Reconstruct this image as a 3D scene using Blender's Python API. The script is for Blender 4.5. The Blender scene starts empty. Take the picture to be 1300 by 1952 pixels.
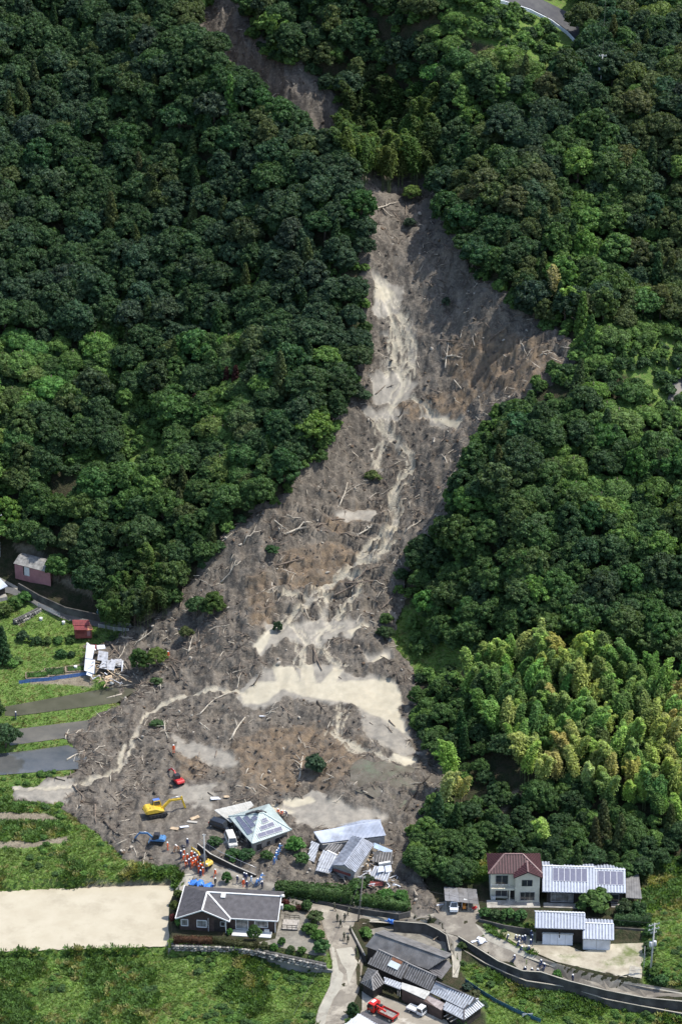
import bpy, bmesh, math, random
import numpy as np
from mathutils import Vector, Matrix, Euler
from mathutils.geometry import delaunay_2d_cdt

SC = bpy.context.scene
COL = SC.collection
R = math.radians
rnd = random.Random(11)

# ------------------------------------------------------------------ camera, sky, sun, exposure
PITCH = R(25.5); CAMZ = 285.0; LENS = 100.0; FPX = 1952 * LENS / 36.0
cam_d = bpy.data.cameras.new('camera'); cam = bpy.data.objects.new('camera', cam_d); COL.objects.link(cam)
cam.location = (0, 0, CAMZ); cam.rotation_euler = (R(90) - PITCH, 0, 0)
cam_d.lens = LENS; cam_d.sensor_width = 36; cam_d.sensor_fit = 'AUTO'
cam_d.clip_start = 1; cam_d.clip_end = 12000
SC.camera = cam

SUN_EL = R(63); SUN_AZ = R(80)          # azimuth of the sun, clockwise from +Y (away from the camera) towards +X (right)
world = bpy.data.worlds.new('World'); SC.world = world; world.use_nodes = True
wn = world.node_tree
sky = wn.nodes.new('ShaderNodeTexSky'); sky.sky_type = 'NISHITA'; sky.sun_disc = False
sky.sun_elevation = SUN_EL; sky.sun_rotation = SUN_AZ; sky.air_density = 1.0; sky.dust_density = 1.5
wn.nodes['Background'].inputs['Strength'].default_value = 0.15
wn.links.new(sky.outputs[0], wn.nodes['Background'].inputs['Color'])
sun_d = bpy.data.lights.new('sun', 'SUN'); sun_d.energy = 3.1; sun_d.angle = R(0.6); sun_d.color = (1.0, 0.955, 0.88)
sun = bpy.data.objects.new('sun', sun_d); COL.objects.link(sun); sun.location = (60, 30, 400)
SUNV = Vector((math.sin(SUN_AZ) * math.cos(SUN_EL), math.cos(SUN_AZ) * math.cos(SUN_EL), math.sin(SUN_EL)))
sun.rotation_euler = (-SUNV).to_track_quat('-Z', 'Y').to_euler()
SC.view_settings.view_transform = 'Standard'; SC.view_settings.look = 'None'
SC.view_settings.gamma = 1.0; SC.view_settings.exposure = 0.82; SC.view_settings.use_curve_mapping = False
SC.cycles.max_bounces = 6; SC.cycles.diffuse_bounces = 3; SC.cycles.glossy_bounces = 2
SC.cycles.transmission_bounces = 3; SC.cycles.transparent_max_bounces = 4

# ------------------------------------------------------------------ photograph <-> place
CP, SP = math.cos(PITCH), math.sin(PITCH)
def ray(px, py):
    u = (px - 650) / FPX; v = (976 - py) / FPX
    return np.array([u, CP + v * SP, -SP + v * CP])
def P(px, py, z):
    """point of the sight line through a pixel at height z"""
    d = ray(px, py); t = (z - CAMZ) / d[2]
    return (d[0] * t, d[1] * t, z)
def proj(X, Y, Z):
    dz = Z - CAMZ
    dep = Y * CP - dz * SP; up = Y * SP + dz * CP
    return 650 + FPX * X / dep, 976 - FPX * up / dep, dep

# ------------------------------------------------------------------ numpy noise
def _hash(ix, iy, s):
    h = (ix.astype(np.int64) * 374761393 + iy.astype(np.int64) * 668265263 + s * 974634777) & 0x7fffffff
    h = ((h ^ (h >> 13)) * 1274126177) & 0x7fffffff
    return ((h ^ (h >> 16)) & 0xffff) / 65535.0
def vnoise(x, y, s=0):
    x = np.asarray(x, float); y = np.asarray(y, float)
    ix = np.floor(x); iy = np.floor(y); fx = x - ix; fy = y - iy
    fx = fx * fx * (3 - 2 * fx); fy = fy * fy * (3 - 2 * fy)
    a = _hash(ix, iy, s); b = _hash(ix + 1, iy, s); c = _hash(ix, iy + 1, s); d = _hash(ix + 1, iy + 1, s)
    return (a * (1 - fx) + b * fx) * (1 - fy) + (c * (1 - fx) + d * fx) * fy
def fbm(x, y, f=1.0, o=4, s=0):
    t = 0; a = 1; n = 0
    for k in range(o):
        t = t + a * vnoise(np.asarray(x) * f + 17.3 * k, np.asarray(y) * f - 9.1 * k, s + k); n += a; a *= .5; f *= 2.03
    return t / n
def inpoly(x, y, poly):
    x = np.asarray(x, float); y = np.asarray(y, float); c = np.zeros(x.shape, bool); n = len(poly)
    for i in range(n):
        x1, y1 = poly[i][:2]; x2, y2 = poly[(i + 1) % n][:2]
        if y1 == y2: continue
        c ^= ((y1 > y) != (y2 > y)) & (x < (x2 - x1) * (y - y1) / (y2 - y1) + x1)
    return c
def dpoly(x, y, line, closed=False):
    """distance to a polyline, and its parameter"""
    x = np.asarray(x, float); y = np.asarray(y, float); best = np.full(x.shape, 1e9)
    seg = list(zip(line[:-1], line[1:])) + ([(line[-1], line[0])] if closed else [])
    for a, b in seg:
        dx, dy = b[0] - a[0], b[1] - a[1]; L = dx * dx + dy * dy + 1e-9
        t = np.clip(((x - a[0]) * dx + (y - a[1]) * dy) / L, 0, 1)
        best = np.minimum(best, np.hypot(x - a[0] - t * dx, y - a[1] - t * dy))
    return best
def sstep(a, b, x):
    t = np.clip((x - a) / (b - a), 0, 1); return t * t * (3 - 2 * t)

# ------------------------------------------------------------------ height of the land
CTRL = [  # pixel, pixel, metres above the village road
 # slide floor, bottom to top
 (640,1740,0.2),(480,1625,2.3),(360,1650,1.4),(300,1570,2.4),(330,1500,3.6),(240,1440,4.2),(420,1470,4.6),(560,1545,4.2),(600,1440,7),
 (740,1545,4.6),(735,1462,8.6),(620,1380,8.8),(740,1380,9.6),(620,1310,10.6),(470,1310,9.2),(350,1330,7.2),(250,1350,5.6),(740,1310,10.8),
 (600,1210,15.0),(480,1210,15.0),(380,1200,13.0),(720,1220,15.5),(620,1080,22.0),(450,1080,22.0),(740,1080,23.5),(640,960,29.5),(500,980,29.5),(800,960,30.5),
 (680,850,37.0),(850,850,39.5),(720,750,45),(900,750,46.5),(740,650,53),(860,660,53.5),(1000,690,55.5),(1080,680,58),(745,550,61),(800,560,61),(750,450,68.5),(770,400,72),
 (880,560,62.5),(930,560,64.5),(840,470,69.5),(960,640,57.5),
 (700,330,77),(620,235,83),(560,195,88),(480,130,92),(420,60,98),(385,0,103),(370,-120,112),
 # left hill
 (690,460,70),(650,340,79),(560,270,84),(470,210,89.5),(400,150,95),(330,20,104),(330,-100,114),
 (660,620,56),(600,760,46.5),(560,860,38.5),(430,960,29.5),(340,1080,20),(250,1160,12),
 (150,1160,9.7),(60,1130,10.8),(-40,1080,12.5),(60,1080,13.5),(150,1060,17),(100,950,25),(250,950,26.5),(-100,950,25),(400,820,37),(200,800,36),(0,800,36),
 (450,650,50.5),(200,650,48),(0,650,48),(450,480,64.5),(200,480,62),(0,480,62),(350,300,79),(100,300,77),(-100,300,77),(150,120,92.5),(-50,100,94),(150,-60,109),(-150,800,36),(-150,500,60),(-150,1200,9),
 # right hill
 (760,280,78),(700,200,85),(850,350,76),(1000,350,81),(1200,350,82),(1400,350,83),(950,500,69.5),(1150,500,68.5),(1350,500,69),(850,180,92),(1000,150,97),(1200,150,97),(1400,150,97),(650,60,100),(800,40,105),(1000,0,108),(1250,0,106),(1050,60,102.5),(1400,-80,112),(900,-100,116),(600,-100,114),
 (1200,660,60),(1300,740,53),(1400,700,56),(1080,800,50),(1250,850,47),(950,860,45),(900,1000,36),(1150,1000,38),(1400,1000,39),(830,1080,26),(1000,1150,27),(1250,1180,27),(780,1180,16.5),(850,1240,15.5),(800,1300,12),(1000,1330,17),(1250,1330,18),(820,1460,7.5),(1000,1480,9.5),(1250,1480,10.5),(1450,1400,15),
 (820,1590,3.6),(980,1600,4.2),(1150,1610,4.2),(1290,1640,3.4),(1450,1640,4),
 # village
 (800,1690,1.6),(980,1728,1.5),(1120,1728,1.5),(1270,1720,1.6),(890,1770,0.4),(1000,1810,0.1),(1130,1830,-0.1),(1290,1790,0.6),(1300,1890,-0.7),(1450,1880,-0.7),
 (1000,1880,-3.0),(1200,1925,-3.4),(900,1850,-2.2),(1000,1950,-3.8),(1300,1960,-3.8),(800,1800,-1.5),(700,1900,-1.6),(850,1950,-2.2),(640,1850,-0.9),(620,1960,-2.0),
 (440,1780,0.6),(560,1780,0.5),(400,1690,0.8),(300,1840,-2.4),(0,1850,-2.4),(560,1860,-2.4),(0,1950,-3.6),(300,1950,-3.6),(560,1950,-3.3),(160,1750,-1.0),(-100,1750,-1.0),(330,1700,-0.6),
 (0,1665,0.9),(250,1665,0.9),(0,1605,1.5),(220,1610,1.6),(0,1540,2.2),(150,1545,2.2),(20,1495,2.8),(-150,1600,1.5),
 (60,1455,3.4),(110,1400,4.2),(110,1340,5.2),(-100,1400,4.4),(100,1290,6.6),(60,1250,7.4),(200,1270,7.0),(100,1200,8.2),(200,1215,8.2),(20,1200,8.8),(-100,1250,8),
 (300,2300,-6),(1100,2300,-6),
]
_pw = np.array([P(*c) for c in CTRL])
def _tps_k(d2): return d2 * np.log(d2 + 1e-9)
_n = len(_pw); _S = 100.0
_q = _pw[:, :2] / _S
_K = _tps_k(((_q[:, None] - _q[None]) ** 2).sum(-1)) + np.eye(_n) * 2e-4
_A = np.zeros((_n + 3, _n + 3)); _A[:_n, :_n] = _K; _A[:_n, _n] = 1; _A[:_n, _n + 1:] = _q; _A[_n:, :_n] = _A[:_n, _n:].T
_w = np.linalg.solve(_A, np.r_[_pw[:, 2], 0, 0, 0])
def tps(X, Y):
    X = np.clip(X, -110, 110) / _S; Y = np.clip(Y, 372, 735) / _S
    out = _w[_n] + _w[_n + 1] * X + _w[_n + 2] * Y
    for i in range(_n): out = out + _w[i] * _tps_k((X - _q[i, 0]) ** 2 + (Y - _q[i, 1]) ** 2)
    return out
def arange2(a, b, s): return np.arange(a, b + s * .5, s)
GS = 0.5
GX = arange2(-100, 100, GS); GY = arange2(372, 720, GS)
MX, MY = np.meshgrid(GX, GY)
HB = tps(MX, MY)
def samp(G, X, Y):
    fx = np.clip((np.asarray(X, float) - GX[0]) / GS, 0, len(GX) - 1.001); fy = np.clip((np.asarray(Y, float) - GY[0]) / GS, 0, len(GY) - 1.001)
    ix = fx.astype(int); iy = fy.astype(int); fx = fx - ix; fy = fy - iy
    return (G[iy, ix] * (1 - fx) + G[iy, ix + 1] * fx) * (1 - fy) + (G[iy + 1, ix] * (1 - fx) + G[iy + 1, ix + 1] * fx) * fy
GULLY = [P(*c)[:2] for c in [(370,-120,112),(385,0,103),(420,60,98),(480,130,92),(560,195,88),(620,235,83),(680,290,79)]]
H = HB - 8.0 * np.exp(-(dpoly(MX, MY, GULLY) / 4.5) ** 2)
def Z(X, Y): return samp(H, X, Y)
def at(px, py, up=0.0):
    """the ground (or UP metres above it) seen at a pixel"""
    d = ray(px, py); ts = np.linspace(380, 860, 1300)
    zz = CAMZ + d[2] * ts - samp(H, d[0] * ts, d[1] * ts) - up
    neg = np.nonzero(zz <= 0)[0]
    if len(neg) == 0: return P(px, py, -2)
    k = max(1, neg[0]); a, b = ts[k - 1], ts[k]
    for _ in range(12):
        m = (a + b) / 2
        if CAMZ + d[2] * m - samp(H, d[0] * m, d[1] * m) - up > 0: a = m
        else: b = m
    return Vector((d[0] * b, d[1] * b, CAMZ + d[2] * b - up))
# level places: pixel outline, height, width of the slope round it
FLATS = [
 ([(-120,1700),(333,1684),(323,1805),(-120,1819)], -1.0, .5),                              # silted paddy
 ([(-60,1438),(60,1428),(140,1418),(175,1440),(165,1466),(-60,1484)], 3.4, .6),              # ponds
 ([(14,1398),(30,1388),(210,1365),(240,1390),(130,1408),(18,1424)], 4.3, .6),
 ([(8,1345),(215,1308),(270,1312),(225,1342),(26,1366),(6,1366)], 5.3, .6),
 ([(330,1705),(365,1660),(540,1712),(575,1735),(615,1790),(625,1830),(520,1808),(325,1797)], 0.7, .4),   # yard of the brown house
 ([(925,1722),(925,1690),(1230,1690),(1235,1738),(1100,1740),(925,1735)], 1.5, .4),            # maroon house, grey house
 ([(935,1770),(1015,1770),(1230,1795),(1222,1868),(1090,1846),(1010,1815)], 0.05, .8),          # storehouse yard
 ([(690,1775),(760,1765),(830,1775),(868,1830),(862,1850),(930,1930),(880,1990),(660,1990),(690,1900)], -1.9, .5),   # lower farmhouse yard
]
for poly, z, w in FLATS:
    wp = [P(x, y, z)[:2] for x, y in poly]
    ins = inpoly(MX, MY, wp); d = dpoly(MX, MY, wp, True)
    k = np.where(ins, 1.0, 1 - sstep(0, w, d))
    H = H * (1 - k) + z * k

# ------------------------------------------------------------------ objects and names
def tag(o, label=None, cat=None, group=None, kind=None):
    if label: o['label'] = label
    if cat: o['category'] = cat
    if group: o['group'] = group
    if kind: o['kind'] = kind
    return o
def empty(name, loc=(0, 0, 0), rz=0.0, label=None, cat=None, group=None):
    o = bpy.data.objects.new(name, None); COL.objects.link(o); o.location = loc; o.rotation_euler = (0, 0, rz)
    o.empty_display_size = .3
    return tag(o, label, cat, group)
def link(name, me, parent=None, mats=None):
    if mats:
        me.materials.clear()
        for m in mats: me.materials.append(m)
    o = bpy.data.objects.new(name, me); COL.objects.link(o)
    if parent is not None: o.parent = parent
    return o
def copy_tree(o, parent=None):
    c = o.copy(); COL.objects.link(c)
    if parent is not None: c.parent = parent
    for ch in o.children: copy_tree(ch, c)
    return c
def np_mesh(name, verts, faces, smooth=False):
    """faces: list of arrays of equal width, or one array"""
    if not isinstance(faces, (list, tuple)): faces = [faces]
    me = bpy.data.meshes.new(name); verts = np.asarray(verts, np.float32)
    me.vertices.add(len(verts)); me.vertices.foreach_set('co', verts.ravel())
    nl = sum(f.size for f in faces); npol = sum(len(f) for f in faces)
    me.loops.add(nl); me.polygons.add(npol)
    me.loops.foreach_set('vertex_index', np.concatenate([f.ravel() for f in faces]).astype(np.int32))
    tot = np.concatenate([np.full(len(f), f.shape[1]) for f in faces]); st = np.r_[0, np.cumsum(tot)[:-1]]
    me.polygons.foreach_set('loop_start', st.astype(np.int32)); me.polygons.foreach_set('loop_total', tot.astype(np.int32))
    if smooth: me.polygons.foreach_set('use_smooth', np.ones(npol, bool))
    me.update(calc_edges=True); me.validate(); return me
def fattr(me, name, v):
    a = me.attributes.new(name, 'FLOAT', 'POINT'); a.data.foreach_set('value', np.asarray(v, np.float32).ravel())
def vattr(me, name, v):
    a = me.attributes.new(name, 'FLOAT_VECTOR', 'POINT'); a.data.foreach_set('vector', np.asarray(v, np.float32).ravel())
def iattr(me, name, v):
    a = me.attributes.new(name, 'INT', 'POINT'); a.data.foreach_set('value', np.asarray(v, np.int32).ravel())
def drape(name, wpoly, mat, off=.05, step=1.0, parent=None, kind='structure', zfix=None):
    """a sheet laid on the land inside a world outline"""
    pts = [Vector((p[0], p[1])) for p in wpoly]; n0 = len(pts)
    xs = [p.x for p in pts]; ys = [p.y for p in pts]
    ed = [(i, (i + 1) % n0) for i in range(n0)]
    if zfix is None:
        gx, gy = np.meshgrid(np.arange(min(xs) + .3, max(xs), step), np.arange(min(ys) + .3, max(ys), step))
        gx = gx.ravel(); gy = gy.ravel(); w = [(p.x, p.y) for p in pts]
        k = inpoly(gx, gy, w) & (dpoly(gx, gy, w, True) > step * .35)
        pts += [Vector((a, b)) for a, b in zip(gx[k], gy[k])]
    v, e, f, *_ = delaunay_2d_cdt(pts, ed, [list(range(n0))], 1, 1e-5)
    X = np.array([p.x for p in v]); Y = np.array([p.y for p in v])
    z = Z(X, Y) + off if zfix is None else np.full(len(X), zfix)
    me = bpy.data.meshes.new(name); me.from_pydata(list(zip(X, Y, z)), [], [list(q) for q in f]); me.update()
    bm = bmesh.new(); bm.from_mesh(me)
    for q in bm.faces:
        if q.normal.z < 0: q.normal_flip()
    bm.to_mesh(me); bm.free()
    o = link(name, me, parent, [mat])
    if kind: o['kind'] = kind
    return o
def wpts(pp, z=None): return [tuple(at(*p))[:2] if z is None else P(p[0], p[1], z)[:2] for p in pp]
def smooth_line(pts, n=3):
    for _ in range(n):
        out = [pts[0]]
        for a, b in zip(pts[:-1], pts[1:]):
            out += [tuple(.75 * p + .25 * q for p, q in zip(a, b)), tuple(.25 * p + .75 * q for p, q in zip(a, b))]
        pts = out + [pts[-1]]
    return pts

class MB:
    """collects shapes for ONE mesh object"""
    def __init__(s): s.bm = bmesh.new(); s.uv = s.bm.loops.layers.uv.new('UVMap')
    def face(s, pts, m=0, uv=None):
        vs = [s.bm.verts.new(p) for p in pts]
        try: f = s.bm.faces.new(vs)
        except ValueError: return None
        f.material_index = m
        if uv:
            for l, q in zip(f.loops, uv): l[s.uv].uv = q
        return f
    def box(s, c, d, rz=0, m=0, M=None):
        """box with base centre c, size d"""
        x, y, z = d[0] / 2, d[1] / 2, d[2]
        P8 = [Vector((a * x, b * y, q)) for q in (0, z) for a, b in ((-1, -1), (1, -1), (1, 1), (-1, 1))]
        T = Matrix.Translation(c) @ Matrix.Rotation(rz, 4, 'Z')
        if M is not None: T = M @ T
        v = [s.bm.verts.new(T @ p) for p in P8]
        for q in ((3, 2, 1, 0), (4, 5, 6, 7), (0, 1, 5, 4), (1, 2, 6, 5), (2, 3, 7, 6), (3, 0, 4, 7)):
            s.bm.faces.new([v[i] for i in q]).material_index = m
        return s
    def prism(s, poly, z0, z1, m=0):
        """upright prism over an xy outline; z0/z1 numbers or lists"""
        n = len(poly); f0 = z0 if hasattr(z0, '__len__') else [z0] * n; f1 = z1 if hasattr(z1, '__len__') else [z1] * n
        a = sum(poly[i][0] * poly[(i + 1) % n][1] - poly[(i + 1) % n][0] * poly[i][1] for i in range(n))
        if a < 0: poly = poly[::-1]; f0 = f0[::-1]; f1 = f1[::-1]
        b = [s.bm.verts.new((p[0], p[1], f0[i])) for i, p in enumerate(poly)]; t = [s.bm.verts.new((p[0], p[1], f1[i])) for i, p in enumerate(poly)]
        s.bm.faces.new(t).material_index = m; s.bm.faces.new(b[::-1]).material_index = m
        for i in range(n): s.bm.faces.new([b[i], b[(i + 1) % n], t[(i + 1) % n], t[i]]).material_index = m
        return s
    def plate(s, pts, th, m=0, uv=True):
        """flat polygon (counter-clockwise from above/outside) given a thickness, with metre uvs along its first edge"""
        pts = [Vector(p) for p in pts]; n = len(pts)
        nv = Vector((0, 0, 0))
        for i in range(n): nv += pts[i].cross(pts[(i + 1) % n])
        nv.normalize()
        if nv.z < -1e-4: pts = [pts[0]] + pts[:0:-1]; pts = pts[1:] + pts[:1] if False else pts; nv = -nv
        e = (pts[1] - pts[0]).normalized(); g = nv.cross(e)
        t = [s.bm.verts.new(p) for p in pts]; b = [s.bm.verts.new(p - nv * th) for p in pts]
        f = s.bm.faces.new(t); f.material_index = m
        for l, p in zip(f.loops, pts): l[s.uv].uv = ((p - pts[0]).dot(e), (p - pts[0]).dot(g))
        s.bm.faces.new(b[::-1]).material_index = m
        for i in range(n): s.bm.faces.new([b[i], b[(i + 1) % n], t[(i + 1) % n], t[i]]).material_index = m
        return s
    def tube(s, pts, rad, n=6, m=0, cap=True):
        pts = [Vector(p) for p in pts]; rr = rad if hasattr(rad, '__len__') else [rad] * len(pts)
        rings = []
        for i, p in enumerate(pts):
            d = (pts[min(i + 1, len(pts) - 1)] - pts[max(i - 1, 0)]).normalized()
            a = d.orthogonal().normalized() if i == 0 else (a - d * a.dot(d)).normalized()
            b = d.cross(a)
            rings.append([s.bm.verts.new(p + (a * math.cos(2 * math.pi * k / n) + b * math.sin(2 * math.pi * k / n)) * rr[i]) for k in range(n)])
        for A, B in zip(rings[:-1], rings[1:]):
            for k in range(n):
                f = s.bm.faces.new([A[k], A[(k + 1) % n], B[(k + 1) % n], B[k]]); f.material_index = m; f.smooth = n > 5
        if cap:
            s.bm.faces.new(rings[0][::-1]).material_index = m; s.bm.faces.new(rings[-1]).material_index = m
        return s
    def bar(s, a, b, w, h, m=0, up=(0, 0, 1)):
        """rectangular bar from a to b"""
        a = Vector(a); b = Vector(b); d = (b - a); L = d.length; d.normalize()
        x = d.cross(Vector(up))
        if x.length < 1e-4: x = d.orthogonal()
        x.normalize(); u = x.cross(d)
        q = [s.bm.verts.new(p + x * (sx * w / 2) + u * (su * h / 2)) for p in (a, b) for sx, su in ((-1, -1), (1, -1), (1, 1), (-1, 1))]
        for f in ((0, 1, 2, 3), (7, 6, 5, 4), (4, 5, 1, 0), (5, 6, 2, 1), (6, 7, 3, 2), (7, 4, 0, 3)):
            s.bm.faces.new([q[i] for i in f]).material_index = m
        return s
    def ball(s, c, r, m=0, sub=2, sq=(1, 1, 1)):
        g = bmesh.ops.create_icosphere(s.bm, subdivisions=sub, radius=1)
        for v in g['verts']: v.co = Vector(c) + Vector((v.co.x * sq[0], v.co.y * sq[1], v.co.z * sq[2])) * r
        for v in g['verts']:
            for f in v.link_faces: f.material_index = m; f.smooth = True
        return s
    def side(s, poly, y0, y1, m=0):
        """outline in local xz, extruded along y"""
        a = [s.bm.verts.new((p[0], y0, p[1])) for p in poly]; b = [s.bm.verts.new((p[0], y1, p[1])) for p in poly]; n = len(poly)
        s.bm.faces.new(a).material_index = m; s.bm.faces.new(b[::-1]).material_index = m
        for i in range(n): s.bm.faces.new([a[i], b[i], b[(i + 1) % n], a[(i + 1) % n]]).material_index = m
        return s
    def mesh(s, name, mats=(), bevel=0, fix=True):
        if fix: bmesh.ops.recalc_face_normals(s.bm, faces=s.bm.faces)
        if bevel: bmesh.ops.bevel(s.bm, geom=list(s.bm.edges), offset=bevel, segments=1, affect='EDGES', profile=.5, clamp_overlap=True)
        me = bpy.data.meshes.new(name); s.bm.to_mesh(me); s.bm.free()
        for q in mats if isinstance(mats, (list, tuple)) else [mats]: me.materials.append(q)
        return me
    def build(s, name, mats, parent=None, bevel=0, loc=None, rz=None, fix=True):
        o = link(name, s.mesh(name, mats, bevel, fix), parent)
        if loc is not None: o.location = loc
        if rz is not None: o.rotation_euler = (0, 0, rz)
        return o

# ------------------------------------------------------------------ materials
MATS = {}
def nt(m): m.use_nodes = True; return m.node_tree, m.node_tree.nodes, m.node_tree.links
def mat(name, col, rough=.7, var=.25, scale=2.0, bump=0.0, bscale=8.0, metal=0.0, spec=.4, col2=None, dirt=0.0, coord='Object'):
    """painted or raw surface with uneven colour, grime patches and a fine relief"""
    if name in MATS: return MATS[name]
    m = bpy.data.materials.new(name); t, N, L = nt(m); b = N['Principled BSDF']
    b.inputs['Roughness'].default_value = rough; b.inputs['Metallic'].default_value = metal
    b.inputs['Specular IOR Level'].default_value = spec
    tc = N.new('ShaderNodeTexCoord'); src = tc.outputs[coord]
    n1 = N.new('ShaderNodeTexNoise'); n1.inputs['Scale'].default_value = scale; n1.inputs['Detail'].default_value = 6; L.new(src, n1.inputs['Vector'])
    mx = N.new('ShaderNodeMix'); mx.data_type = 'RGBA'
    c = np.array(col); c2 = np.array(col2) if col2 else c * (1 - var)
    mx.inputs['A'].default_value = (*np.clip(c * (1 + (0 if col2 else var * .6)), 0, 1), 1); mx.inputs['B'].default_value = (*c2, 1)
    rp = N.new('ShaderNodeMapRange'); rp.inputs['From Min'].default_value = .35; rp.inputs['From Max'].default_value = .65
    L.new(n1.outputs['Fac'], rp.inputs['Value']); L.new(rp.outputs[0], mx.inputs['Factor'])
    out = mx.outputs['Result']
    if dirt:
        n2 = N.new('ShaderNodeTexNoise'); n2.inputs['Scale'].default_value = scale * .45; n2.inputs['Detail'].default_value = 8; n2.inputs['Roughness'].default_value = .7
        L.new(src, n2.inputs['Vector'])
        r2 = N.new('ShaderNodeMapRange'); r2.inputs['From Min'].default_value = .5; r2.inputs['From Max'].default_value = .7; r2.inputs['To Max'].default_value = dirt
        L.new(n2.outputs['Fac'], r2.inputs['Value'])
        m2 = N.new('ShaderNodeMix'); m2.data_type = 'RGBA'; L.new(r2.outputs[0], m2.inputs['Factor']); L.new(out, m2.inputs['A'])
        m2.inputs['B'].default_value = (.17, .145, .115, 1); out = m2.outputs['Result']
    L.new(out, b.inputs['Base Color'])
    if bump:
        n3 = N.new('ShaderNodeTexNoise'); n3.inputs['Scale'].default_value = bscale; n3.inputs['Detail'].default_value = 5; L.new(src, n3.inputs['Vector'])
        bp = N.new('ShaderNodeBump'); bp.inputs['Strength'].default_value = bump; bp.inputs['Distance'].default_value = .1
        L.new(n3.outputs['Fac'], bp.inputs['Height']); L.new(bp.outputs[0], b.inputs['Normal'])
    MATS[name] = m; return m
def leaf_mat(name, trans=.22, fine=1.3):
    """leaves: the plant's own 'tint', unsettled from leaf to leaf"""
    if name in MATS: return MATS[name]
    m = bpy.data.materials.new(name); t, N, L = nt(m); b = N['Principled BSDF']
    a = N.new('ShaderNodeAttribute'); a.attribute_type = 'INSTANCER'; a.attribute_name = 'tint'
    g = N.new('ShaderNodeNewGeometry'); n1 = N.new('ShaderNodeTexNoise'); n1.inputs['Scale'].default_value = fine; n1.inputs['Detail'].default_value = 3
    L.new(g.outputs['Position'], n1.inputs['Vector'])
    r = N.new('ShaderNodeMapRange'); r.inputs['From Min'].default_value = .3; r.inputs['From Max'].default_value = .7; r.inputs['To Min'].default_value = .6; r.inputs['To Max'].default_value = 1.5
    L.new(n1.outputs['Fac'], r.inputs['Value'])
    r2 = N.new('ShaderNodeMapRange'); r2.inputs['To Min'].default_value = .65; r2.inputs['To Max'].default_value = 1.35; L.new(g.outputs['Random Per Island'], r2.inputs['Value'])
    ml = N.new('ShaderNodeMath'); ml.operation = 'MULTIPLY'; L.new(r.outputs[0], ml.inputs[0]); L.new(r2.outputs[0], ml.inputs[1])
    vm = N.new('ShaderNodeVectorMath'); vm.operation = 'SCALE'; L.new(a.outputs['Color'], vm.inputs[0]); L.new(ml.outputs[0], vm.inputs['Scale'])
    L.new(vm.outputs[0], b.inputs['Base Color']); b.inputs['Roughness'].default_value = .6; b.inputs['Specular IOR Level'].default_value = .18
    tr = N.new('ShaderNodeBsdfTranslucent'); v2 = N.new('ShaderNodeVectorMath'); v2.operation = 'MULTIPLY'; v2.inputs[1].default_value = (1.5, 1.5, .7)
    L.new(vm.outputs[0], v2.inputs[0]); L.new(v2.outputs[0], tr.inputs['Color'])
    ms = N.new('ShaderNodeMixShader'); ms.inputs[0].default_value = trans; L.new(b.outputs[0], ms.inputs[1]); L.new(tr.outputs[0], ms.inputs[2])
    L.new(ms.outputs[0], N['Material Output'].inputs['Surface'])
    MATS[name] = m; return m
def scatter(name, pts, protos, rot, scl, idx, tint=None, label=None, cat=None, mats=None):
    """ONE object of kind stuff: prototypes set out on points by geometry nodes"""
    me = bpy.data.meshes.new(name); pts = np.asarray(pts, np.float32); me.vertices.add(len(pts)); me.vertices.foreach_set('co', pts.ravel())
    vattr(me, 'rot', rot); vattr(me, 'scl', scl); iattr(me, 'idx', idx)
    if tint is not None: vattr(me, 'tint', tint)
    o = link(name, me); o['kind'] = 'stuff'; tag(o, label, cat)
    c = bpy.data.collections.new(name + '_kit')
    for p in protos: c.objects.link(p)
    g = bpy.data.node_groups.new(name, 'GeometryNodeTree')
    g.interface.new_socket('Geometry', in_out='INPUT', socket_type='NodeSocketGeometry'); g.interface.new_socket('Geometry', in_out='OUTPUT', socket_type='NodeSocketGeometry')
    N, L = g.nodes, g.links; gi = N.new('NodeGroupInput'); go = N.new('NodeGroupOutput')
    ci = N.new('GeometryNodeCollectionInfo'); ci.inputs['Collection'].default_value = c; ci.inputs['Separate Children'].default_value = True; ci.inputs['Reset Children'].default_value = True
    ip = N.new('GeometryNodeInstanceOnPoints'); ip.inputs['Pick Instance'].default_value = True
    def na(n, t):
        q = N.new('GeometryNodeInputNamedAttribute'); q.data_type = t; q.inputs['Name'].default_value = n; return q.outputs['Attribute']
    er = N.new('FunctionNodeEulerToRotation'); L.new(na('rot', 'FLOAT_VECTOR'), er.inputs[0])
    L.new(gi.outputs[0], ip.inputs['Points']); L.new(ci.outputs[0], ip.inputs['Instance']); L.new(na('idx', 'INT'), ip.inputs['Instance Index'])
    L.new(er.outputs[0], ip.inputs['Rotation']); L.new(na('scl', 'FLOAT_VECTOR'), ip.inputs['Scale']); L.new(ip.outputs[0], go.inputs[0])
    md = o.modifiers.new('scatter', 'NODES'); md.node_group = g
    return o
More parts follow.
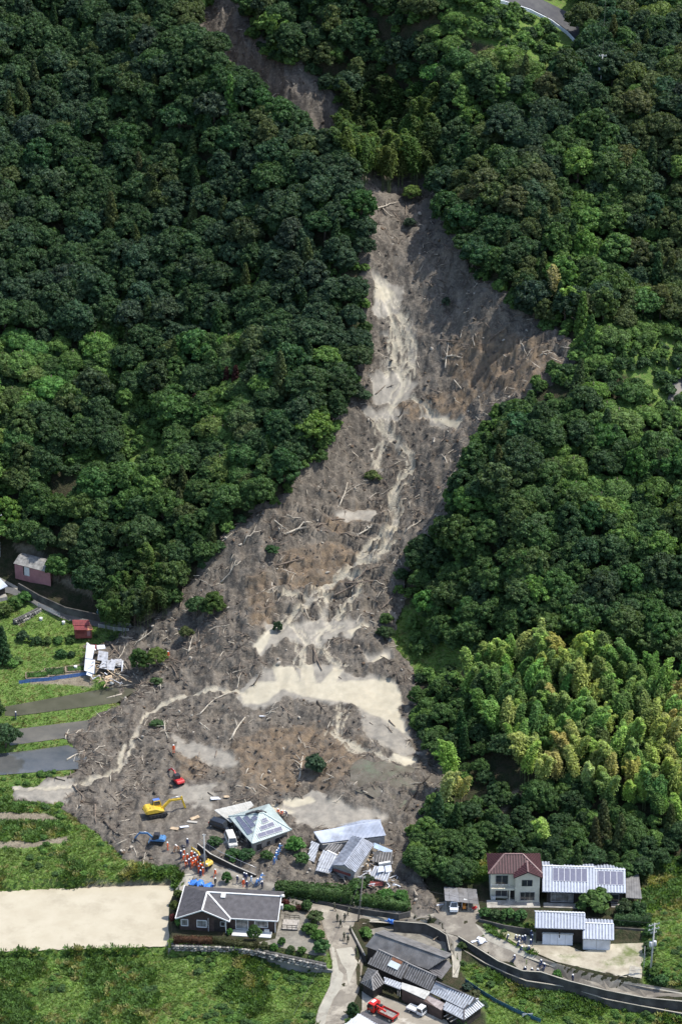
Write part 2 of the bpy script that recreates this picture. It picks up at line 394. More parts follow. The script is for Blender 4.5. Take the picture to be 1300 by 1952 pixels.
# ------------------------------------------------------------------ the land: hillside, fields
def mixrgb(N, L, fac, a, b):
    m = N.new('ShaderNodeMix'); m.data_type = 'RGBA'
    for s, v in (('Factor', fac), ('A', a), ('B', b)):
        if isinstance(v, (int, float)): m.inputs[s].default_value = v
        elif isinstance(v, tuple): m.inputs[s].default_value = (*v, 1)
        else: L.new(v, m.inputs[s])
    return m.outputs['Result']
def anode(N, name):
    a = N.new('ShaderNodeAttribute'); a.attribute_name = name; return a.outputs['Fac']
def noise(N, L, scale, det=6, rough=.6, lo=.35, hi=.65):
    g = N.new('ShaderNodeNewGeometry'); n = N.new('ShaderNodeTexNoise'); n.inputs['Scale'].default_value = scale; n.inputs['Detail'].default_value = det; n.inputs['Roughness'].default_value = rough
    L.new(g.outputs['Position'], n.inputs['Vector'])
    r = N.new('ShaderNodeMapRange'); r.inputs['From Min'].default_value = lo; r.inputs['From Max'].default_value = hi; L.new(n.outputs['Fac'], r.inputs['Value'])
    return r.outputs[0]
def land_mat():
    m = bpy.data.materials.new('hillside'); t, N, L = nt(m); b = N['Principled BSDF']; b.inputs['Roughness'].default_value = .9; b.inputs['Specular IOR Level'].default_value = .2
    forest = mixrgb(N, L, noise(N, L, .6), (.022, .032, .012), (.06, .05, .03))
    g1 = mixrgb(N, L, noise(N, L, .22), (.075, .145, .028), (.13, .205, .045))
    g2 = mixrgb(N, L, noise(N, L, 1.3, lo=.5, hi=.75), g1, (.20, .20, .085))
    soil = mixrgb(N, L, noise(N, L, .9), (.15, .125, .09), (.26, .225, .165))
    c = mixrgb(N, L, anode(N, 'grass'), forest, g2); c = mixrgb(N, L, anode(N, 'soil'), c, soil)
    L.new(c, b.inputs['Base Color'])
    bp = N.new('ShaderNodeBump'); bp.inputs['Strength'].default_value = .7; bp.inputs['Distance'].default_value = .25
    L.new(noise(N, L, 2.5, 8), bp.inputs['Height']); L.new(bp.outputs[0], b.inputs['Normal'])
    return m
GRASS = [  # grass areas, pixel outlines
 [(-200,1500),(60,1500),(120,1530),(180,1580),(250,1640),(340,1655),(365,1665),(340,1690),(-200,1705)],
 [(-200,1190),(60,1130),(120,1175),(190,1195),(240,1205),(230,1230),(180,1240),(215,1300),(230,1315),(215,1370),(140,1440),(140,1490),(-200,1510)],
 [(-200,1800),(325,1795),(640,1830),(630,1952),(600,2050),(-200,2050)],
 [(870,1830),(1000,1880),(1300,1940),(1450,1960),(1450,2050),(940,2050),(930,1930)],
 [(1215,1640),(1450,1640),(1450,1890),(1230,1870),(1225,1740)],[(900,1600),(1230,1600),(1235,1660),(880,1680)],
 [(740,1160),(790,1170),(890,1235),(870,1290),(770,1290),(750,1250)],
 [(930,1760),(1020,1765),(1030,1800),(1000,1830),(930,1790)],
 [(850,-40),(1100,-40),(1100,90),(1040,120),(1010,110),(870,60)],
 [(150,720),(300,720),(340,900),(200,960),(120,880)],
 [(1080,600),(1350,580),(1350,780),(1250,780),(1180,700)],
]
SOIL = [[(-60,1548),(90,1552),(110,1563),(-60,1568)],[(-60,1606),(60,1606),(130,1598),(130,1606),(60,1614),(-60,1618)],[(150,1690),(330,1680),(330,1688),(150,1698)],
 [(170,1265),(185,1265),(175,1305),(60,1300),(60,1285)],[(30,1040),(110,1105),(300,1190),(300,1170),(140,1110),(60,1040)],
[(950,1520),(985,1508),(990,1520),(958,1548)],
 [(560,1735),(640,1760),(630,1790),(560,1790)]]
def zones(X, Y, Zv, polys, soft=9, amp=22):
    px, py, _ = proj(X, Y, Zv)
    px = px + (fbm(X, Y, .35, 3, 5) - .5) * amp; py = py + (fbm(X, Y, .35, 3, 9) - .5) * amp
    o = np.zeros(X.shape)
    for q in polys: o = np.maximum(o, np.where(inpoly(px, py, q), 1, 1 - sstep(0, soft, dpoly(px, py, q, True))))
    return o
ext = lambda a, b: np.array([a - 6000, a - 2500, a - 1000, a - 400, a - 150, a - 50, a - 15])
TX = np.r_[ext(GX[0], 0), GX, GX[-1] + np.array([15, 50, 150, 400, 1000, 2500, 6000])]
TY = np.r_[np.array([-6000, -2000, -500, 0, 150, 270, 330, 355, 366]), GY, GY[-1] + np.array([15, 50, 150, 400, 1000, 2500, 6000])]
QX, QY = np.meshgrid(TX, TY)
QZ = samp(H, QX, QY) + (fbm(QX, QY, .8, 3, 3) - .5) * .25
_far = np.maximum(np.abs(QX) - 100, 0) + np.maximum(QY - 720, 0); QZ = QZ + np.minimum(_far * .05, 25) * (QY > 420)
MUD_OUT = [(320,-60),(380,100),(470,190),(560,250),(650,330),(680,390),(685,450),(680,520),(680,600),(680,660),(670,720),(630,780),(610,850),(560,900),(520,950),(430,1010),(370,1090),(320,1150),
 (280,1180),(235,1192),(225,1215),(160,1228),(162,1262),(200,1300),(222,1318),(222,1345),(170,1368),(160,1392),(110,1404),(150,1425),(140,1470),(60,1494),(22,1500),(24,1528),(110,1535),(135,1560),(180,1585),(232,1640),(280,1652),(330,1650),(350,1668),
 (385,1690),(440,1708),(560,1716),(640,1730),(700,1742),(760,1745),(815,1755),(850,1740),(820,1690),(790,1640),(790,1590),(840,1520),(860,1480),(810,1400),(800,1300),(775,1250),(745,1215),(770,1170),(790,1060),(860,985),
 (890,900),(920,830),(980,770),(1040,745),(1075,715),(1110,680),(1100,640),(1000,590),(930,530),(880,470),(850,410),(840,350),(790,320),(720,270),(690,210),(640,180),(540,110),(480,50),(440,-60)]
mud_w = [tuple(at(*p))[:2] for p in MUD_OUT]
mo_in = inpoly(QX, QY, mud_w); mo_d = dpoly(QX, QY, mud_w, True)
QZ = QZ - np.where(mo_in, sstep(0, 1.5, mo_d) * 1.3, 0)
ii = np.arange(QX.size).reshape(QX.shape)
quads = np.stack([ii[:-1, :-1], ii[:-1, 1:], ii[1:, 1:], ii[1:, :-1]], -1).reshape(-1, 4)
me = np_mesh('hillside', np.stack([QX, QY, QZ], -1).reshape(-1, 3), quads, True)
fattr(me, 'grass', zones(QX, QY, QZ, GRASS)); fattr(me, 'soil', zones(QX, QY, QZ, SOIL, 5, 8))
me.materials.append(land_mat())
hill = link('hillside', me); tag(hill, kind='structure')

# ------------------------------------------------------------------ the mudslide
SILT = [[(712,522),(755,543),(768,575),(742,610),(714,604)],[(700,722),(762,716),(788,742),(762,776),(716,770)],[(690,786),(770,788),(755,800),(700,800)],[(800,795),(882,808),(868,822),(826,814)],
 [(640,980),(722,975),(724,992),(660,990)],[(482,1236),(510,1200),(560,1190),(640,1186),(694,1195),(672,1213),(620,1219),(585,1232),(540,1223),(505,1252),(490,1246)],
 [(690,1252),(738,1248),(736,1262),(700,1262)],[(505,1278),(580,1270),(640,1274),(680,1297),(735,1299),(752,1310),(765,1330),(757,1352),(768,1395),(735,1377),(700,1360),(660,1342),(620,1338),(580,1331),(545,1319),(520,1346),(465,1346),(458,1328),(482,1308)],
 [(330,1408),(400,1425),(452,1452),(420,1456),(345,1440)],[(545,1530),(600,1512),(650,1535),(740,1560),(600,1580),(540,1560)],[(20,1492),(140,1488),(150,1500),(110,1532),(20,1520)],[(330,1500),(410,1500),(400,1545),(350,1530)],
 [(700,1352),(740,1375),(800,1440),(760,1440),(690,1395)],[(390,1640),(640,1740),(640,1752),(380,1690)],[(660,1735),(860,1752),(850,1775),(660,1768)],[(752,1170),(790,1180),(775,1200),(755,1195)],[(340,1690),(360,1660),(385,1680)]]
CREAM = [[(462,1328),(490,1306),(540,1300),(600,1306),(680,1302),(735,1302),(752,1312),(766,1332),(757,1352),(768,1398),(735,1374),(700,1356),(660,1338),(620,1334),(580,1327),(540,1312),(505,1340),(468,1342)],[(714,548),(735,548),(750,560),(735,575),(714,566)],
 [(498,1246),(484,1236),(505,1210),(520,1202),(510,1228)],[(520,1275),(560,1272),(570,1300),(530,1300)],[(575,1268),(592,1270),(600,1302),(575,1302)],[(640,1276),(652,1280),(640,1302),(615,1302)],[(735,1252),(736,1262),(712,1262)],[(672,1213),(700,1196),(664,1205)],[(826,800),(880,808),(868,820)],
 [(750,1440),(790,1452),(770,1458)],[(540,1532),(590,1522),(600,1530),(560,1540)],[(520,1540),(560,1552),(520,1556)]]
RUST = [[(515,1400),(600,1388),(690,1430),(660,1475),(590,1470),(560,1500),(500,1510),(470,1500),(455,1425),(480,1415)],[(545,1062),(650,1040),(690,1078),(610,1122),(540,1112)],[(620,1000),(690,975),(650,1015)],[(478,1118),(505,1110),(515,1190),(490,1190)],
 [(880,645),(1040,668),(1060,700),(1000,745),(900,740),(850,700)],[(340,1455),(380,1450),(390,1475),(350,1480)],[(580,1440),(640,1430),(640,1500),(600,1490)],[(760,780),(900,760),(870,800),(780,800)]]
STREAMS = [([(722,530),(742,600),(762,645),(748,690),(772,722),(758,765),(738,795),(735,832),(772,860),(790,890),(770,912),(746,950),(757,992),(746,1023),(700,1040),(688,1073),(661,1096),(615,1119),(596,1146),(557,1175),(540,1195)],5),
 ([(735,832),(718,860),(722,900)],3),([(760,600),(785,640),(790,690),(770,722)],4),([(735,640),(760,670),(735,700),(745,720)],4),([(688,1073),(720,1060),(745,1030)],3),([(661,1096),(696,1123),(665,1146),(650,1169),(640,1188)],4),([(615,1119),(623,1146),(617,1187)],3),
 ([(596,1146),(560,1140),(520,1130)],2),([(790,760),(830,805)],4),([(700,790),(735,832)],3),([(640,1190),(600,1215),(610,1240),(640,1262),(650,1275)],4),([(560,1195),(580,1225),(575,1262),(580,1272)],3),
 ([(470,1322),(418,1312),(352,1328),(292,1350),(266,1378),(256,1410),(240,1450),(230,1476),(172,1492),(120,1500),(30,1508)],8),([(236,1420),(228,1440),(232,1470)],9),([(640,1405),(680,1430),(740,1445),(790,1455)],4),([(735,560),(770,610),(780,700)],3),([(650,1345),(640,1400)],2)]
MG = .32
mxs = np.arange(min(p[0] for p in mud_w) - 1, max(p[0] for p in mud_w) + 1, MG); mys = np.arange(min(p[1] for p in mud_w) - 1, max(p[1] for p in mud_w) + 1, MG)
UX, UY = np.meshgrid(mxs, mys)
UX = UX + (vnoise(UX * 5, UY * 5, 1) - .5) * MG * .5; UY = UY + (vnoise(UX * 5, UY * 5, 2) - .5) * MG * .5
ed_n = (fbm(UX, UY, .5, 3, 21) - .5) * 3.0
u_in = inpoly(UX, UY, mud_w); u_d = dpoly(UX, UY, mud_w, True) * np.where(u_in, 1, -1) + ed_n
UZ = Z(UX, UY); px, py, _ = proj(UX, UY, UZ)
wob = 14
wpx = px + (fbm(UX, UY, .5, 4, 31) - .5) * wob * 2; wpy = py + (fbm(UX, UY, .5, 4, 41) - .5) * wob * 1.3
def zone(polys, soft, sx=wpx, sy=wpy):
    o = np.zeros(UX.shape)
    for q in polys:
        bx = [p[0] for p in q]; by = [p[1] for p in q]
        k = (sx > min(bx) - 40) & (sx < max(bx) + 40) & (sy > min(by) - 40) & (sy < max(by) + 40)
        if not k.any(): continue
        o[k] = np.maximum(o[k], np.where(inpoly(sx[k], sy[k], q), 1, 1 - sstep(0, soft, dpoly(sx[k], sy[k], q, True))))
    return o
silt = zone(SILT, 5, px + (wpx - px) * 1.3, py + (wpy - py) * 1.5); cream = zone(CREAM, 4, px + (wpx - px) * .35, py + (wpy - py) * .35); rust = zone(RUST, 18)
strm = np.zeros(UX.shape)
for ln, w in STREAMS:
    for j, (jx, ww) in enumerate(((0, .8), (9, .4), (-10, .4), (19, .28), (-20, .28), (5, .3))):
        if j and w > 7: continue
        l2 = smooth_line([(a + jx * math.sin(i * 1.7 + j), b + 4 * math.sin(i * 2.3 + j * 2)) for i, (a, b) in enumerate(ln)], 2)
        bx = [p[0] for p in l2]; by = [p[1] for p in l2]
        k = (px > min(bx) - 40) & (px < max(bx) + 40) & (py > min(by) - 40) & (py < max(by) + 40)
        d = dpoly(px[k] + (wpx[k] - px[k]) * .5, py[k] + (wpy[k] - py[k]) * .5, l2)
        strm[k] = np.maximum(strm[k], 1 - sstep(w * ww * .42, w * ww * .42 + 1.4, d))
smooth = np.clip(np.maximum(silt, cream), 0, 1)
road_like = zone([[(330,1650),(400,1640),(660,1735),(860,1745),(850,1780),(380,1700)],[(270,1560),(330,1540),(400,1650),(340,1660)],[(385,1690),(330,1500),(420,1500),(440,1560)]], 15)
smooth = np.maximum(smooth, road_like * .8)
rid = 1 - np.abs(2 * fbm(UX, UY, .33, 4, 51) - 1)
bumps = (fbm(UX, UY, .12, 3, 61) - .5) * 2.2 + (rid - .7) * 2.1 + (fbm(UX, UY, 1.1, 3, 71) - .5) * .8 + (1 - np.abs(2 * fbm(UX * 1.6 + fbm(UX, UY, .2, 2, 3) * 5, UY * .55, .2, 4, 57) - 1) - .7) * 1.6 * (1 - .75 * sstep(1200, 1320, py))
step_zone = zone([[(470,980),(740,960),(740,1180),(480,1190)],[(840,630),(1090,650),(1060,740),(880,780)]], 30, px, py)
ph = UY / 4.2 + (fbm(UX, UY, .09, 3, 81) - .5) * 3
saw = (1 - (ph - np.floor(ph))) * 1.0
gul = zone([[(320,-60),(700,330),(720,270),(440,-60)]], 20, px, py)
UZ = UZ + .25 + bumps * (1 - .85 * smooth) * (1 - .6 * strm) * sstep(0, 3, u_d) + step_zone * (saw - .5) * 1.7 * (1 - smooth) * (1 - .8 * strm) - strm * .25
UZ = UZ - (1 - sstep(0, 1.2, u_d)) * .45
keep = u_d > 0
ii = np.arange(UX.size).reshape(UX.shape); q4 = np.stack([ii[:-1, :-1], ii[:-1, 1:], ii[1:, 1:], ii[1:, :-1]], -1).reshape(-1, 4)
q4 = q4[keep.ravel()[q4].all(1)]
used, inv = np.unique(q4, return_inverse=True); q4 = inv.reshape(-1, 4)
me = np_mesh('mudslide', np.stack([UX, UY, UZ], -1).reshape(-1, 3)[used], q4, True)
for n, v in (('silt', np.maximum(silt * (.55 + .45 * fbm(UX, UY, .8, 4, 91)), strm * .95)), ('cream', np.maximum(cream, strm * .62 * (fbm(UX, UY, .7, 3, 13) > .36))), ('rust', rust), ('smooth', smooth)): fattr(me, n, v.ravel()[used])
def mud_mat():
    m = bpy.data.materials.new('mudslide'); t, N, L = nt(m); b = N['Principled BSDF']; b.inputs['Specular IOR Level'].default_value = .35
    base = mixrgb(N, L, noise(N, L, .35, 8, .65), (.054, .046, .037), (.126, .109, .088))
    base = mixrgb(N, L, noise(N, L, 1.7, 8, .7, .48, .72), base, (.215, .188, .15))
    base = mixrgb(N, L, noise(N, L, 3.1, 6, .7, .58, .7), base, (.035, .028, .022))
    tcx = N.new('ShaderNodeNewGeometry'); mp = N.new('ShaderNodeMapping'); mp.inputs['Scale'].default_value = (.55, .13, .13); L.new(tcx.outputs['Position'], mp.inputs['Vector'])
    ns = N.new('ShaderNodeTexNoise'); ns.inputs['Scale'].default_value = 1; ns.inputs['Detail'].default_value = 9; ns.inputs['Roughness'].default_value = .65; ns.inputs['Distortion'].default_value = .6; L.new(mp.outputs[0], ns.inputs['Vector'])
    rs = N.new('ShaderNodeMapRange'); rs.inputs['From Min'].default_value = .50; rs.inputs['From Max'].default_value = .68; rs.inputs['To Max'].default_value = .75; L.new(ns.outputs['Fac'], rs.inputs['Value'])
    base = mixrgb(N, L, rs.outputs[0], base, (.205, .178, .142))
    rd = N.new('ShaderNodeMapRange'); rd.inputs['From Min'].default_value = .45; rd.inputs['From Max'].default_value = .32; rd.inputs['To Max'].default_value = .6; L.new(ns.outputs['Fac'], rd.inputs['Value'])
    base = mixrgb(N, L, rd.outputs[0], base, (.055, .042, .032))
    ru = mixrgb(N, L, noise(N, L, .8, 8, .7), (.105, .075, .05), (.215, .158, .10))
    def mul(a, q):
        x = N.new('ShaderNodeMath'); x.operation = 'MULTIPLY'; L.new(a, x.inputs[0]); L.new(q, x.inputs[1]); return x.outputs[0]
    c = mixrgb(N, L, mul(anode(N, 'rust'), noise(N, L, .5, 6, .7, .3, .6)), base, ru)
    si = mixrgb(N, L, noise(N, L, .6, 8, .65), (.20, .185, .155), (.33, .30, .245))
    c = mixrgb(N, L, anode(N, 'silt'), c, si)
    cr = mixrgb(N, L, noise(N, L, .4, 8, .6), (.44, .395, .295), (.36, .32, .235))
    c = mixrgb(N, L, anode(N, 'cream'), c, cr); L.new(c, b.inputs['Base Color'])
    rr = N.new('ShaderNodeMapRange'); rr.inputs['To Min'].default_value = .85; rr.inputs['To Max'].default_value = .55; L.new(anode(N, 'smooth'), rr.inputs['Value']); L.new(rr.outputs[0], b.inputs['Roughness'])
    bp = N.new('ShaderNodeBump'); bp.inputs['Distance'].default_value = .35
    r2 = N.new('ShaderNodeMapRange'); r2.inputs['To Min'].default_value = .9; r2.inputs['To Max'].default_value = .08; L.new(anode(N, 'smooth'), r2.inputs['Value']); L.new(r2.outputs[0], bp.inputs['Strength'])
    L.new(noise(N, L, 1.6, 9, .7, 0, 1), bp.inputs['Height']); L.new(bp.outputs[0], b.inputs['Normal'])
    return m
me.materials.append(mud_mat()); mud = link('mudslide', me); tag(mud, kind='structure')
MZ = np.where(keep, UZ, -99)
def ground(X, Y):
    """height of whatever lies on top at a place: mud or land"""
    X = np.asarray(X, float); Y = np.asarray(Y, float); z = Z(X, Y)
    ix = np.round((X - mxs[0]) / MG).astype(int); iy = np.round((Y - mys[0]) / MG).astype(int)
    ok = (ix >= 0) & (iy >= 0) & (ix < len(mxs)) & (iy < len(mys))
    g = np.where(ok, MZ[np.clip(iy, 0, len(mys) - 1), np.clip(ix, 0, len(mxs) - 1)], -99)
    return np.where(g > -50, g, z)
def gat(px, py):
    p = at(px, py); return Vector((p.x, p.y, float(ground(p.x, p.y))))
# ------------------------------------------------------------------ plants: kits
def leaf_quads(c, n, size, rng, asp=.7, fold=True):
    """square-ish leaves at C facing N: verts, faces"""
    k = len(c); n = n / np.linalg.norm(n, axis=1, keepdims=True)
    r = rng.normal(size=(k, 3)); a = np.cross(n, r); a /= np.linalg.norm(a, axis=1, keepdims=True); b = np.cross(n, a)
    s = (size * rng.uniform(.65, 1.35, k))[:, None]
    v = np.stack([c - a * s - b * s * asp * .3, c + b * s * asp * -1 + n * s * .15, c + a * s, c + b * s * asp + n * s * .15], 1)
    return v.reshape(-1, 3), np.arange(4 * k).reshape(-1, 4)
_ico = None
def ico():
    global _ico
    if _ico is None:
        bm = bmesh.new(); bmesh.ops.create_icosphere(bm, subdivisions=2, radius=1)
        bm.verts.ensure_lookup_table(); _ico = (np.array([v.co[:] for v in bm.verts]), np.array([[v.index for v in f.verts] for f in bm.faces])); bm.free()
    return _ico
def crown_mesh(name, seed, R_=3.6, Hc=3.4, z0=4.6, lobes=64, per=58, leaf=.25, lr=.235, flat=0.0, pointy=0.0, jit=.8):
    """a crown as clumps of leaves round an uneven dome, gaps between the clumps"""
    g = np.random.default_rng(seed); V, Q, T = [], [], []; nv = 0
    ph = g.uniform(0, 6.28, 3); iv, ifc = ico()
    for i in range(lobes):
        u = (i + .5) / lobes; el = math.asin(1 - 1.25 * u) if 1 - 1.25 * u > -1 else -1.2; az = i * 2.39996 + g.normal() * .25
        rad = R_ * (1 + .16 * math.sin(2 * az + ph[0]) + .12 * math.sin(3 * az + ph[1])) * g.uniform(.62, .95)
        hx = math.cos(el) * rad; top = Hc * g.uniform(.75, 1.0)
        if pointy: hx *= (1 - pointy * max(0, math.sin(el)) * .6)
        c = np.array([math.cos(az) * hx, math.sin(az) * hx, z0 + math.sin(el) * top * (1 - flat)])
        r = R_ * lr * g.uniform(.7, 1.25) * np.array([1, 1, .8 - .3 * flat])
        V.append(c + iv * r * .82 * (1 + .15 * g.normal(size=(len(iv), 1)))); T.append(ifc + nv); nv += len(iv)
        d = g.normal(size=(per, 3)); d /= np.linalg.norm(d, axis=1, keepdims=True); d[:, 2] = np.where(d[:, 2] < -.35, -d[:, 2], d[:, 2])
        p = c + d * r * g.uniform(.85, 1.12, (per, 1))
        v, q = leaf_quads(p, d + g.normal(size=(per, 3)) * jit + np.array([0, 0, .35]), leaf, g)
        V.append(v); Q.append(q + nv); nv += len(v)
    return np_mesh(name, np.concatenate(V), [np.concatenate(T), np.concatenate(Q)])
def conifer_mesh(name, seed, R_=2.2, Ht=10):
    g = np.random.default_rng(seed); V, Q, T = [], [], []; nv = 0; iv, ifc = ico()
    n = 64
    for i in range(n):
        u = (i + .5) / n; z = 1.5 + (Ht - 1.5) * u; rad = R_ * (1 - u) ** .75 * g.uniform(.7, 1.05) + .1; az = i * 2.4
        c = np.array([math.cos(az) * rad * .75, math.sin(az) * rad * .75, z - rad * .25]); r = (.28 * R_ * (1 - u * .6)) * np.array([1.0, 1.0, 1.3])
        V.append(c + iv * r * .8); T.append(ifc + nv); nv += len(iv)
        d = g.normal(size=(46, 3)); d /= np.linalg.norm(d, axis=1, keepdims=True); p = c + d * r * 1.05
        v, q = leaf_quads(p, d + g.normal(size=(46, 3)) * .6, .24, g, .5); V.append(v); Q.append(q + nv); nv += len(v)
    return np_mesh(name, np.concatenate(V), [np.concatenate(T), np.concatenate(Q)])
def bamboo_mesh(name, seed, culms=4, Ht=11.0, spread=.8):
    """(leaves, culms) of a clump: culms that arch over at the tip, hung with feathery sprays"""
    g = np.random.default_rng(seed); V, Q = [], []; nv = 0; mb = MB(); lean = g.uniform(0, 6.28)
    for c in range(culms):
        a = g.uniform(0, 6.28); b = np.array([math.cos(a), math.sin(a), 0]) * g.uniform(.2, spread); h = Ht * g.uniform(.78, 1.05)
        da = lean + g.normal() * .7; dr = np.array([math.cos(da), math.sin(da), 0]); over = g.uniform(1.4, 3.0)
        t = np.linspace(0, 1, 14)[:, None]; cur = b + dr * over * t ** 3 + np.array([0, 0, 1]) * h * (t - .08 * t ** 4 - .14 * t ** 8)
        mb.tube([tuple(x) for x in cur[::2]], [.06 * (1 - .8 * k / 6) for k in range(7)], 5)
        m = 620; tt = .34 + .66 * g.uniform(0, 1, m) ** .75; idx = tt * 13; i0 = np.minimum(idx.astype(int), 12); f = (idx - i0)[:, None]
        p = cur[i0] * (1 - f) + cur[i0 + 1] * f; u = (tt - .34) / .66; w = (.55 + 1.0 * np.sin(np.clip(u * 1.25 + .35, 0, 1.5) * 2.0)) * (1 - .5 * u ** 3) * .62
        lay = np.round(g.uniform(0, 1, m) * 9) * .7 + c; rr = g.uniform(.15, 1, m) ** .7
        o = np.stack([np.cos(lay * 2.4 + g.normal(0, .35, m)), np.sin(lay * 2.4 + g.normal(0, .35, m)), np.zeros(m)], 1) * rr[:, None]
        p = p + o * (w * 1.25)[:, None]; p[:, 2] -= rr ** 2 * w * .55 + g.normal(0, .1, m)
        n = o * .5 + g.normal(size=(m, 3)) * .45 + np.array([0, 0, 1.0]); v, q = leaf_quads(p, n, .27, g, .36)
        V.append(v); Q.append(q + nv); nv += len(v)
    return np_mesh(name, np.concatenate(V), np.concatenate(Q)), mb.mesh(name + '_culm', [])
def shrub_mesh(name, seed, R_=.9, lobes=14, per=60, leaf=.13, squash=.9):
    return crown_mesh(name, seed, R_ * .85, R_ * squash, R_ * .62, lobes, per, leaf, .42, 0, 0, .6)
def hedge_mesh(name, seed, L_, W_, H_, leaf=.15, dens=26, bulge=.12):
    """a clipped or shaggy row along x, leaves over an uneven box"""
    g = np.random.default_rng(seed); A = 2 * (L_ + W_) * H_ + L_ * W_; n = int(A * dens)
    nx = max(2, int(L_ / .5)); ny = max(2, int(W_ / .5)); nz = max(2, int(H_ / .5))
    mb = MB(); mb.box((0, 0, 0), (L_ * .97 - .1, W_ * .86 - .1, H_ * .93))
    me0 = mb.mesh('x'); v0 = np.array([v.co[:] for v in me0.vertices]); q0 = np.array([list(p.vertices) for p in me0.polygons]); bpy.data.meshes.remove(me0)
    pk = g.uniform(0, A, n); top = L_ * W_; s1 = top + 2 * L_ * H_
    p = np.zeros((n, 3)); nn = np.zeros((n, 3)); a = pk < top; b = (pk >= top) & (pk < s1); c = pk >= s1
    u = g.uniform(-.5, .5, n); w = g.uniform(-.5, .5, n); h = g.uniform(0.02, 1, n); sg = np.where(g.uniform(size=n) < .5, -1, 1)
    p[a] = np.stack([u * L_, w * W_, np.full(n, H_)], 1)[a]; nn[a] = (0, 0, 1)
    p[b] = np.stack([u * L_, sg * W_ / 2, h * H_], 1)[b]; nn[b] = np.stack([0 * u, sg, 0 * u + .3], 1)[b]
    p[c] = np.stack([sg * L_ / 2, w * W_, h * H_], 1)[c]; nn[c] = np.stack([sg, 0 * u, 0 * u + .3], 1)[c]
    dn = (fbm(p[:, 0] + seed * 7, p[:, 1] + p[:, 2], .9, 3, seed) - .5) * 2; p = p + nn * (dn * bulge * 2 + g.normal(size=n) * .05)[:, None]
    v, q = leaf_quads(p, nn + g.normal(size=(n, 3)) * .6, leaf, g)
    return np_mesh(name, np.concatenate([v0, v]), [np.concatenate([q0, q + len(v0)])])
LEAF = leaf_mat('leaves', .3, .9); LEAFS = leaf_mat('bamboo_leaves', .4, 1.2)
BARK = mat('bark', (.10, .08, .06), .9, .4, 3); CULM = mat('culm', (.10, .13, .05), .5, .4, 1)
def trunk_mesh(name, seed, h=5.4, r=.24):
    g = random.Random(seed); mb = MB(); x = g.uniform(-.3, .3); y = g.uniform(-.3, .3)
    mb.tube([(0, 0, -.8), (x * .3, y * .3, h * .35), (x, y, h * .7), (x * 1.2, y * 1.1, h)], [r * 1.3, r, r * .75, r * .4], 7)
    for k in range(4):
        a = k * 1.7 + g.uniform(0, 1); z = h * g.uniform(.45, .75)
        mb.tube([(x * .6, y * .6, z), (x * .6 + math.cos(a) * 1.0, y * .6 + math.sin(a) * 1.0, z + .7), (x + math.cos(a) * 2, y + math.sin(a) * 2, z + 1.3)], [r * .5, r * .35, r * .15], 5)
    return mb.mesh(name, [BARK])
KIT = []
for i in range(9):
    p = [dict(), dict(lobes=80, lr=.2, per=48), dict(lobes=44, lr=.29, per=84), dict(flat=.35, lobes=60), dict(R_=3.2, Hc=4.2, lobes=70, lr=.22), dict(lobes=90, lr=.18, per=44, leaf=.22), dict(R_=4.0, Hc=3.0, lobes=80, lr=.2, per=50), dict(lobes=52, leaf=.32, per=56, jit=1.0), dict(R_=3.0, Hc=4.6, pointy=.7, lobes=66, lr=.24)][i]
    m = crown_mesh('crown', 100 + i, **p); m.materials.append(LEAF); KIT.append(m)
TRUNKS = [trunk_mesh('trunk', i) for i in range(3)]
MOUND = []
for i in range(3):    # vine-smothered crowns: low, close, small leaves
    m = crown_mesh('crown', 140 + i, R_=3.7, Hc=2.6, z0=2.4, lobes=46, per=120, leaf=.2, lr=.31, flat=.2, jit=.6); m.materials.append(LEAF); MOUND.append(m)
CEDAR = [conifer_mesh('crown', 150 + i, 1.9 + .3 * i, 9.5 + i) for i in range(3)]
for m in CEDAR: m.materials.append(LEAF)
BAM = []
for i in range(5):
    a, b = bamboo_mesh('foliage', 160 + i); a.materials.append(LEAFS); b.materials.append(CULM); BAM.append((a, b))
SHRUB = [shrub_mesh('foliage', 170 + i) for i in range(4)]
for m in SHRUB: m.materials.append(LEAF)

# ------------------------------------------------------------------ where the woods stand (crown outlines in the photograph)
LEFT_W = [(-120,-90),(345,-90),(380,0),(434,98),(502,160),(578,214),(652,280),(694,345),(715,420),(712,500),(700,600),(695,690),(640,770),(625,830),(585,890),(520,930),(440,990),(390,1070),(340,1110),(285,1160),(195,1162),(140,1105),(112,1035),(70,1012),(-10,1015),(-120,1015)]
LEFT_HOLE = [[(205,745),(290,740),(310,800),(330,880),(250,880),(215,830)],[(110,840),(200,830),(210,880),(150,930),(100,900)],[(180,680),(240,690),(230,730),(180,720)]]
RIGHT_W = [(470,-90),(1420,-90),(1420,580),(1250,600),(1190,610),(1140,655),(1096,622),(1050,610),(990,572),(920,538),(878,478),(846,402),(815,345),(760,330),(690,280),(630,222),(592,172),(534,105),(480,52),(450,2),(438,-90)]
ROADT = [[(1240,675),(1345,675),(1345,840),(1225,830)],[(900,-60),(1110,-60),(1118,100),(1020,100),(950,70),(880,90),(860,40)],[(1130,130),(1160,130),(1160,180),(1130,180)]]
RIGHT_L = [(1030,760),(1110,715),(1200,720),(1270,770),(1420,790),(1420,1220),(1240,1230),(1100,1180),(1010,1180),(900,1210),(840,1195),(780,1150),(757,1110),(765,1055),(815,1005),(870,955),(872,900),(920,830),(950,790)]
BOT_W = [(765,1300),(840,1270),(900,1300),(960,1380),(960,1440),(900,1440),(840,1420),(800,1440),(775,1400),(760,1350)]
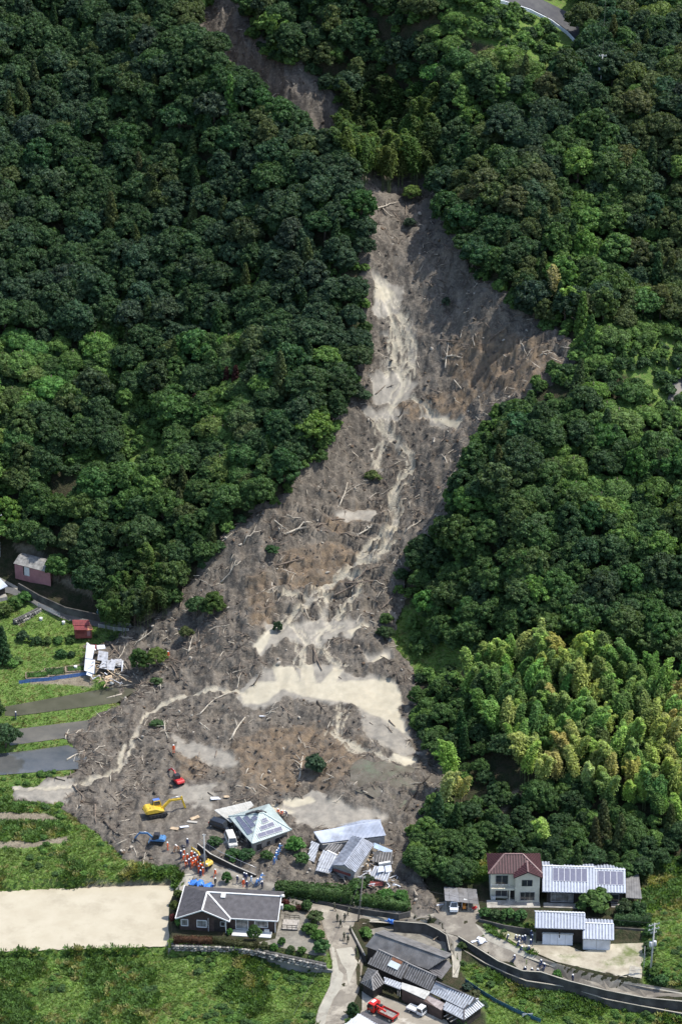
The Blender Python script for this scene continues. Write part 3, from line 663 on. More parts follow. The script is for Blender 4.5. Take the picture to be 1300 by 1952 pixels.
BOT_S = [(780,1600),(830,1530),(900,1480),(950,1500),(965,1530),(1000,1525),(1010,1480),(1140,1475),(1250,1540),(1420,1560),(1420,1640),(1290,1620),(1220,1630),(1060,1630),(920,1600),(880,1660),(800,1640)]
BAMBOO_R = [(900,1240),(960,1190),(1060,1200),(1180,1190),(1240,1245),(1420,1240),(1420,1540),(1250,1510),(1150,1470),(1070,1450),(980,1440),(960,1370),(890,1300)]
BAMBOO_T = [(670,160),(740,145),(830,175),(840,260),(820,300),(760,310),(690,300),(640,260)]
BAMBOO_L = [(290,1010),(330,1010),(335,1080),(310,1130),(200,1160),(170,1120),(250,1060)]
HU = 5.6
_G = []
s = 3.55
for r_ in range(int(360 / (s * .87))):
    for c_ in range(int(205 / s)):
        _G.append((-102 + c_ * s + (r_ % 2) * s / 2 + rnd.uniform(-1.3, 1.3), 425 + r_ * s * .87 + rnd.uniform(-1.3, 1.3)))
_G = np.array(_G); gz = Z(_G[:, 0], _G[:, 1]); gpx, gpy, gd = proj(_G[:, 0], _G[:, 1], gz + HU)
inside = lambda q: inpoly(gpx, gpy, q)
bam = inside(BAMBOO_R) | inside(BAMBOO_T) | inside(BAMBOO_L)
wood = (inside(LEFT_W) | inside(RIGHT_W) | inside(RIGHT_L)) & ~bam
for q in LEFT_HOLE + ROADT: wood &= ~inside(q)
_md = dpoly(_G[:, 0], _G[:, 1], mud_w, True); wood &= ~(inpoly(_G[:, 0], _G[:, 1], mud_w) & (_md > 1.5))
low = (inside(BOT_W) | inside(BOT_S)) & ~bam & ~(inpoly(_G[:, 0], _G[:, 1], mud_w) & (_md > 1.5))
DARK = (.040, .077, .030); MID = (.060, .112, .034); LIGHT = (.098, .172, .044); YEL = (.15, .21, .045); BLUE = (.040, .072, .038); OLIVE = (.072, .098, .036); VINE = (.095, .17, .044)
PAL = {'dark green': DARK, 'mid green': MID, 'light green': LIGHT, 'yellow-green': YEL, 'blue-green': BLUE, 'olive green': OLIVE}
def pick_shade(px, py, v, left):
    z = v[0]; q = v[1]
    if left and py < 640: w = ['blue-green', 'dark green', 'blue-green', 'dark green', 'dark green', 'olive green']  # upper left: cloud shadow put into darker, bluer leaf tints
    elif left: w = ['dark green', 'mid green', 'mid green', 'dark green', 'light green', 'olive green']
    elif py < 640: w = ['dark green', 'dark green', 'olive green', 'blue-green', 'mid green', 'light green']
    else: w = ['mid green', 'dark green', 'mid green', 'dark green', 'light green', 'mid green']
    k = int(np.clip((z - .28) / .44 * 6, 0, 5.99)); return w[k] if q < .75 else w[int(q * 97) % 6]
trees = []   # everything that could be a single tree: (screen size, x, y, z, kind, shade, scale)
zn = fbm(_G[:, 0], _G[:, 1], .035, 3, 7)
for i in np.nonzero(wood | low)[0]:
    X, Y = _G[i]; px, py = gpx[i], gpy[i]; left = px < 720 and (py > 330 or px < 400 + py * .8)
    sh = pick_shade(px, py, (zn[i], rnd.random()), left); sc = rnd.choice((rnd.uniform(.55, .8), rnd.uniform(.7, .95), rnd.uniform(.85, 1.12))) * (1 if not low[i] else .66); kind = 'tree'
    if rnd.random() < .07: kind = 'cedar'; sh = rnd.choice(['dark green', 'olive green']); sc = rnd.uniform(.7, .95)
    # vines smother the valley side of the lower left slope and parts of the right
    vz = fbm(X, Y, .05, 2, 77)
    if (left and 620 < py < 1080 and px < 480 and vz > .5) or (not left and ((px > 1050 and 560 < py < 1180 and vz > .56) or (py < 120 and 830 < px < 1080))): kind = 'mound'; sh = rnd.choice(['light green', 'mid green', 'light green'])
    if px > 1090 and 585 < py < 720: kind = 'mound'; sh = 'light green'; sc *= .8
    trees.append([gd[i], X, Y, float(gz[i]), kind, sh, sc, px, py])
# single trees that stand out
for px, py, kind, sh, sc in [(375,1150,'tree','mid green',.62),(408,1145,'tree','mid green',.7),(265,1255,'tree','mid green',.62),(298,1250,'tree','light green',.55),(735,1200,'tree','dark green',.5),(785,362,'tree','light green',.55),
    (440,195,'cedar','light green',1.0),(535,720,'cedar','olive green',1.0),(1110,590,'cedar','light green',1.05),(1120,640,'cedar','mid green',.9),(340,680,'cedar','mid green',.9),(10,1390,'tree','dark green',.75),(-20,1350,'tree','dark green',.8),(5,1230,'cedar','dark green',.8),(840,1640,'cedar','mid green',.6),(870,1660,'tree','mid green',.6),(790,1620,'tree','light green',.6),(680,745,'tree','blue-green',.5),
    (112,1072,'tree','mid green',.8),(1080,120,'tree','dark green',1.2),(1190,75,'tree','mid green',1.0)]:
    p = at(px, py, HU * sc); trees.append([0, p.x, p.y, float(Z(p.x, p.y)), kind, sh, sc, px, py])
for px, py in ((432,712),(450,725),(372,775)):
    p = at(px, py, 5); trees.append([0, p.x, p.y, float(Z(p.x, p.y)), 'cedar', 'red-brown', .75, px, py])
PAL['red-brown'] = (.045, .018, .016)
trees.sort(key=lambda t: t[0] / t[6] + (150 if not (-20 < t[7] < 1320 and -20 < t[8] < 1990) else 0))
N_TREE = {'tree': 290, 'cedar': 60, 'mound': 60}
sides = lambda px, py: 'left' if px < 720 and (py > 330 or px < 400 + py * .8) else 'right'
BANDS = [(1690, 'behind the houses'), (1480, 'beside the concrete slope'), (1400, 'beside the buried terrace'), (1280, 'beside the silt pond'), (1160, 'beside the sand shelf'), (1040, 'beside the rusty terraces'), (930, 'beside the driftwood tangle'),
         (800, 'beside the upper flat'), (690, 'beside the side scar'), (560, 'beside the pale streambed'), (430, 'beside the slide head'), (300, 'beside the upper bamboo'), (150, 'beside the dark gully'), (40, 'near the hilltop road')]
KINDW = {'tree': ('broadleaf tree', 'rounded crown'), 'cedar': ('cedar', 'narrow crown'), 'mound': ('tree', 'smothered in vines')}
NAMES = {'tree': 'broadleaf_tree', 'cedar': 'cedar_tree', 'mound': 'vine_covered_tree'}
cnt = {k: 0 for k in N_TREE}; rest = []; singles = []
protos = {}
for t in trees:
    k = t[4]; inv = not (-30 < t[7] < 1330 and -40 < t[8] < 1990)
    if cnt[k] < N_TREE[k] and not inv: cnt[k] += 1; singles.append(t)
    else: rest.append(t)
SLIDE_EDGE = [tuple(p) for p in MUD_OUT]
for t in singles: t.append(float(dpoly(np.array([t[7]]), np.array([t[8]]), SLIDE_EDGE, True)[0]))
groups = {}
for t in singles:
    band = min(BANDS, key=lambda b: abs(b[0] - t[8]))[1]; ring = int(t[9] // 55)
    t.append((sides(t[7], t[8]), band, t[4], t[5])); groups.setdefault(t[10], []).append(t)
ORDN = ['first', 'second', 'third', 'fourth', 'fifth', 'sixth', 'seventh', 'eighth', 'ninth', 'tenth', 'eleventh', 'twelfth', 'thirteenth', 'fourteenth', 'fifteenth', 'sixteenth', 'seventeenth', 'eighteenth', 'nineteenth', 'twentieth'] + ['%s from twentieth' % k for k in ('next', 'second', 'third', 'fourth', 'fifth', 'sixth', 'seventh', 'eighth', 'ninth', 'tenth')]
ORD = [w + ' from the slide' if 'from' not in w else w + ' outward' for w in ORDN]
for key, ts in groups.items():
    ts.sort(key=lambda t: t[9])
    for j, t in enumerate(ts):
        sd, band, k, sh = key
        w = f"{sh} {'vine-smothered tree' if k == 'mound' else KINDW[k][0]}, {sd} slope {band.replace('beside', 'level with')}"
        if len(ts) > 1: w += ', ' + ORD[j]
        t.append(w)
def make_tree(t):
    k = t[4]; o = empty(NAMES[k], (t[1], t[2], t[3] - .2), rnd.uniform(0, 6.28), t[11], 'tree', {'tree': 'broadleaf trees on the slopes', 'cedar': 'cedars among the broadleaf trees', 'mound': 'trees smothered in vines'}[k])
    kit = {'tree': KIT, 'cedar': CEDAR, 'mound': MOUND}[k]
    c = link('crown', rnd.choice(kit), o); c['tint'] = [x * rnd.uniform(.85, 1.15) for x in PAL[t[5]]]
    s = t[6]; o.scale = (s * rnd.uniform(.92, 1.08), s * rnd.uniform(.92, 1.08), s * rnd.uniform(.9, 1.1))
    link('trunk', rnd.choice(TRUNKS), o)
    if t[9] < 30 and 350 < t[8] < 1500: o.rotation_euler = (rnd.uniform(-.22, .22), rnd.uniform(-.22, .22), o.rotation_euler.z)
    return o
for t in singles: make_tree(t)
# the rest of the wood, too many to count
kit_o = [bpy.data.objects.new('k%02d' % i, m) for i, m in enumerate(KIT + MOUND + CEDAR)]
tr_o = [bpy.data.objects.new('t%02d' % i, m) for i, m in enumerate(TRUNKS)]
def rest_cloud(name, protos, idx, label, ts):
    n = len(ts); g = np.random.default_rng(5)
    rot = np.stack([g.normal(0, .06, n), g.normal(0, .06, n), g.uniform(0, 6.28, n)], 1); sc = np.array([t[6] for t in ts])[:, None] * g.uniform(.92, 1.08, (n, 3))
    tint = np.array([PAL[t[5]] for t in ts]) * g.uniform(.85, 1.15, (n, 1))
    return scatter(name, [(t[1], t[2], t[3] - .2) for t in ts], protos, rot, sc, idx, tint, label, 'forest')
ri = [(rnd.randrange(len(KIT)) if t[4] == 'tree' else len(KIT) + rnd.randrange(3) + (3 if t[4] == 'cedar' else 0)) for t in rest]
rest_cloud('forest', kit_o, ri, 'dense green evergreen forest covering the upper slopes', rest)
# bamboo
bl = []
sB = 3.0
for r_ in range(int(330 / (sB * .87))):
    for c_ in range(int(205 / sB)):
        bl.append((-102 + c_ * sB + (r_ % 2) * sB / 2 + rnd.uniform(-.9, .9), 425 + r_ * sB * .87 + rnd.uniform(-.9, .9)))
bl = np.array(bl); bz = Z(bl[:, 0], bl[:, 1]); bx, by, bd = proj(bl[:, 0], bl[:, 1], bz + 8.0)
BS = []
for nm, q in (('lower', BAMBOO_R), ('upper', BAMBOO_T), ('side', BAMBOO_L)):
    ix = np.nonzero(inpoly(bx, by, q))[0]
    for i in ix: BS.append((nm, *bl[i], float(bz[i]), bx[i], by[i]))
for px, py in ((860,1440),(880,1470),(850,1480),(1035,1560),(1260,1500),(1060,520),(1085,545)):
    p = at(px, py, 8.0); BS.append(('lower', p.x, p.y, float(Z(p.x, p.y)), px, py))
BT = {'yellow-green': (.29, .36, .10), 'fresh green': (.19, .30, .08), 'straw-yellow': (.36, .36, .14), 'mid green': (.11, .19, .055)}
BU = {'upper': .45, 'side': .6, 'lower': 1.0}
bgr = {}; bsingle = []; brest = []
for i, b in enumerate(BS):
    nz_ = float(fbm(b[1], b[2], .09, 2, 15)) + rnd.uniform(-.12, .12)
    tn = ('mid green' if nz_ < .3 else 'fresh green' if nz_ < .44 else 'yellow-green' if nz_ < .6 else 'straw-yellow') if b[0] == 'lower' else ('mid green' if nz_ < .52 else 'fresh green')
    b = (*b, tn)
    if b[4] < 1315 and len(bsingle) < 290: bsingle.append(b); bgr.setdefault((b[0], tn), []).append(b)
    else: brest.append(b)
WHERE = {'lower': 'grove above the houses', 'upper': 'slide-head stand', 'side': 'guardrail thicket'}
brow = {}
for b in bsingle: brow.setdefault((b[0], b[6], int((b[5] - (1150 if b[0] == 'lower' else 100 if b[0] == 'upper' else 1000)) // 42)), []).append(b)
rows_of = {}
for k in brow: rows_of.setdefault(k[0], set()).add(k[2])
blab = {}
for k, v in brow.items():
    v.sort(key=lambda b: b[4]); rr = sorted(rows_of[k[0]]).index(k[2])
    for j, b in enumerate(v): blab[id(b)] = f"{k[1]} bamboo in the {WHERE[k[0]]}, {ORDN[rr]} row down" + (f", {ORDN[j]} from left" if len(v) > 1 else '')
for b in bsingle:
    o = empty('bamboo_clump', (b[1], b[2], b[3] - .2), rnd.uniform(0, 6.28), blab[id(b)], 'bamboo', f"bamboo clumps in the {WHERE[b[0]]}")
    f, cu = rnd.choice(BAM); s_ = rnd.uniform(.8, 1.1) * (1.2 if b[0] == 'upper' else 1); o.scale = (s_, s_, s_ * rnd.uniform(.9, 1.15))
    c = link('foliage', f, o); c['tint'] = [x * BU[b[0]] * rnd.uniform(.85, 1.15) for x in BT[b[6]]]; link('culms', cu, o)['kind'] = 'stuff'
if brest:
    n = len(brest); g = np.random.default_rng(8); po = [bpy.data.objects.new('b%02d' % i, m[0]) for i, m in enumerate(BAM)]
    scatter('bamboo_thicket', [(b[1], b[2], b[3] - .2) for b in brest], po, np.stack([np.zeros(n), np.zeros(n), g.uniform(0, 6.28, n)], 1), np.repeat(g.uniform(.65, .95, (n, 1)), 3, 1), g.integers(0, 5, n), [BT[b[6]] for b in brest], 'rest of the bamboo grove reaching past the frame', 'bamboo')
# undergrowth on the forest floor, so that gaps show shrubs and not bare soil
_u = np.random.default_rng(21); n = 14000
ux = _u.uniform(-95, 95, n); uy = _u.uniform(430, 700, n); uz = Z(ux, uy); upx, upy, _ = proj(ux, uy, uz)
mudin = inpoly(ux, uy, mud_w) & (dpoly(ux, uy, mud_w, True) > 2.0)
k = (upy < 1660) & ~mudin & (inpoly(upx, upy, LEFT_W) | inpoly(upx, upy, RIGHT_W) | inpoly(upx, upy, RIGHT_L) | inpoly(upx, upy, BOT_W) | inpoly(upx, upy, BOT_S) | inpoly(upx, upy, BAMBOO_R) | ((uy > 480) & (upy < 1250) & (upx > 780)) | (dpoly(ux, uy, mud_w, True) < 3) & (upy < 1150))
for q in ROADT[1:2]: k &= ~inpoly(upx, upy, [(900,-60),(1110,-60),(1118,100),(1090,90),(1000,25),(900,5)])
ux, uy, uz = ux[k], uy[k], uz[k]; n = len(ux)
so = [bpy.data.objects.new('s%02d' % i, m) for i, m in enumerate(SHRUB)]
tv = np.array([MID, LIGHT, DARK, VINE])[_u.integers(0, 4, n)] * _u.uniform(.8, 1.2, (n, 1))
scatter('undergrowth', np.stack([ux, uy, uz - .1], 1), so, np.stack([np.zeros(n), np.zeros(n), _u.uniform(0, 6.28, n)], 1), np.repeat(_u.uniform(.9, 2.0, (n, 1)), 3, 1) * _u.uniform(.8, 1.2, (n, 3)), _u.integers(0, 4, n), tv, 'low green shrubs and vines under and between the trees', 'undergrowth')
print('TREES', cnt, 'rest', len(rest), 'bamboo', len(bsingle), len(brest), 'under', n)
# ------------------------------------------------------------------ builders for houses
class Fr:
    """frame of a building: x along its front, y away, z up, from two pixels on its front at height z"""
    def __init__(s, A, B, z):
        a = Vector(P(*A, z)); b = Vector(P(*B, z)); d = b - a; s.o = a; s.L = d.length; s.rz = math.atan2(d.y, d.x)
        s.M = Matrix.Translation(a) @ Matrix.Rotation(s.rz, 4, 'Z'); s.I = s.M.inverted()
    def loc(s, px, py, h): return s.I @ Vector(P(px, py, s.o.z + h))
    def empty(s, name, label, cat, group=None): return empty(name, s.o, s.rz, label, cat, group)
def cut_line(uv, u):
    """span of v where the outline uv is cut at u"""
    vs = []
    for (a, b), (c, d) in zip(uv, uv[1:] + uv[:1]):
        if (a - u) * (c - u) < 0: vs.append(b + (d - b) * (u - a) / (c - a))
    return (min(vs), max(vs)) if len(vs) >= 2 else None
def rib_bars(mb, pts, pitch, w, h, m=0, trim=.03):
    pts = [Vector(p) for p in pts]; n = len(pts); nv = Vector((0, 0, 0))
    for i in range(n): nv += pts[i].cross(pts[(i + 1) % n])
    nv.normalize()
    if nv.z < 0: nv = -nv
    e = (pts[1] - pts[0]).normalized(); g = nv.cross(e)
    uv = [((p - pts[0]).dot(e), (p - pts[0]).dot(g)) for p in pts]
    u = min(q[0] for q in uv) + pitch * .5; top = max(q[0] for q in uv)
    while u < top:
        sp = cut_line(uv, u)
        if sp and sp[1] - sp[0] > .15:
            a = pts[0] + e * u + g * (sp[0] + trim) + nv * (h * .5 + .002); b = pts[0] + e * u + g * (sp[1] - trim) + nv * (h * .5 + .002)
            mb.bar(a, b, w, h, m, nv)
        u += pitch
def roof_part(parent, plates, m, rib=None, ribm=None, th=.14, name='roof', cap=None, capm=None, label=None):
    """one roof: plates (eave edge first), ribs or tile rows on them, ridge caps"""
    mb = MB()
    for p in plates: mb.plate(p, th)
    o = mb.build(name, [m], parent)
    if label: o['label'] = label
    if rib:
        rb = MB()
        for p in plates: rib_bars(rb, p, *rib)
        r = rb.build('tile_rows' if rib[1] > .2 else 'roof_seams', [ribm or m], o); r['kind'] = 'stuff'
    for a, b in cap or ():
        c = MB(); a = Vector(a); b = Vector(b); c.bar(a + Vector((0, 0, .06)), b + Vector((0, 0, .06)), .3, .2); c.build('ridge_cap', [capm or m], o, .03)
    return o
def gable(x0, x1, y0, y1, ze, zr, yr=None, zb=None):
    yr = (y0 + y1) / 2 if yr is None else yr; zb = ze if zb is None else zb
    return [[(x0, y0, ze), (x1, y0, ze), (x1, yr, zr), (x0, yr, zr)], [(x1, y1, zb), (x0, y1, zb), (x0, yr, zr), (x1, yr, zr)]], [((x0, yr, zr), (x1, yr, zr))]
def hip(x0, x1, y0, y1, ze, zr, h0, h1):
    yr = (y0 + y1) / 2; a = (x0 + h0, yr, zr); b = (x1 - h1, yr, zr); q = [(x0, y0, ze), (x1, y0, ze), (x1, y1, ze), (x0, y1, ze)]
    return [[q[0], q[1], b, a], [q[1], q[2], b], [q[2], q[3], a, b], [q[3], q[0], a]], [(a, b), (q[0], a), (q[1], b), (q[2], b), (q[3], a)]
def walls(parent, x0, x1, y0, y1, z1, m, z0=-.6, name='wall', gables=None, label=None):
    mb = MB()
    if gables is None: mb.box(((x0 + x1) / 2, (y0 + y1) / 2, z0), (x1 - x0, y1 - y0, z1 - z0))
    else:   # gables = ridge height, ridge along x
        out = [(y0, z0), (y1, z0), (y1, z1), ((y0 + y1) / 2, gables), (y0, z1)]
        a = [mb.bm.verts.new((x0, p[0], p[1])) for p in out]; b = [mb.bm.verts.new((x1, p[0], p[1])) for p in out]
        mb.bm.faces.new(a); mb.bm.faces.new(b[::-1])
        for i in range(5): mb.bm.faces.new([a[i], b[i], b[(i + 1) % 5], a[(i + 1) % 5]])
    o = mb.build(name, [m], parent)
    if label: o['label'] = label
    return o
def window(parent, x0, x1, z0, z1, y, fm, gm, panes=2, face='front', name='window', t=.07):
    """a frame standing proud of the wall, with its panes"""
    def T(x, d, z): return (x, y - d, z) if face == 'front' else ((y - d, x, z) if face == 'left' else (y + d, x, z))
    mb = MB(); up = (0, 0, 1)
    for a, b in (((x0, z0), (x1, z0)), ((x0, z1), (x1, z1)), ((x0, z0), (x0, z1)), ((x1, z0), (x1, z1))): mb.bar(T(a[0], .05, a[1]), T(b[0], .05, b[1]), t, t + .004 * (a[0] == b[0]), 0, up if a[1] == b[1] else (1, .3, 0))
    f = mb.build(name, [fm], parent)
    w = (x1 - x0) / panes
    for k in range(panes):
        pm = MB(); a, b = x0 + w * k + .03, x0 + w * (k + 1) - .03; d = .02 + .018 * (k % 2)
        pm.face([T(a, d, z0), T(b, d, z0), T(b, d, z1), T(a, d, z1)]); g = pm.build('pane', [gm], f)
    return f
def block(parent, name, m, c, d, rz=0, bevel=.02, label=None):
    o = MB().box(c, d, rz).build(name, [m], parent, bevel)
    if label: o['label'] = label
    return o
def post(parent, name, m, a, b, r=.05, n=6): return MB().tube([a, b], r, n).build(name, [m], parent)
def solar(parent, o, ex, ey, nx, ny, w, h, gap=.04, lift=.12, skip=()):
    """panels set out on a roof from o along unit vectors ex (eave) and ey (up the slope)"""
    o = Vector(o); ex = Vector(ex).normalized(); ey = Vector(ey).normalized(); n = ex.cross(ey).normalized()
    if n.z < 0: n = -n
    for j in range(ny):
        for i in range(nx):
            if (i, j) in skip: continue
            a = o + ex * (i * (w + gap)) + ey * (j * (h + gap)) + n * lift
            mb = MB(); mb.plate([a, a + ex * w, a + ex * w + ey * h, a + ey * h], .05); pn = mb.build('solar_panel', [PV], parent)
            fm = MB()
            for p, q in ((a, a + ex * w), (a + ex * w, a + ex * w + ey * h), (a + ex * w + ey * h, a + ey * h), (a + ey * h, a)): fm.bar(p, q, .05, .07, 0, n)
            fm.build('panel_frame', [ALU], pn)
WH = mat('white_paint', (.62, .62, .59), .5, .12, 1.5, dirt=.25); CREAMW = mat('cream_wall', (.62, .58, .46), .8, .1, .8, dirt=.25); BROWNW = mat('brown_siding', (.075, .05, .042), .7, .3, 2)
DARKW = mat('dark_timber', (.035, .028, .024), .8, .4, 2); GREYW = mat('grey_mortar', (.34, .33, .31), .85, .2, 1, dirt=.4); BEIGEW = mat('beige_siding', (.33, .29, .24), .8, .15, 1, dirt=.4)
ALU = mat('aluminium', (.55, .56, .57), .35, .1, 3, metal=.6); GLASS = mat('dark_glass', (.03, .035, .04), .08, .2, 1, spec=.8); CURT = mat('curtained_glass', (.22, .22, .21), .25, .5, 1.2, spec=.7)
T_MAR = mat('maroon_tile', (.075, .030, .032), .45, .25, 1.5); G_MAR = mat('maroon_bed', (.034, .014, .016), .6); T_GREY = mat('silver_tile', (.40, .43, .50), .42, .12, 1.0, dirt=.15); G_GREY = mat('silver_bed', (.235, .26, .31), .5, .2); T_OLD = mat('old_tile', (.20, .192, .185), .6, .35, 1.3, dirt=.4); G_OLD = mat('old_bed', (.075, .072, .07), .7, .3)  # bed colours: groove darkening put into darker copies of each tile colour
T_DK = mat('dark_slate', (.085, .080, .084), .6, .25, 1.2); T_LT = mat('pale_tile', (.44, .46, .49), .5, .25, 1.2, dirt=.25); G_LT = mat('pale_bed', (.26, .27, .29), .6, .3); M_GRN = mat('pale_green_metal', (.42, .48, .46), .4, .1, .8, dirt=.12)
M_BLU = mat('blue_grey_metal', (.40, .44, .52), .4, .15, .6, dirt=.3); M_PALE = mat('pale_metal', (.50, .49, .45), .5, .15, .8, dirt=.35); M_GREY = mat('grey_metal', (.16, .155, .15), .55, .3, .8, dirt=.35)
PV = mat('solar_cells', (.115, .118, .165), .25, .12, 2, spec=.9); WOOD = mat('weathered_board', (.30, .24, .17), .85, .4, 3); CONC = mat('concrete', (.36, .34, .30), .9, .25, .7, .3, 6, dirt=.5); CONCD = mat('stained_concrete', (.07, .066, .06), .9, .5, .6, .3, 5, dirt=.12)  # solar cells: base colour lightened, sky reflection put into it
PINK = mat('pink_sheet', (.36, .17, .17), .7, .15, 1, dirt=.2); REDR = mat('red_sheet', (.17, .030, .030), .6, .3, 1.2); REDW = mat('dull_red_wall', (.24, .06, .05), .7, .2, 2); RUSTM = mat('rusty_sheet', (.25, .11, .06), .8, .4, 2)
BLACKM = mat('black_rubber', (.018, .018, .018), .6, .3, 4); STEEL = mat('galvanised_steel', (.42, .43, .44), .45, .15, 2, metal=.3); BLUEP = mat('blue_plastic', (.05, .20, .62), .45, .3, 1.5); OLIVEW = mat('bamboo_pole_wood', (.25, .2, .1), .8, .3, 2)

# ------------------------------------------------------------------ the maroon-roofed house
F = Fr((934.5, 1720), (1027, 1720), 1.5); h = F.empty('two_storey_house', 'cream two-storey house with a maroon tiled hip roof and a balcony', 'house')
Lx = F.L; Dp = 7.0; ze = 5.6; zr = 7.5
wx = Lx * .50    # the wing on the right stands forward
walls(h, 0, Lx, 1.3, Dp, ze, CREAMW); walls(h, wx, Lx, 0, 1.32, ze, CREAMW, name='front_wing'); walls(h, 0.0, wx, .25, 1.28, 2.7, CREAMW, z0=2.35, name='balcony_floor')
pl, cp = hip(-.5, Lx + .5, .8, Dp + .6, ze - .1, zr, 3.0, 3.4); pr = (wx + Lx) / 2
e0 = (wx - .4, -.6, ze - .1); e1 = (Lx + .5, -.6, ze - .1); rg0 = (pr, -.6, ze + 1.15); rg1 = (pr, 3.3, ze + 1.15)
pl2 = [[(wx - .4, 3.0, ze - .09), e0, rg0, rg1], [e1, (Lx + .5, 3.0, ze - .09), rg1, rg0]]
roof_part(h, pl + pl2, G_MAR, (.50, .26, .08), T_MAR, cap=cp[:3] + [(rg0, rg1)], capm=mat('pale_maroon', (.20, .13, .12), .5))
g = MB(); g.prism([(wx + .05, -.02), (Lx - .05, -.02), (Lx - .05, .25), (wx + .05, .25)], ze - .1, ze - .05); g.face([(wx, .0, ze), (Lx, 0, ze), (pr, 0, ze + 1.05)]); g.build('gable_wall', [CREAMW], h)
window(h, .9, 3.1, 3.0, 4.9, 1.3, ALU, GLASS, 2); window(h, .9, 3.0, .5, 2.2, 1.3, ALU, GLASS, 2); window(h, wx + 1.2, wx + 3.0, 3.5, 4.7, 0, mat('dark_frame', (.05, .05, .05), .4), GLASS, 2); window(h, wx + .9, wx + 3.5, .45, 2.2, 0, ALU, GLASS, 3)
window(h, 2.2, 3.0, 3.6, 4.5, 0, ALU, GLASS, 1, 'left'); window(h, 4.3, 5.2, 1.3, 2.3, 0, ALU, GLASS, 1, 'left')
block(h, 'door', DARKW, (3.75, 1.27, .15), (1.1, .1, 2.1))
for k in range(3): MB().bar((.05, .3, 2.95 + .3 * k), (3.3, .3, 2.95 + .3 * k), .06, .09).build('balcony_rail', [ALU], h)
for x in (.06, 1.1, 2.2, 3.3): post(h, 'balcony_post', ALU, (x, .3, 2.7), (x, .3, 3.65), .04)
block(h, 'porch_post', CREAMW, (3.4, .35, 0), (.2, .2, 2.4)); block(h, 'air_conditioner', WH, (.5, .95, 0), (.85, .35, .65)); block(h, 'terrace', CONC, (Lx / 2 - .3, -.55, -.75), (Lx + .8, 2.4, .8)); block(h, 'doorstep', CONC, (3.8, .3, .05), (1.8, .8, .2))

# ------------------------------------------------------------------ the grey-tiled house with solar panels
F = Fr((1034, 1724), (1100, 1726), 1.5); h = F.empty('tiled_house', 'single-storey house with silver-grey tiles and ten solar panels', 'house')
a = F.loc(1033, 1700, 2.9); b = F.loc(1133, 1703, 2.9); r0 = F.loc(1043, 1651, 5.0); x0, x1, y0, yr = a.x, b.x, a.y, r0.y
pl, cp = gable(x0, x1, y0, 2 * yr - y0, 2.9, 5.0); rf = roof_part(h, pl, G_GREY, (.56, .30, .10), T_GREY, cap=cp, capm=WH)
walls(h, x0 + .9, x1 - .1, y0 + .9, 2 * yr - y0 - .9, 2.9, DARKW, gables=4.5)
sv = Vector((0, yr - y0, 2.1)).normalized(); sl = math.hypot(yr - y0, 2.1); pw = (x1 - x0 - 3.2) / 6 - .04
solar(h, Vector((x0 + 1.9, y0, 2.9)) + sv * sl * .42, (1, 0, 0), sv, 6, 1, pw, sl * .5)
c = F.loc(1192, 1700, 2.7); x2 = c.x
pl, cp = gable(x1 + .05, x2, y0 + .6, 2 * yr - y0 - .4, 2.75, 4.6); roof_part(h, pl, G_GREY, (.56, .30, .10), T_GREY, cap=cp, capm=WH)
walls(h, x1 + .2, x2 - .4, y0 + 1.3, 2 * yr - y0 - 1.2, 2.7, DARKW, gables=4.2, name='side_wall')
sv = Vector((0, yr + .1 - y0 - .6, 1.85)).normalized(); sl = math.hypot(yr + .1 - y0 - .6, 1.85); pw = (x2 - x1 - 1.0) / 4 - .04
solar(h, Vector((x1 + .6, y0 + .6, 2.75)) + sv * sl * .33, (1, 0, 0), sv, 4, 1, pw, sl * .58)
roof_part(h, [[(x2 + .05, y0 + .3, 2.0), (x2 + 2.9, y0 + .3, 1.9), (x2 + 2.5, yr + 1.5, 2.9), (x2 + .05, yr + 1.5, 3.0)]], M_GREY, (.45, .06, .05), M_GREY, name='lean_to_roof', label='dark grey sheet roof of the lean-to')
for x, y in ((x2 + .2, y0 + .5), (x2 + 2.6, y0 + .5), (x2 + 2.3, yr + 1.2)): post(h, 'lean_to_post', WOOD, (x, y, -.3), (x, y, 1.95 if y < yr else 2.8), .07)
block(h, 'lean_to_wall', mat('brown_board', (.16, .09, .06), .8), (x2 + 1.2, yr + .9, -.3), (2.4, .12, 3.0))
window(h, x0 + 1.6, x0 + 5.6, .35, 2.1, y0 + .9, ALU, CURT, 4, name='glazed_door'); window(h, x1 + .6, x1 + 2.4, .35, 2.0, y0 + 1.3, ALU, GLASS, 2); window(h, x1 + 3.0, x1 + 4.4, .3, 2.0, y0 + 1.3, ALU, GLASS, 2)
block(h, 'terrace', CONC, ((x0 + x1) / 2 - .8, y0 + .1, -.5), (x1 - x0 - 2.2, 1.5, .6)); block(h, 'doorstep', CONC, (x2 - 1.4, y0 + .6, -.5), (2.2, 1.2, .6))

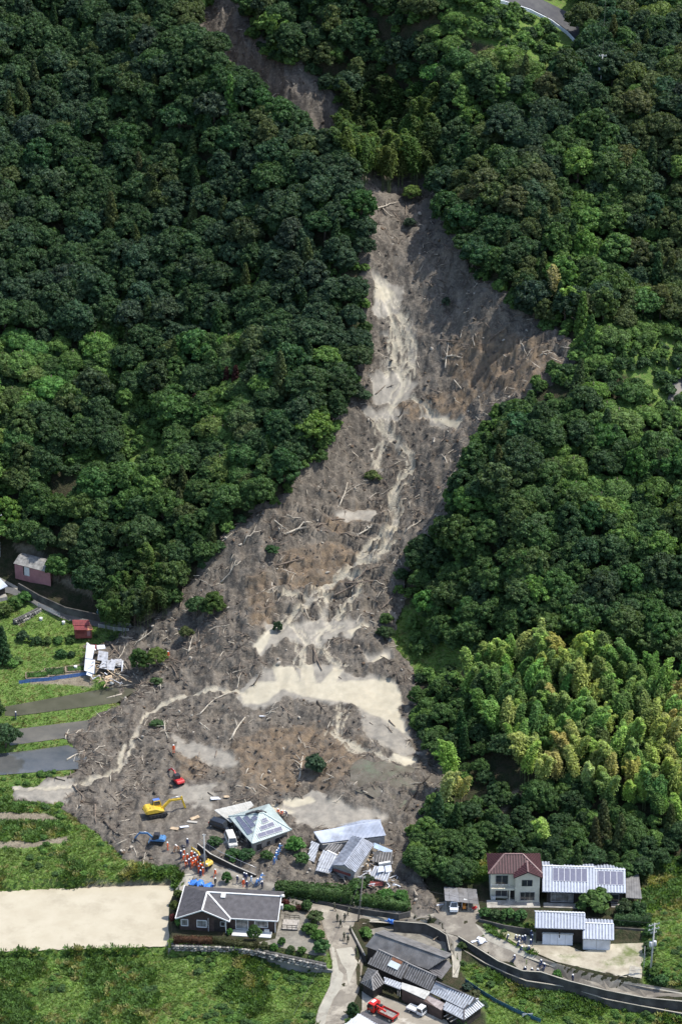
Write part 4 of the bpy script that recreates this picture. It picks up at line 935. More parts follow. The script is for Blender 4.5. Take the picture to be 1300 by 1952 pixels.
# ------------------------------------------------------------------ the storehouse in front
F = Fr((1020, 1810), (1112, 1813), .05); h = F.empty('storehouse', 'dark timber storehouse with silver-grey tiles and white shutters along its front', 'shed')
a = F.loc(1019, 1769, 3.4); b = F.loc(1114, 1773.5, 3.4); r0 = F.loc(1019.8, 1738, 5.0); x0, x1, y0, yr = a.x, b.x, a.y, r0.y
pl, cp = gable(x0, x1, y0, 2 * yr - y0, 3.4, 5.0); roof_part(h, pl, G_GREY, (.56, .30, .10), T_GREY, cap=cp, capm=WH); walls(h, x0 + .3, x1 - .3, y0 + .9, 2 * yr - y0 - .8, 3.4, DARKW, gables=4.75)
for x in (x0 + .35, x1 - .35, (x0 + x1) / 2): block(h, 'front_post', DARKW, (x, y0 + .35, -.2), (.16, .16, 3.55))
for k in range(4):
    x = x0 + 1.4 + k * (x1 - x0 - 3.4) / 4; w = (x1 - x0 - 3.4) / 4 - .03
    mb = MB(); mb.plate([(x, y0 - .05, .05), (x + w, y0 - .05, .05), (x + w, y0 + .45, 2.0), (x, y0 + .45, 2.0)], .06); mb.build('shutter', [mat('white_shutter', (.56, .58, .62), .5, .1, 1, dirt=.2)], h)
mb = MB(); mb.bar((x0 + 1.3, y0 + .5, 2.06), (x1 - 1.9, y0 + .5, 2.06), .5, .08); mb.build('awning', [M_PALE], h)
F2 = Fr((1106, 1815), (1160, 1817), .05); s = F2.empty('annexe_shed', 'small white-walled shed with silver-grey tiles joined to the storehouse', 'shed')
a = F2.loc(1110, 1790, 2.5); b = F2.loc(1169, 1793.5, 2.5); r0 = F2.loc(1116, 1760, 3.7); x0, x1, y0, yr = a.x, b.x, a.y, r0.y
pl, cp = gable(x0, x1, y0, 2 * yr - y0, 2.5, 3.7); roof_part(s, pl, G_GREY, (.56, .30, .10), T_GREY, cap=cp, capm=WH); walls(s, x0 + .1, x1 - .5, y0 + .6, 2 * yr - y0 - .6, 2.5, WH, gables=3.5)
for k in range(2):
    w = (x1 - x0 - .8) / 2; block(s, 'sliding_door', mat('white_shutter', (.56, .58, .62)), (x0 + .15 + w * (k + .5), y0 + .5 - .05 * k, 0), (w - .05, .06, 2.1))

# ------------------------------------------------------------------ carport
F = Fr((848, 1738), (912, 1741), .9); h = F.empty('carport', 'low carport of grey corrugated sheets on posts beside the maroon-roofed house', 'carport')
q = [F.loc(848, 1716.5, 2.0), F.loc(912.5, 1724, 2.0), F.loc(908, 1695, 2.3), F.loc(846, 1690.5, 2.3)]; m = F.loc(874, 1689.5, 2.5); m2 = F.loc(878, 1719.5, 2.2)
for k in range(7):
    t0, t1 = k / 7, (k + 1) / 7; A = q[0].lerp(q[1], t0); B = q[0].lerp(q[1], t1 - .004); C_ = q[3].lerp(q[2], t1 - .004); D = q[3].lerp(q[2], t0); zz = .05 * (k % 2)
    mb = MB(); mb.plate([A + Vector((0, 0, zz)), B + Vector((0, 0, zz)), C_ + Vector((0, 0, zz)), D + Vector((0, 0, zz))], .04); r = mb.build('roof_sheet', [M_GREY if k > 2 else mat('dull_sheet', (.22, .22, .23), .5, .3, 1, dirt=.3)], h)
    rb = MB(); rib_bars(rb, [A + Vector((0, 0, zz)), B + Vector((0, 0, zz)), C_ + Vector((0, 0, zz)), D + Vector((0, 0, zz))], .22, .06, .03); x = rb.build('roof_seams', [M_GREY], r); x['kind'] = 'stuff'
for i, t in ((0, .02), (0, .5), (0, .98), (1, .02), (1, .5), (1, .98)):
    p = (q[0].lerp(q[1], t) if i == 0 else q[3].lerp(q[2], t)); post(h, 'post', STEEL, (p.x, p.y + (.15 if i == 0 else -.15), -.4), (p.x, p.y + (.15 if i == 0 else -.15), p.z - .06), .05)
mb = MB(); a, b = q[3], q[2]; mb.bar((a.x, a.y - .3, .8), (b.x, b.y - .3, .8), .06, 1.9); mb.build('back_wall', [DARKW], h)

# ------------------------------------------------------------------ the brown house
F = Fr((355, 1779), (521, 1789), .7); h = F.empty('brown_house', 'single-storey dark brown house with a slate roof edged in white', 'house')
ze = 2.7; zr = 4.75
eL = F.loc(335, 1751, ze); eR = F.loc(525, 1763, ze); J = F.loc(401, 1695.5, zr); RR = F.loc(538, 1715, zr); pk = F.loc(384.8, 1739, zr); bk = F.loc(361, 1683.5, ze)
fr = F.loc(432, 1767, ze); vl = F.loc(438.7, 1751, ze)
yF = eL.y; yM = vl.y; yR = (J.y + RR.y) / 2; xL = eL.x; xR = (eR.x + RR.x) / 2; xW = pk.x; xV = 2 * xW - xL; yB = 2 * yR - yM
roofpl = [[(xV, yM, ze), (xR, yM, ze), (xR, yR, zr), (xW, yR, zr)], [(xR, yB, ze), (xL, yB, ze), (xW, yR, zr), (xR, yR, zr)],
          [(xL, yB, ze), (xL, yF, ze), (xW, yF, zr), (xW, yR, zr)], [(xV, yF, ze), (xV, yM, ze), (xW, yR, zr), (xW, yF, zr)]]
WCAP = mat('white_trim', (.68, .68, .66), .5, .08, 2, dirt=.1)
roof_part(h, roofpl, T_DK, (.26, .05, .018), T_DK, cap=[((xW, yF, zr), (xW, yR, zr)), ((xW, yR, zr), (xR, yR, zr)), ((xV, yM, ze + .02), (xW, yR, zr))], capm=WCAP)
for a, b in (((xL, yF - .03, ze), (xW, yF - .03, zr)), ((xW, yF - .03, zr), (xV, yF - .03, ze)), ((xL - .03, yF, ze), (xL - .03, yB, ze)), ((xV, yM - .03, ze), (xR, yM - .03, ze)), ((xR + .03, yM, ze), (xR + .03, yR, zr)), ((xV + .03, yF, ze), (xV + .03, yM, ze))): MB().bar(a, b, .14, .2).build('bargeboard', [WCAP], h)
walls(h, xL + .6, xV - .6, yF + .7, yB - .6, ze + .05, BROWNW); walls(h, xV - .62, xR - .5, yM + .65, yB - .62, ze + .05, BROWNW, name='main_wall')
mb = MB(); mb.face([(xL + .6, yF + .69, ze), (xV - .6, yF + .69, ze), (xW, yF + .69, zr - .3)]); mb.build('gable_wall', [BROWNW], h)
wy = yF + .7; my = yM + .65
window(h, xL + .9, xL + 2.1, .9, 2.2, wy, WCAP, CURT, 2, t=.14); window(h, xW - 1.1, xW + .6, .8, 2.2, wy, WCAP, CURT, 2, t=.14)
block(h, 'porch', DARKW, (xV - 1.9, wy + .02, 0), (1.9, .1, 2.4), label='flat dark panel painted for the shaded entrance porch'); window(h, xV - 1.7, xV - .9, 1.3, 2.2, wy - .05, WCAP, GLASS, 3)  # porch opening is a flat panel, its shade put into the dark colour
block(h, 'porch_post', WCAP, (xV - .7, wy - .3, -.1), (.16, .16, 2.7)); block(h, 'drainpipe', WCAP, (xW + .95, wy - .1, 0), (.09, .09, 2.8))
mx = xV + .9; window(h, mx, mx + 2.2, .25, 2.3, my, WCAP, CURT, 2, name='glazed_door', t=.12); window(h, xR - 4.2, xR - 1.9, .9, 2.2, my, WCAP, CURT, 3, t=.14)
block(h, 'corner_post', WCAP, (xR - .55, my - .1, -.1), (.16, .16, 2.8)); block(h, 'air_conditioner', WH, (xR - 2.0, my - .5, 0), (.9, .4, .75))
block(h, 'terrace', mat('white_slab', (.60, .60, .58), .7, .1, 1, dirt=.2), ((mx + xR) / 2 - .8, my - 1.1, -.4), (xR - mx - .6, 1.9, .55))
sv = Vector((0, yR - yM, zr - ze)).normalized(); p0 = Vector((xW + 2.6, yM, ze)) + sv * 4.2
mb = MB(); n_ = Vector((1, 0, 0)).cross(sv); mb.plate([p0 + n_ * .25, p0 + n_ * .25 + Vector((.8, 0, 0)), p0 + n_ * .25 + Vector((.8, 0, 0)) + sv * .9, p0 + n_ * .25 + sv * .9], .3); mb.build('roof_hatch', [WCAP], h)
mb = MB(); mb.tube([(xR - .1, yR, zr + .05), (xR + .55, yR, zr + .25)], .28, 8); mb.build('vent_pipe', [WH], h); block(h, 'meter_box', WH, (xR + .15, yR - .6, 2.6), (.5, .6, .9))
dk = empty('deck', F.M @ Vector((xR + .5, yM + 1.2, 0)), F.rz, 'weathered grey timber deck with a railing at the end of the brown house', 'deck')
for k in range(9): block(dk, 'plank', mat('grey_board', (.36, .33, .29), .85, .25, 3), (1.4, .2 + k * .36, .3), (2.9, .33, .07), bevel=.01)
for k in range(4): MB().bar((.1 + .9 * k, .1, -.3), (.1 + .9 * k, .1, 1.15), .09, .09, 0, (1, 0, 0)).build('rail_post', [DARKW], dk)
for k in range(4): MB().bar((.1 + .9 * k, 3.3, -.3), (.1 + .9 * k, 3.3, 1.15), .09, .09, 0, (1, 0, 0)).build('rail_post', [DARKW], dk)
for a, b in (((.1, .1, 1.15), (2.8, .1, 1.15)), ((2.8, .1, 1.1), (2.8, 1.2, 1.1)), ((.1, 3.3, 1.15), (2.8, 3.3, 1.15)), ((.1, .1, .75), (2.8, .1, .75)), ((.1, 3.3, .75), (2.8, 3.3, .75))): MB().bar(a, b, .08, .08).build('handrail', [DARKW], dk)

# ------------------------------------------------------------------ the damaged house with the green metal roof
F = Fr((452, 1600), (483, 1622), 2.4); hz = 2.4
h = empty('displaced_house', P(482, 1622, hz), 0, 'mud-struck house with a pale green metal hip roof and solar panels', 'house')
O = Vector(P(482, 1622, hz)); G = lambda px, py, z: Vector(P(px, py, hz + z)) - O
cL, cB, cR, cT = G(435.8, 1556, 3.1), G(481, 1608.5, 2.9), G(556, 1582, 3.0), G(513, 1532, 3.3); ap = G(494.6, 1551, 4.9); ap2 = G(501, 1549, 4.9)
roof_part(h, [[cL, cB, ap], [cB, cR, ap2, ap], [cR, cT, ap2], [cT, cL, ap, ap2]], M_GRN, (.42, .05, .06), M_GRN, th=.18, cap=[(cB, ap), (cR, ap2), (cL, ap), (ap, ap2)], capm=M_GRN)
cen = (cL + cB + cR + cT) / 4; wl = [cen + (p - cen) * .86 for p in (cL, cB, cR, cT)]
MB().prism([(p.x, p.y) for p in wl], -1.0, [p.z - .05 for p in wl]).build('wall', [BEIGEW], h)
def onface(a, b, c, px, py):
    """where the sight line of a pixel meets the plane a b c (house-local)"""
    n = (b - a).cross(c - a); d = Vector(ray(px, py)); o = Vector((0, 0, CAMZ)) - O; t = (a - o).dot(n) / d.dot(n); return o + d * t
for fa, quad in (((cL, cB, ap), [(450, 1558.5), (457.5, 1557), (483.5, 1587), (474, 1592)]), ((cL, cB, ap), [(464.5, 1559), (472.5, 1556), (488, 1573.5), (480.5, 1579)]), ((cL, cB, ap), [(479.5, 1560), (487, 1555.5), (493, 1560), (484.5, 1566.5)]),
                 ((cB, cR, ap), [(490.5, 1590.5), (536, 1576), (539, 1584), (493.5, 1598)]), ((cB, cR, ap), [(495, 1577), (520, 1567.5), (524, 1574.5), (498, 1584)]), ((cB, cR, ap), [(498.5, 1562), (507, 1560), (512, 1566), (501, 1571)])):
    pts = [onface(*fa, *p) for p in quad]; n = (fa[1] - fa[0]).cross(fa[2] - fa[0]).normalized(); n = n if n.z > 0 else -n
    mb = MB(); mb.plate([p + n * .16 for p in pts], .06); pn = mb.build('solar_panel', [PV], h); fm = MB()
    for p, q in zip(pts, pts[1:] + pts[:1]): fm.bar(p + n * .17, q + n * .17, .05, .06, 0, n)
    for t in (.33, .66) if (pts[1] - pts[0]).length + (pts[2] - pts[1]).length > 4 else (.5,):
        a, b = (pts[0].lerp(pts[3], t), pts[1].lerp(pts[2], t)) if (pts[3] - pts[0]).length > (pts[1] - pts[0]).length else (pts[0].lerp(pts[1], t), pts[3].lerp(pts[2], t)); fm.bar(a + n * .17, b + n * .17, .04, .05, 0, n)
    fm.build('panel_frame', [ALU], pn)
q = [G(408.5, 1544, 2.7), G(441, 1568, 2.6), G(484, 1535, 3.0), G(478, 1527, 3.1)]
roof_part(h, [[q[0], q[1], q[2], q[3]]], M_PALE, (.34, .05, .07), M_PALE, name='carport_roof', label='pale ribbed carport roof torn along the ridge')
mb = MB(); mb.tube([ap + Vector((-2.6, .6, -.5)), ap + Vector((-1.2, .7, -.15)), ap + Vector((.3, .5, .2)), ap + Vector((1.3, .8, -.2))], [.12, .3, .34, .1], 7); mb.build('torn_ridge_sheet', [mat('dark_debris', (.07, .07, .075), .7, .4, 3)], h)
MB().ball(ap + Vector((-.3, .1, .35)), .42, 0, 2, (1, 1, .8)).build('roof_ventilator', [BLACKM], h)
def wallwin(a, b, t0, t1, z0, z1, m=GLASS, name='window'):
    A = a.lerp(b, t0); B = a.lerp(b, t1); d = (B - A); d.z = 0; d.normalize(); n = Vector((d.y, -d.x, 0)); mb = MB()
    A = Vector((A.x, A.y, 0)) + n * .04; B = Vector((B.x, B.y, 0)) + n * .04; f = MB()
    for p, q in (((A, z0), (B, z0)), ((A, z1), (B, z1)), ((A, z0), (A, z1)), ((B, z0), (B, z1))): f.bar(p[0] + Vector((0, 0, p[1])), q[0] + Vector((0, 0, q[1])), .08, .08, 0, n)
    o = f.build(name, [ALU], h); mb.face([A + Vector((0, 0, z0)), B + Vector((0, 0, z0)), B + Vector((0, 0, z1)), A + Vector((0, 0, z1))]); mb.build('pane', [m], o)
for t0, t1, z0, z1 in ((.12, .3, .4, 2.0), (.4, .62, .2, 2.0), (.72, .92, .2, 2.1)): wallwin(wl[0], wl[1], t0, t1, z0, z1)
for t0, t1, z0, z1 in ((.08, .25, .5, 1.9), (.38, .5, .9, 1.9), (.62, .85, .7, 1.9)): wallwin(wl[1], wl[2], t0, t1, z0, z1)

# ------------------------------------------------------------------ the collapsed tiled house: every roof that slid apart is a part
O = Vector(P(660, 1660, 1.6)); hz = 1.6; h = empty('collapsed_house', O, 0, 'collapsed tiled house with its roofs slid apart behind the long hedge', 'ruined house')
def pr(plates, m, rib, name='roof', label=None, cap=None, capm=None, th=.16):
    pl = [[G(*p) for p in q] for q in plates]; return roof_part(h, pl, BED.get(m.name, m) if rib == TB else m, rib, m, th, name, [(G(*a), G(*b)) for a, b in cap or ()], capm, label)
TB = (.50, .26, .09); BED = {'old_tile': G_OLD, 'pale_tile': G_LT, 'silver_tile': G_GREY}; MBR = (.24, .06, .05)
pr([[(612, 1607, 2.6), (735.5, 1592.5, 3.2), (724, 1564, 4.5), (598, 1585.5, 3.9)], [(726, 1562, 4.0), (690, 1563, 3.8), (640, 1578, 4.0), (724, 1564, 4.48)]], M_BLU, MBR, label='long blue-grey metal roof at the back')
A4 = [G(615, 1609, 2.5), G(733, 1594, 3.0), G(722, 1570, 3.0), G(600, 1588, 2.6)]; MB().prism([(p.x, p.y) for p in A4], -1, [p.z - .15 for p in A4]).build('back_wall', [GREYW], h)
pr([[(631.5, 1649, 2.5), (670.8, 1592.5, 3.1), (691.5, 1597.5, 4.3), (655.8, 1649, 3.9)], [(713.5, 1609, 2.6), (678, 1663, 2.2), (655.8, 1649, 3.9), (691.5, 1597.5, 4.3)]], mat('slate_tile', (.30, .32, .365), .45, .25, 1.2, dirt=.3), (.5, .2, .07), label='middle tiled gable roof still in one piece', cap=[((655.8, 1649, 3.9), (691.5, 1597.5, 4.3))])
B4 = [G(635, 1651, 2), G(675, 1663.5, 2), G(708, 1612, 2), G(674, 1596, 2)]; MB().prism([(p.x, p.y) for p in B4], -1, [2.3, 2.1, 2.4, 2.8]).build('middle_wall', [GREYW], h)
mb = MB(); mb.face([G(633, 1651, 2.4), G(678, 1664, 2.1), G(656, 1650.5, 3.75)]); mb.build('gable_wall', [mat('pale_mortar', (.46, .45, .42), .8)], h)
mb = MB(); a, b = G(636, 1658, 1.4), G(668, 1668, 1.3); mb.bar(a, b, .1, .5); mb.build('red_fascia', [REDW], h)
pr([[(585.5, 1638.5, 1.5), (599, 1643.5, 1.5), (608.5, 1608.5, 2.9), (594, 1603, 2.9)]], T_LT, TB, label='narrow tilted roof piece at the left end')
pr([[(601.5, 1659.5, 1.2), (629, 1665.5, 1.2), (643, 1632, 2.5), (616, 1620, 2.7)]], T_LT, TB, label='fallen roof slope with slipped pale tiles')
pr([[(617, 1620, 2.3), (640, 1629, 2.3), (655, 1610, 3.0), (629, 1608, 2.9)]], T_OLD, TB, label='sunken roof slope below the long roof')
pr([[(711, 1643, 1.5), (748, 1648, 1.5), (749, 1624.5, 2.6), (712.5, 1623.5, 2.7)]], T_OLD, TB, label='broken dark tiled roof at the right end')
pr([[(703, 1673.5, 1.0), (738, 1681.5, 1.0), (746, 1657.5, 2.1), (714.5, 1650, 2.2)]], T_LT, TB, label='lowest roof slope at the right end, tiles missing')
pr([[(712, 1616, 2.1), (745, 1629, 1.6), (748, 1621, 1.9), (713, 1606, 2.5)]], mat('pale_blue_sheet', (.33, .43, .55), .5, .2, 1, dirt=.35), None, 'blue_sheet', th=.05)
pr([[(719, 1663, 2.1), (733, 1661, 2.1), (731, 1650.5, 2.6), (722, 1651, 2.6)]], T_GREY, None, 'roof_panel', th=.1); pr([[(735, 1663, 2.1), (747, 1661, 2.0), (745, 1648.5, 2.5), (733, 1650.5, 2.5)]], T_GREY, None, 'roof_panel', th=.1)
mb = MB(); a, b = G(722, 1648, 2.3), G(744, 1644, 2.4); mb.bar(a, b, .5, .5); mb.build('fallen_beam', [WH], h)
mb = MB(); a, b = G(624, 1622, 2.5), G(643, 1631, 2.5); mb.bar(a, b, .35, .3); mb.build('fallen_beam', [WH], h)
for q, m in (([(699, 1675, .2), (708, 1672, 1.2), (713, 1688, .9), (700, 1690, .1)], WH), ([(704, 1679, 1.3), (730, 1681, 1.3), (730, 1688, .6), (703, 1689, .6)], REDW)):
    mb = MB(); mb.plate([G(*p) for p in q], .08); mb.build('wall_panel', [m], h)

# ------------------------------------------------------------------ the lower farmhouse
hz = -1.9; O = Vector(P(760, 1900, hz)); h = empty('old_farmhouse', O, 0, 'rambling old farmhouse of dark timber under grey tiled and sheet roofs', 'house')
pr([[(696, 1804, 3.2), (816, 1848.5, 3.2), (850, 1826.5, 5.2), (715.5, 1778.5, 5.2)], [(862, 1818, 4.2), (732, 1772, 4.2), (715.5, 1778.5, 5.2), (850, 1826.5, 5.2)]], M_GREY, (.45, .05, .03), label='long grey sheet roof at the back', cap=[((715.5, 1778.5, 5.2), (850, 1826.5, 5.2))])
C4 = [G(700, 1806, 3), G(814, 1849, 3), G(846, 1829, 3), G(722, 1786, 3)]; MB().prism([(p.x, p.y) for p in C4], -1, 3.1).build('back_wall', [DARKW], h)
pr([[(841, 1866.5, 2.3), (861, 1840.5, 2.9), (850, 1828, 3.6), (817, 1849, 3.1)]], T_DK, (.45, .05, .04), label='dark lean-to roof at the right end of the back barn')
pr([[(700, 1837, 2.9), (765, 1867, 2.9), (778, 1836.5, 4.9), (720.5, 1810, 4.9)]], T_OLD, TB, cap=[((720.5, 1810, 4.9), (778, 1836.5, 4.9))], capm=T_OLD, label='old tiled main roof holding a skylight')
pr([[(764, 1862, 2.9), (818.5, 1888.5, 2.9), (831.5, 1861, 4.75), (777, 1836.5, 4.75)]], T_OLD, TB, cap=[((777, 1836.5, 4.75), (831.5, 1861, 4.75))], capm=T_OLD, label='old tiled main roof without a skylight')
D4 = [G(706, 1840, 2.5), G(816, 1888, 2.5), G(828, 1868, 2.5), G(722, 1822, 2.5)]; MB().prism([(p.x, p.y) for p in D4], -1, 2.75).build('main_wall', [DARKW], h)
a_, b_, c_ = G(700, 1837, 2.9), G(765, 1867, 2.9), G(778, 1836.5, 4.9)
for q, m, nm in (([(739, 1840.5), (757.5, 1849.5), (764.5, 1839.5), (746, 1830.5)], mat('skylight_glass', (.66, .70, .68), .2, .08, 1), 'skylight'), ([(746.5, 1830, ), (765, 1839), (768, 1834), (749.5, 1825)], RUSTM, 'skylight_hood')):
    n = (b_ - a_).cross(c_ - a_).normalized(); mb = MB(); mb.plate([onface(a_, b_, c_, *p) + n * .2 for p in q], .22); mb.build(nm, [m], h)
pr([[(687.5, 1873.5, 2.3), (712, 1889, 2.3), (708.5, 1865.5, 3.7)], [(712, 1889, 2.3), (733, 1874.5, 2.3), (719.5, 1851, 3.9), (708.5, 1865.5, 3.7)], [(701, 1845.5, 2.5), (687.5, 1873.5, 2.3), (708.5, 1865.5, 3.7), (719.5, 1851, 3.9)]], T_OLD, TB, cap=[((712, 1889, 2.3), (708.5, 1865.5, 3.7)), ((708.5, 1865.5, 3.7), (719.5, 1851, 3.9))], capm=T_OLD, label='small hipped tiled roof of the gate wing')
E4 = [G(692, 1874, 2), G(712, 1886, 2), G(729, 1873.5, 2), G(709, 1861, 2)]; MB().prism([(p.x, p.y) for p in E4], -1, 2.3).build('gate_wing_wall', [DARKW], h)
pr([[(733, 1875, 2.3), (763, 1886.5, 2.3), (766, 1874, 2.7), (732, 1862, 2.7)]], T_LT, TB, label='pale tiled porch roof')
pr([[(764, 1884, 2.5), (809, 1904.5, 2.5), (821, 1890.5, 2.9), (766, 1872.5, 2.9)]], M_PALE, (.6, .04, .03), label='pale sheet awning over the front wall')
pr([[(808, 1906, 2.1), (840, 1925.5, 2.1), (850, 1914, 2.5), (818, 1895.5, 2.5)]], mat('brownish_sheet', (.33, .28, .26), .6, .3, 1, dirt=.3), (.6, .04, .03), label='brownish sheet awning')
W4 = [G(766, 1886, 2.4), G(842, 1926, 2.1), G(850, 1916, 2.1), G(776, 1876, 2.4)]; MB().prism([(p.x, p.y) for p in W4], -1, [2.35, 2.05, 2.05, 2.35]).build('front_wall', [BROWNW], h)
up_ = [(819.5, 1892, 3.0), (884, 1924, 3.0), (908.5, 1905, 4.1), (830, 1871, 4.5)]
pr([up_, [(884, 1924, 3.0), (912, 1903, 3.0), (906, 1904, 4.0)]], T_LT, TB, cap=[((830, 1871, 4.5), (906, 1904, 4.2)), ((884, 1924, 3.0), (906, 1904, 4.2))], capm=T_DK, label='pale tiled upper roof at the right end')
pr([[(843.5, 1924, 2.2), (884, 1945, 2.2), (884, 1925.5, 2.9), (850, 1909, 2.9)], [(884, 1945, 2.2), (923.5, 1916, 2.2), (908, 1906, 2.9), (884, 1925.5, 2.9)]], T_LT, TB, cap=[((884, 1945, 2.2), (884, 1925.5, 2.9))], capm=T_DK, label='pale tiled skirt roof at the right end')
R4 = [G(850, 1924, 2.2), G(884, 1941, 2.2), G(916, 1916, 2.2), G(840, 1885, 2.2)]; MB().prism([(p.x, p.y) for p in R4], -1.0, 2.2).build('end_wall', [DARKW], h)
for px, py in ((762, 1901), (758, 1898)): post(h, 'downpipe', WH, G(px, py, 0), G(px, py - 20, 0) + Vector((0, 0, 2.2)), .05)
for (p, q_) in (((846, 1938), (862, 1929)), ((852, 1943), (868, 1934)), ((858, 1948), (874, 1939))): MB().bar(G(*p, 1.2), G(*q_, 1.6), .12, .12).build('pergola_beam', [mat('grey_board', (.36, .33, .29))], h)
hz = -1.7; O = Vector(P(700, 1965, hz)); h = empty('barn', O, 0, 'barn with one pale and one dark corrugated roof slope at the yard entrance', 'barn')
pr([[(640, 1965, 3.0), (712, 1990, 3.0), (722, 1953, 4.2), (684.5, 1932.5, 4.2)]], mat('pale_corrugated', (.52, .53, .54), .45, .1, .6, dirt=.2), (.5, .16, .08), label='pale corrugated roof slope')
pr([[(752, 1956, 3.2), (692, 1928, 3.2), (684.5, 1932.5, 4.2), (734, 1962, 4.2)]], T_DK, (.5, .1, .05), label='dark corrugated roof slope')
K4 = [G(655, 1966, 3), G(712, 1986, 3), G(746, 1958, 3), G(694, 1932, 3)]; MB().prism([(p.x, p.y) for p in K4], -1, 2.9).build('wall', [DARKW], h)

# ------------------------------------------------------------------ left: pink shed, red shed, eaves at the frame edge
hz = 13.2; O = Vector(P(28, 1092, hz)); h = empty('pink_shed', O, 0, 'long pink shed with a curved grey roof and a white door under the trees', 'shed')
e0, e1 = G(26.5, 1074, 2.2), G(96, 1092, 2.2); t0, t1 = G(43, 1054, 3.4), G(100, 1068, 3.4); m0 = e0.lerp(t0, .6) + Vector((0, 0, .45)); m1 = e1.lerp(t1, .6) + Vector((0, 0, .45)); b0, b1 = t0 + (t0 - e0) * .8 + Vector((0, 0, -2.6)), t1 + (t1 - e1) * .8 + Vector((0, 0, -2.6))
roof_part(h, [[e0, e1, m1, m0], [m0, m1, t1, t0], [t0, t1, b1, b0]], mat('mossy_sheet', (.25, .24, .22), .7, .4, 1.2, dirt=.3), (.5, .08, .03))
w_ = [e0.lerp(b0, .06), e1.lerp(b1, .06), e1.lerp(b1, .94), e0.lerp(b0, .94)]; MB().prism([(p.x, p.y) for p in w_], -1.5, 2.1).build('wall', [PINK], h)
dv = (w_[1] - w_[0]).normalized(); nv_ = Vector((dv.y, -dv.x, 0)).normalized(); a = G(47, 1096, 0); s0 = (a - w_[0]).dot(dv)
MB().bar(w_[0] + dv * s0 + nv_ * .05 + Vector((0, 0, -1.25)), w_[0] + dv * (s0 + 1.3) + nv_ * .05 + Vector((0, 0, -1.25)), .08, 2.0).build('door', [WH], h)
MB().bar(w_[0] + dv * (s0 - .3) + nv_ * .03 + Vector((0, 0, -1.25)), w_[0] + dv * (s0 - .02) + nv_ * .03 + Vector((0, 0, -1.25)), .05, 2.0).build('painted_door_gap', [BLACKM], h)  # solid black strip painted in for the dark of the open gap
hz = 8.6; O = Vector(P(158, 1214, hz)); h = empty('red_shed', O, 0, 'small red garden shed with a stepped maroon sheet roof on the grass', 'shed')
pr([[(139.5, 1192, 2.4), (171.5, 1192, 2.4), (170.5, 1181.5, 3.0), (138.5, 1181.5, 3.0)]], REDR, (.5, .06, .04), label='upper strip of maroon roof'); pr([[(142, 1201, 1.9), (168, 1201, 1.9), (167, 1191.5, 2.35), (141, 1191.5, 2.35)]], REDR, (.5, .06, .04), label='lower strip of maroon roof'); pr([[(166, 1202, 1.8), (178, 1200, 1.9), (174, 1189.5, 2.4), (166, 1190.5, 2.4)]], mat('orange_board', (.42, .17, .09), .7), None, 'end_board')
w_ = [G(144, 1214, 0), G(176, 1213, 0), G(172, 1202, 0), G(142, 1203, 0)]; MB().prism([(p.x, p.y) for p in w_], -.4, 2.0).build('wall', [REDW], h)
a, b = w_[0], w_[1]; MB().bar(a.lerp(b, .72) + Vector((0, -.05, .9)), a.lerp(b, .92) + Vector((0, -.05, .9)), .06, 1.6).build('door', [PINK], h); MB().bar(a.lerp(b, .1) + Vector((0, -.05, 1.1)), a.lerp(b, .55) + Vector((0, -.05, 1.1)), .06, .7).build('shutter', [REDR], h)
hz = 11.4; O = Vector(P(0, 1135, hz)); h = empty('roadside_house', O, 0, 'corner of a house with a pale blue-grey roof beside the bend', 'house')
pr([[(-60, 1150, 2.2), (15.5, 1117, 2.2), (0, 1101, 2.9), (-70, 1090, 3.6)]], M_BLU, (.4, .05, .05)); w_ = [G(-50, 1148, 0), G(11, 1134, 0), G(-6, 1116, 0), G(-60, 1120, 0)]; MB().prism([(p.x, p.y) for p in w_], -.5, 2.3).build('wall', [DARKW], h)
MB().prism([(p.x, p.y) for p in (G(-50, 1154, 0), G(15, 1139, 0), G(11, 1133, 0), G(-54, 1146, 0))], -.6, .25).build('step', [CONC], h)
# ------------------------------------------------------------------ roads, paddies, yards
def sheet_mat(name, c1, c2, c3=None, sc=.5, rough=.85, bump=.3):
    m = bpy.data.materials.new(name); t, N, L = nt(m); b = N['Principled BSDF']; b.inputs['Roughness'].default_value = rough; b.inputs['Specular IOR Level'].default_value = .3
    c = mixrgb(N, L, noise(N, L, sc, 7, .65), c1, c2)
    if c3: c = mixrgb(N, L, noise(N, L, sc * .55, 8, .7, .5, .66), c, c3)
    L.new(c, b.inputs['Base Color']); bp = N.new('ShaderNodeBump'); bp.inputs['Strength'].default_value = bump; bp.inputs['Distance'].default_value = .08
    L.new(noise(N, L, 4, 6, .7, 0, 1), bp.inputs['Height']); L.new(bp.outputs[0], b.inputs['Normal']); return m
def water_mat(name, c1, c2, rough=.12, bump=.12, sc=.25):
    m = sheet_mat(name, c1, c2, None, sc, rough, bump); m.node_tree.nodes['Principled BSDF'].inputs['Specular IOR Level'].default_value = 1.0; return m
ROADM = sheet_mat('muddy_road', (.155, .135, .11), (.22, .195, .155), (.36, .325, .26), .45); ASPH = sheet_mat('asphalt', (.10, .10, .10), (.15, .148, .14), (.22, .20, .17), .5); PAVE = sheet_mat('pale_concrete', (.30, .28, .23), (.37, .345, .28), (.21, .185, .15), .6)
YARD = sheet_mat('dry_yard', (.26, .225, .165), (.42, .38, .29), (.12, .14, .05), .35); GRAVEL = sheet_mat('gravel_yard', (.15, .14, .115), (.24, .22, .18), (.09, .08, .065), .7)
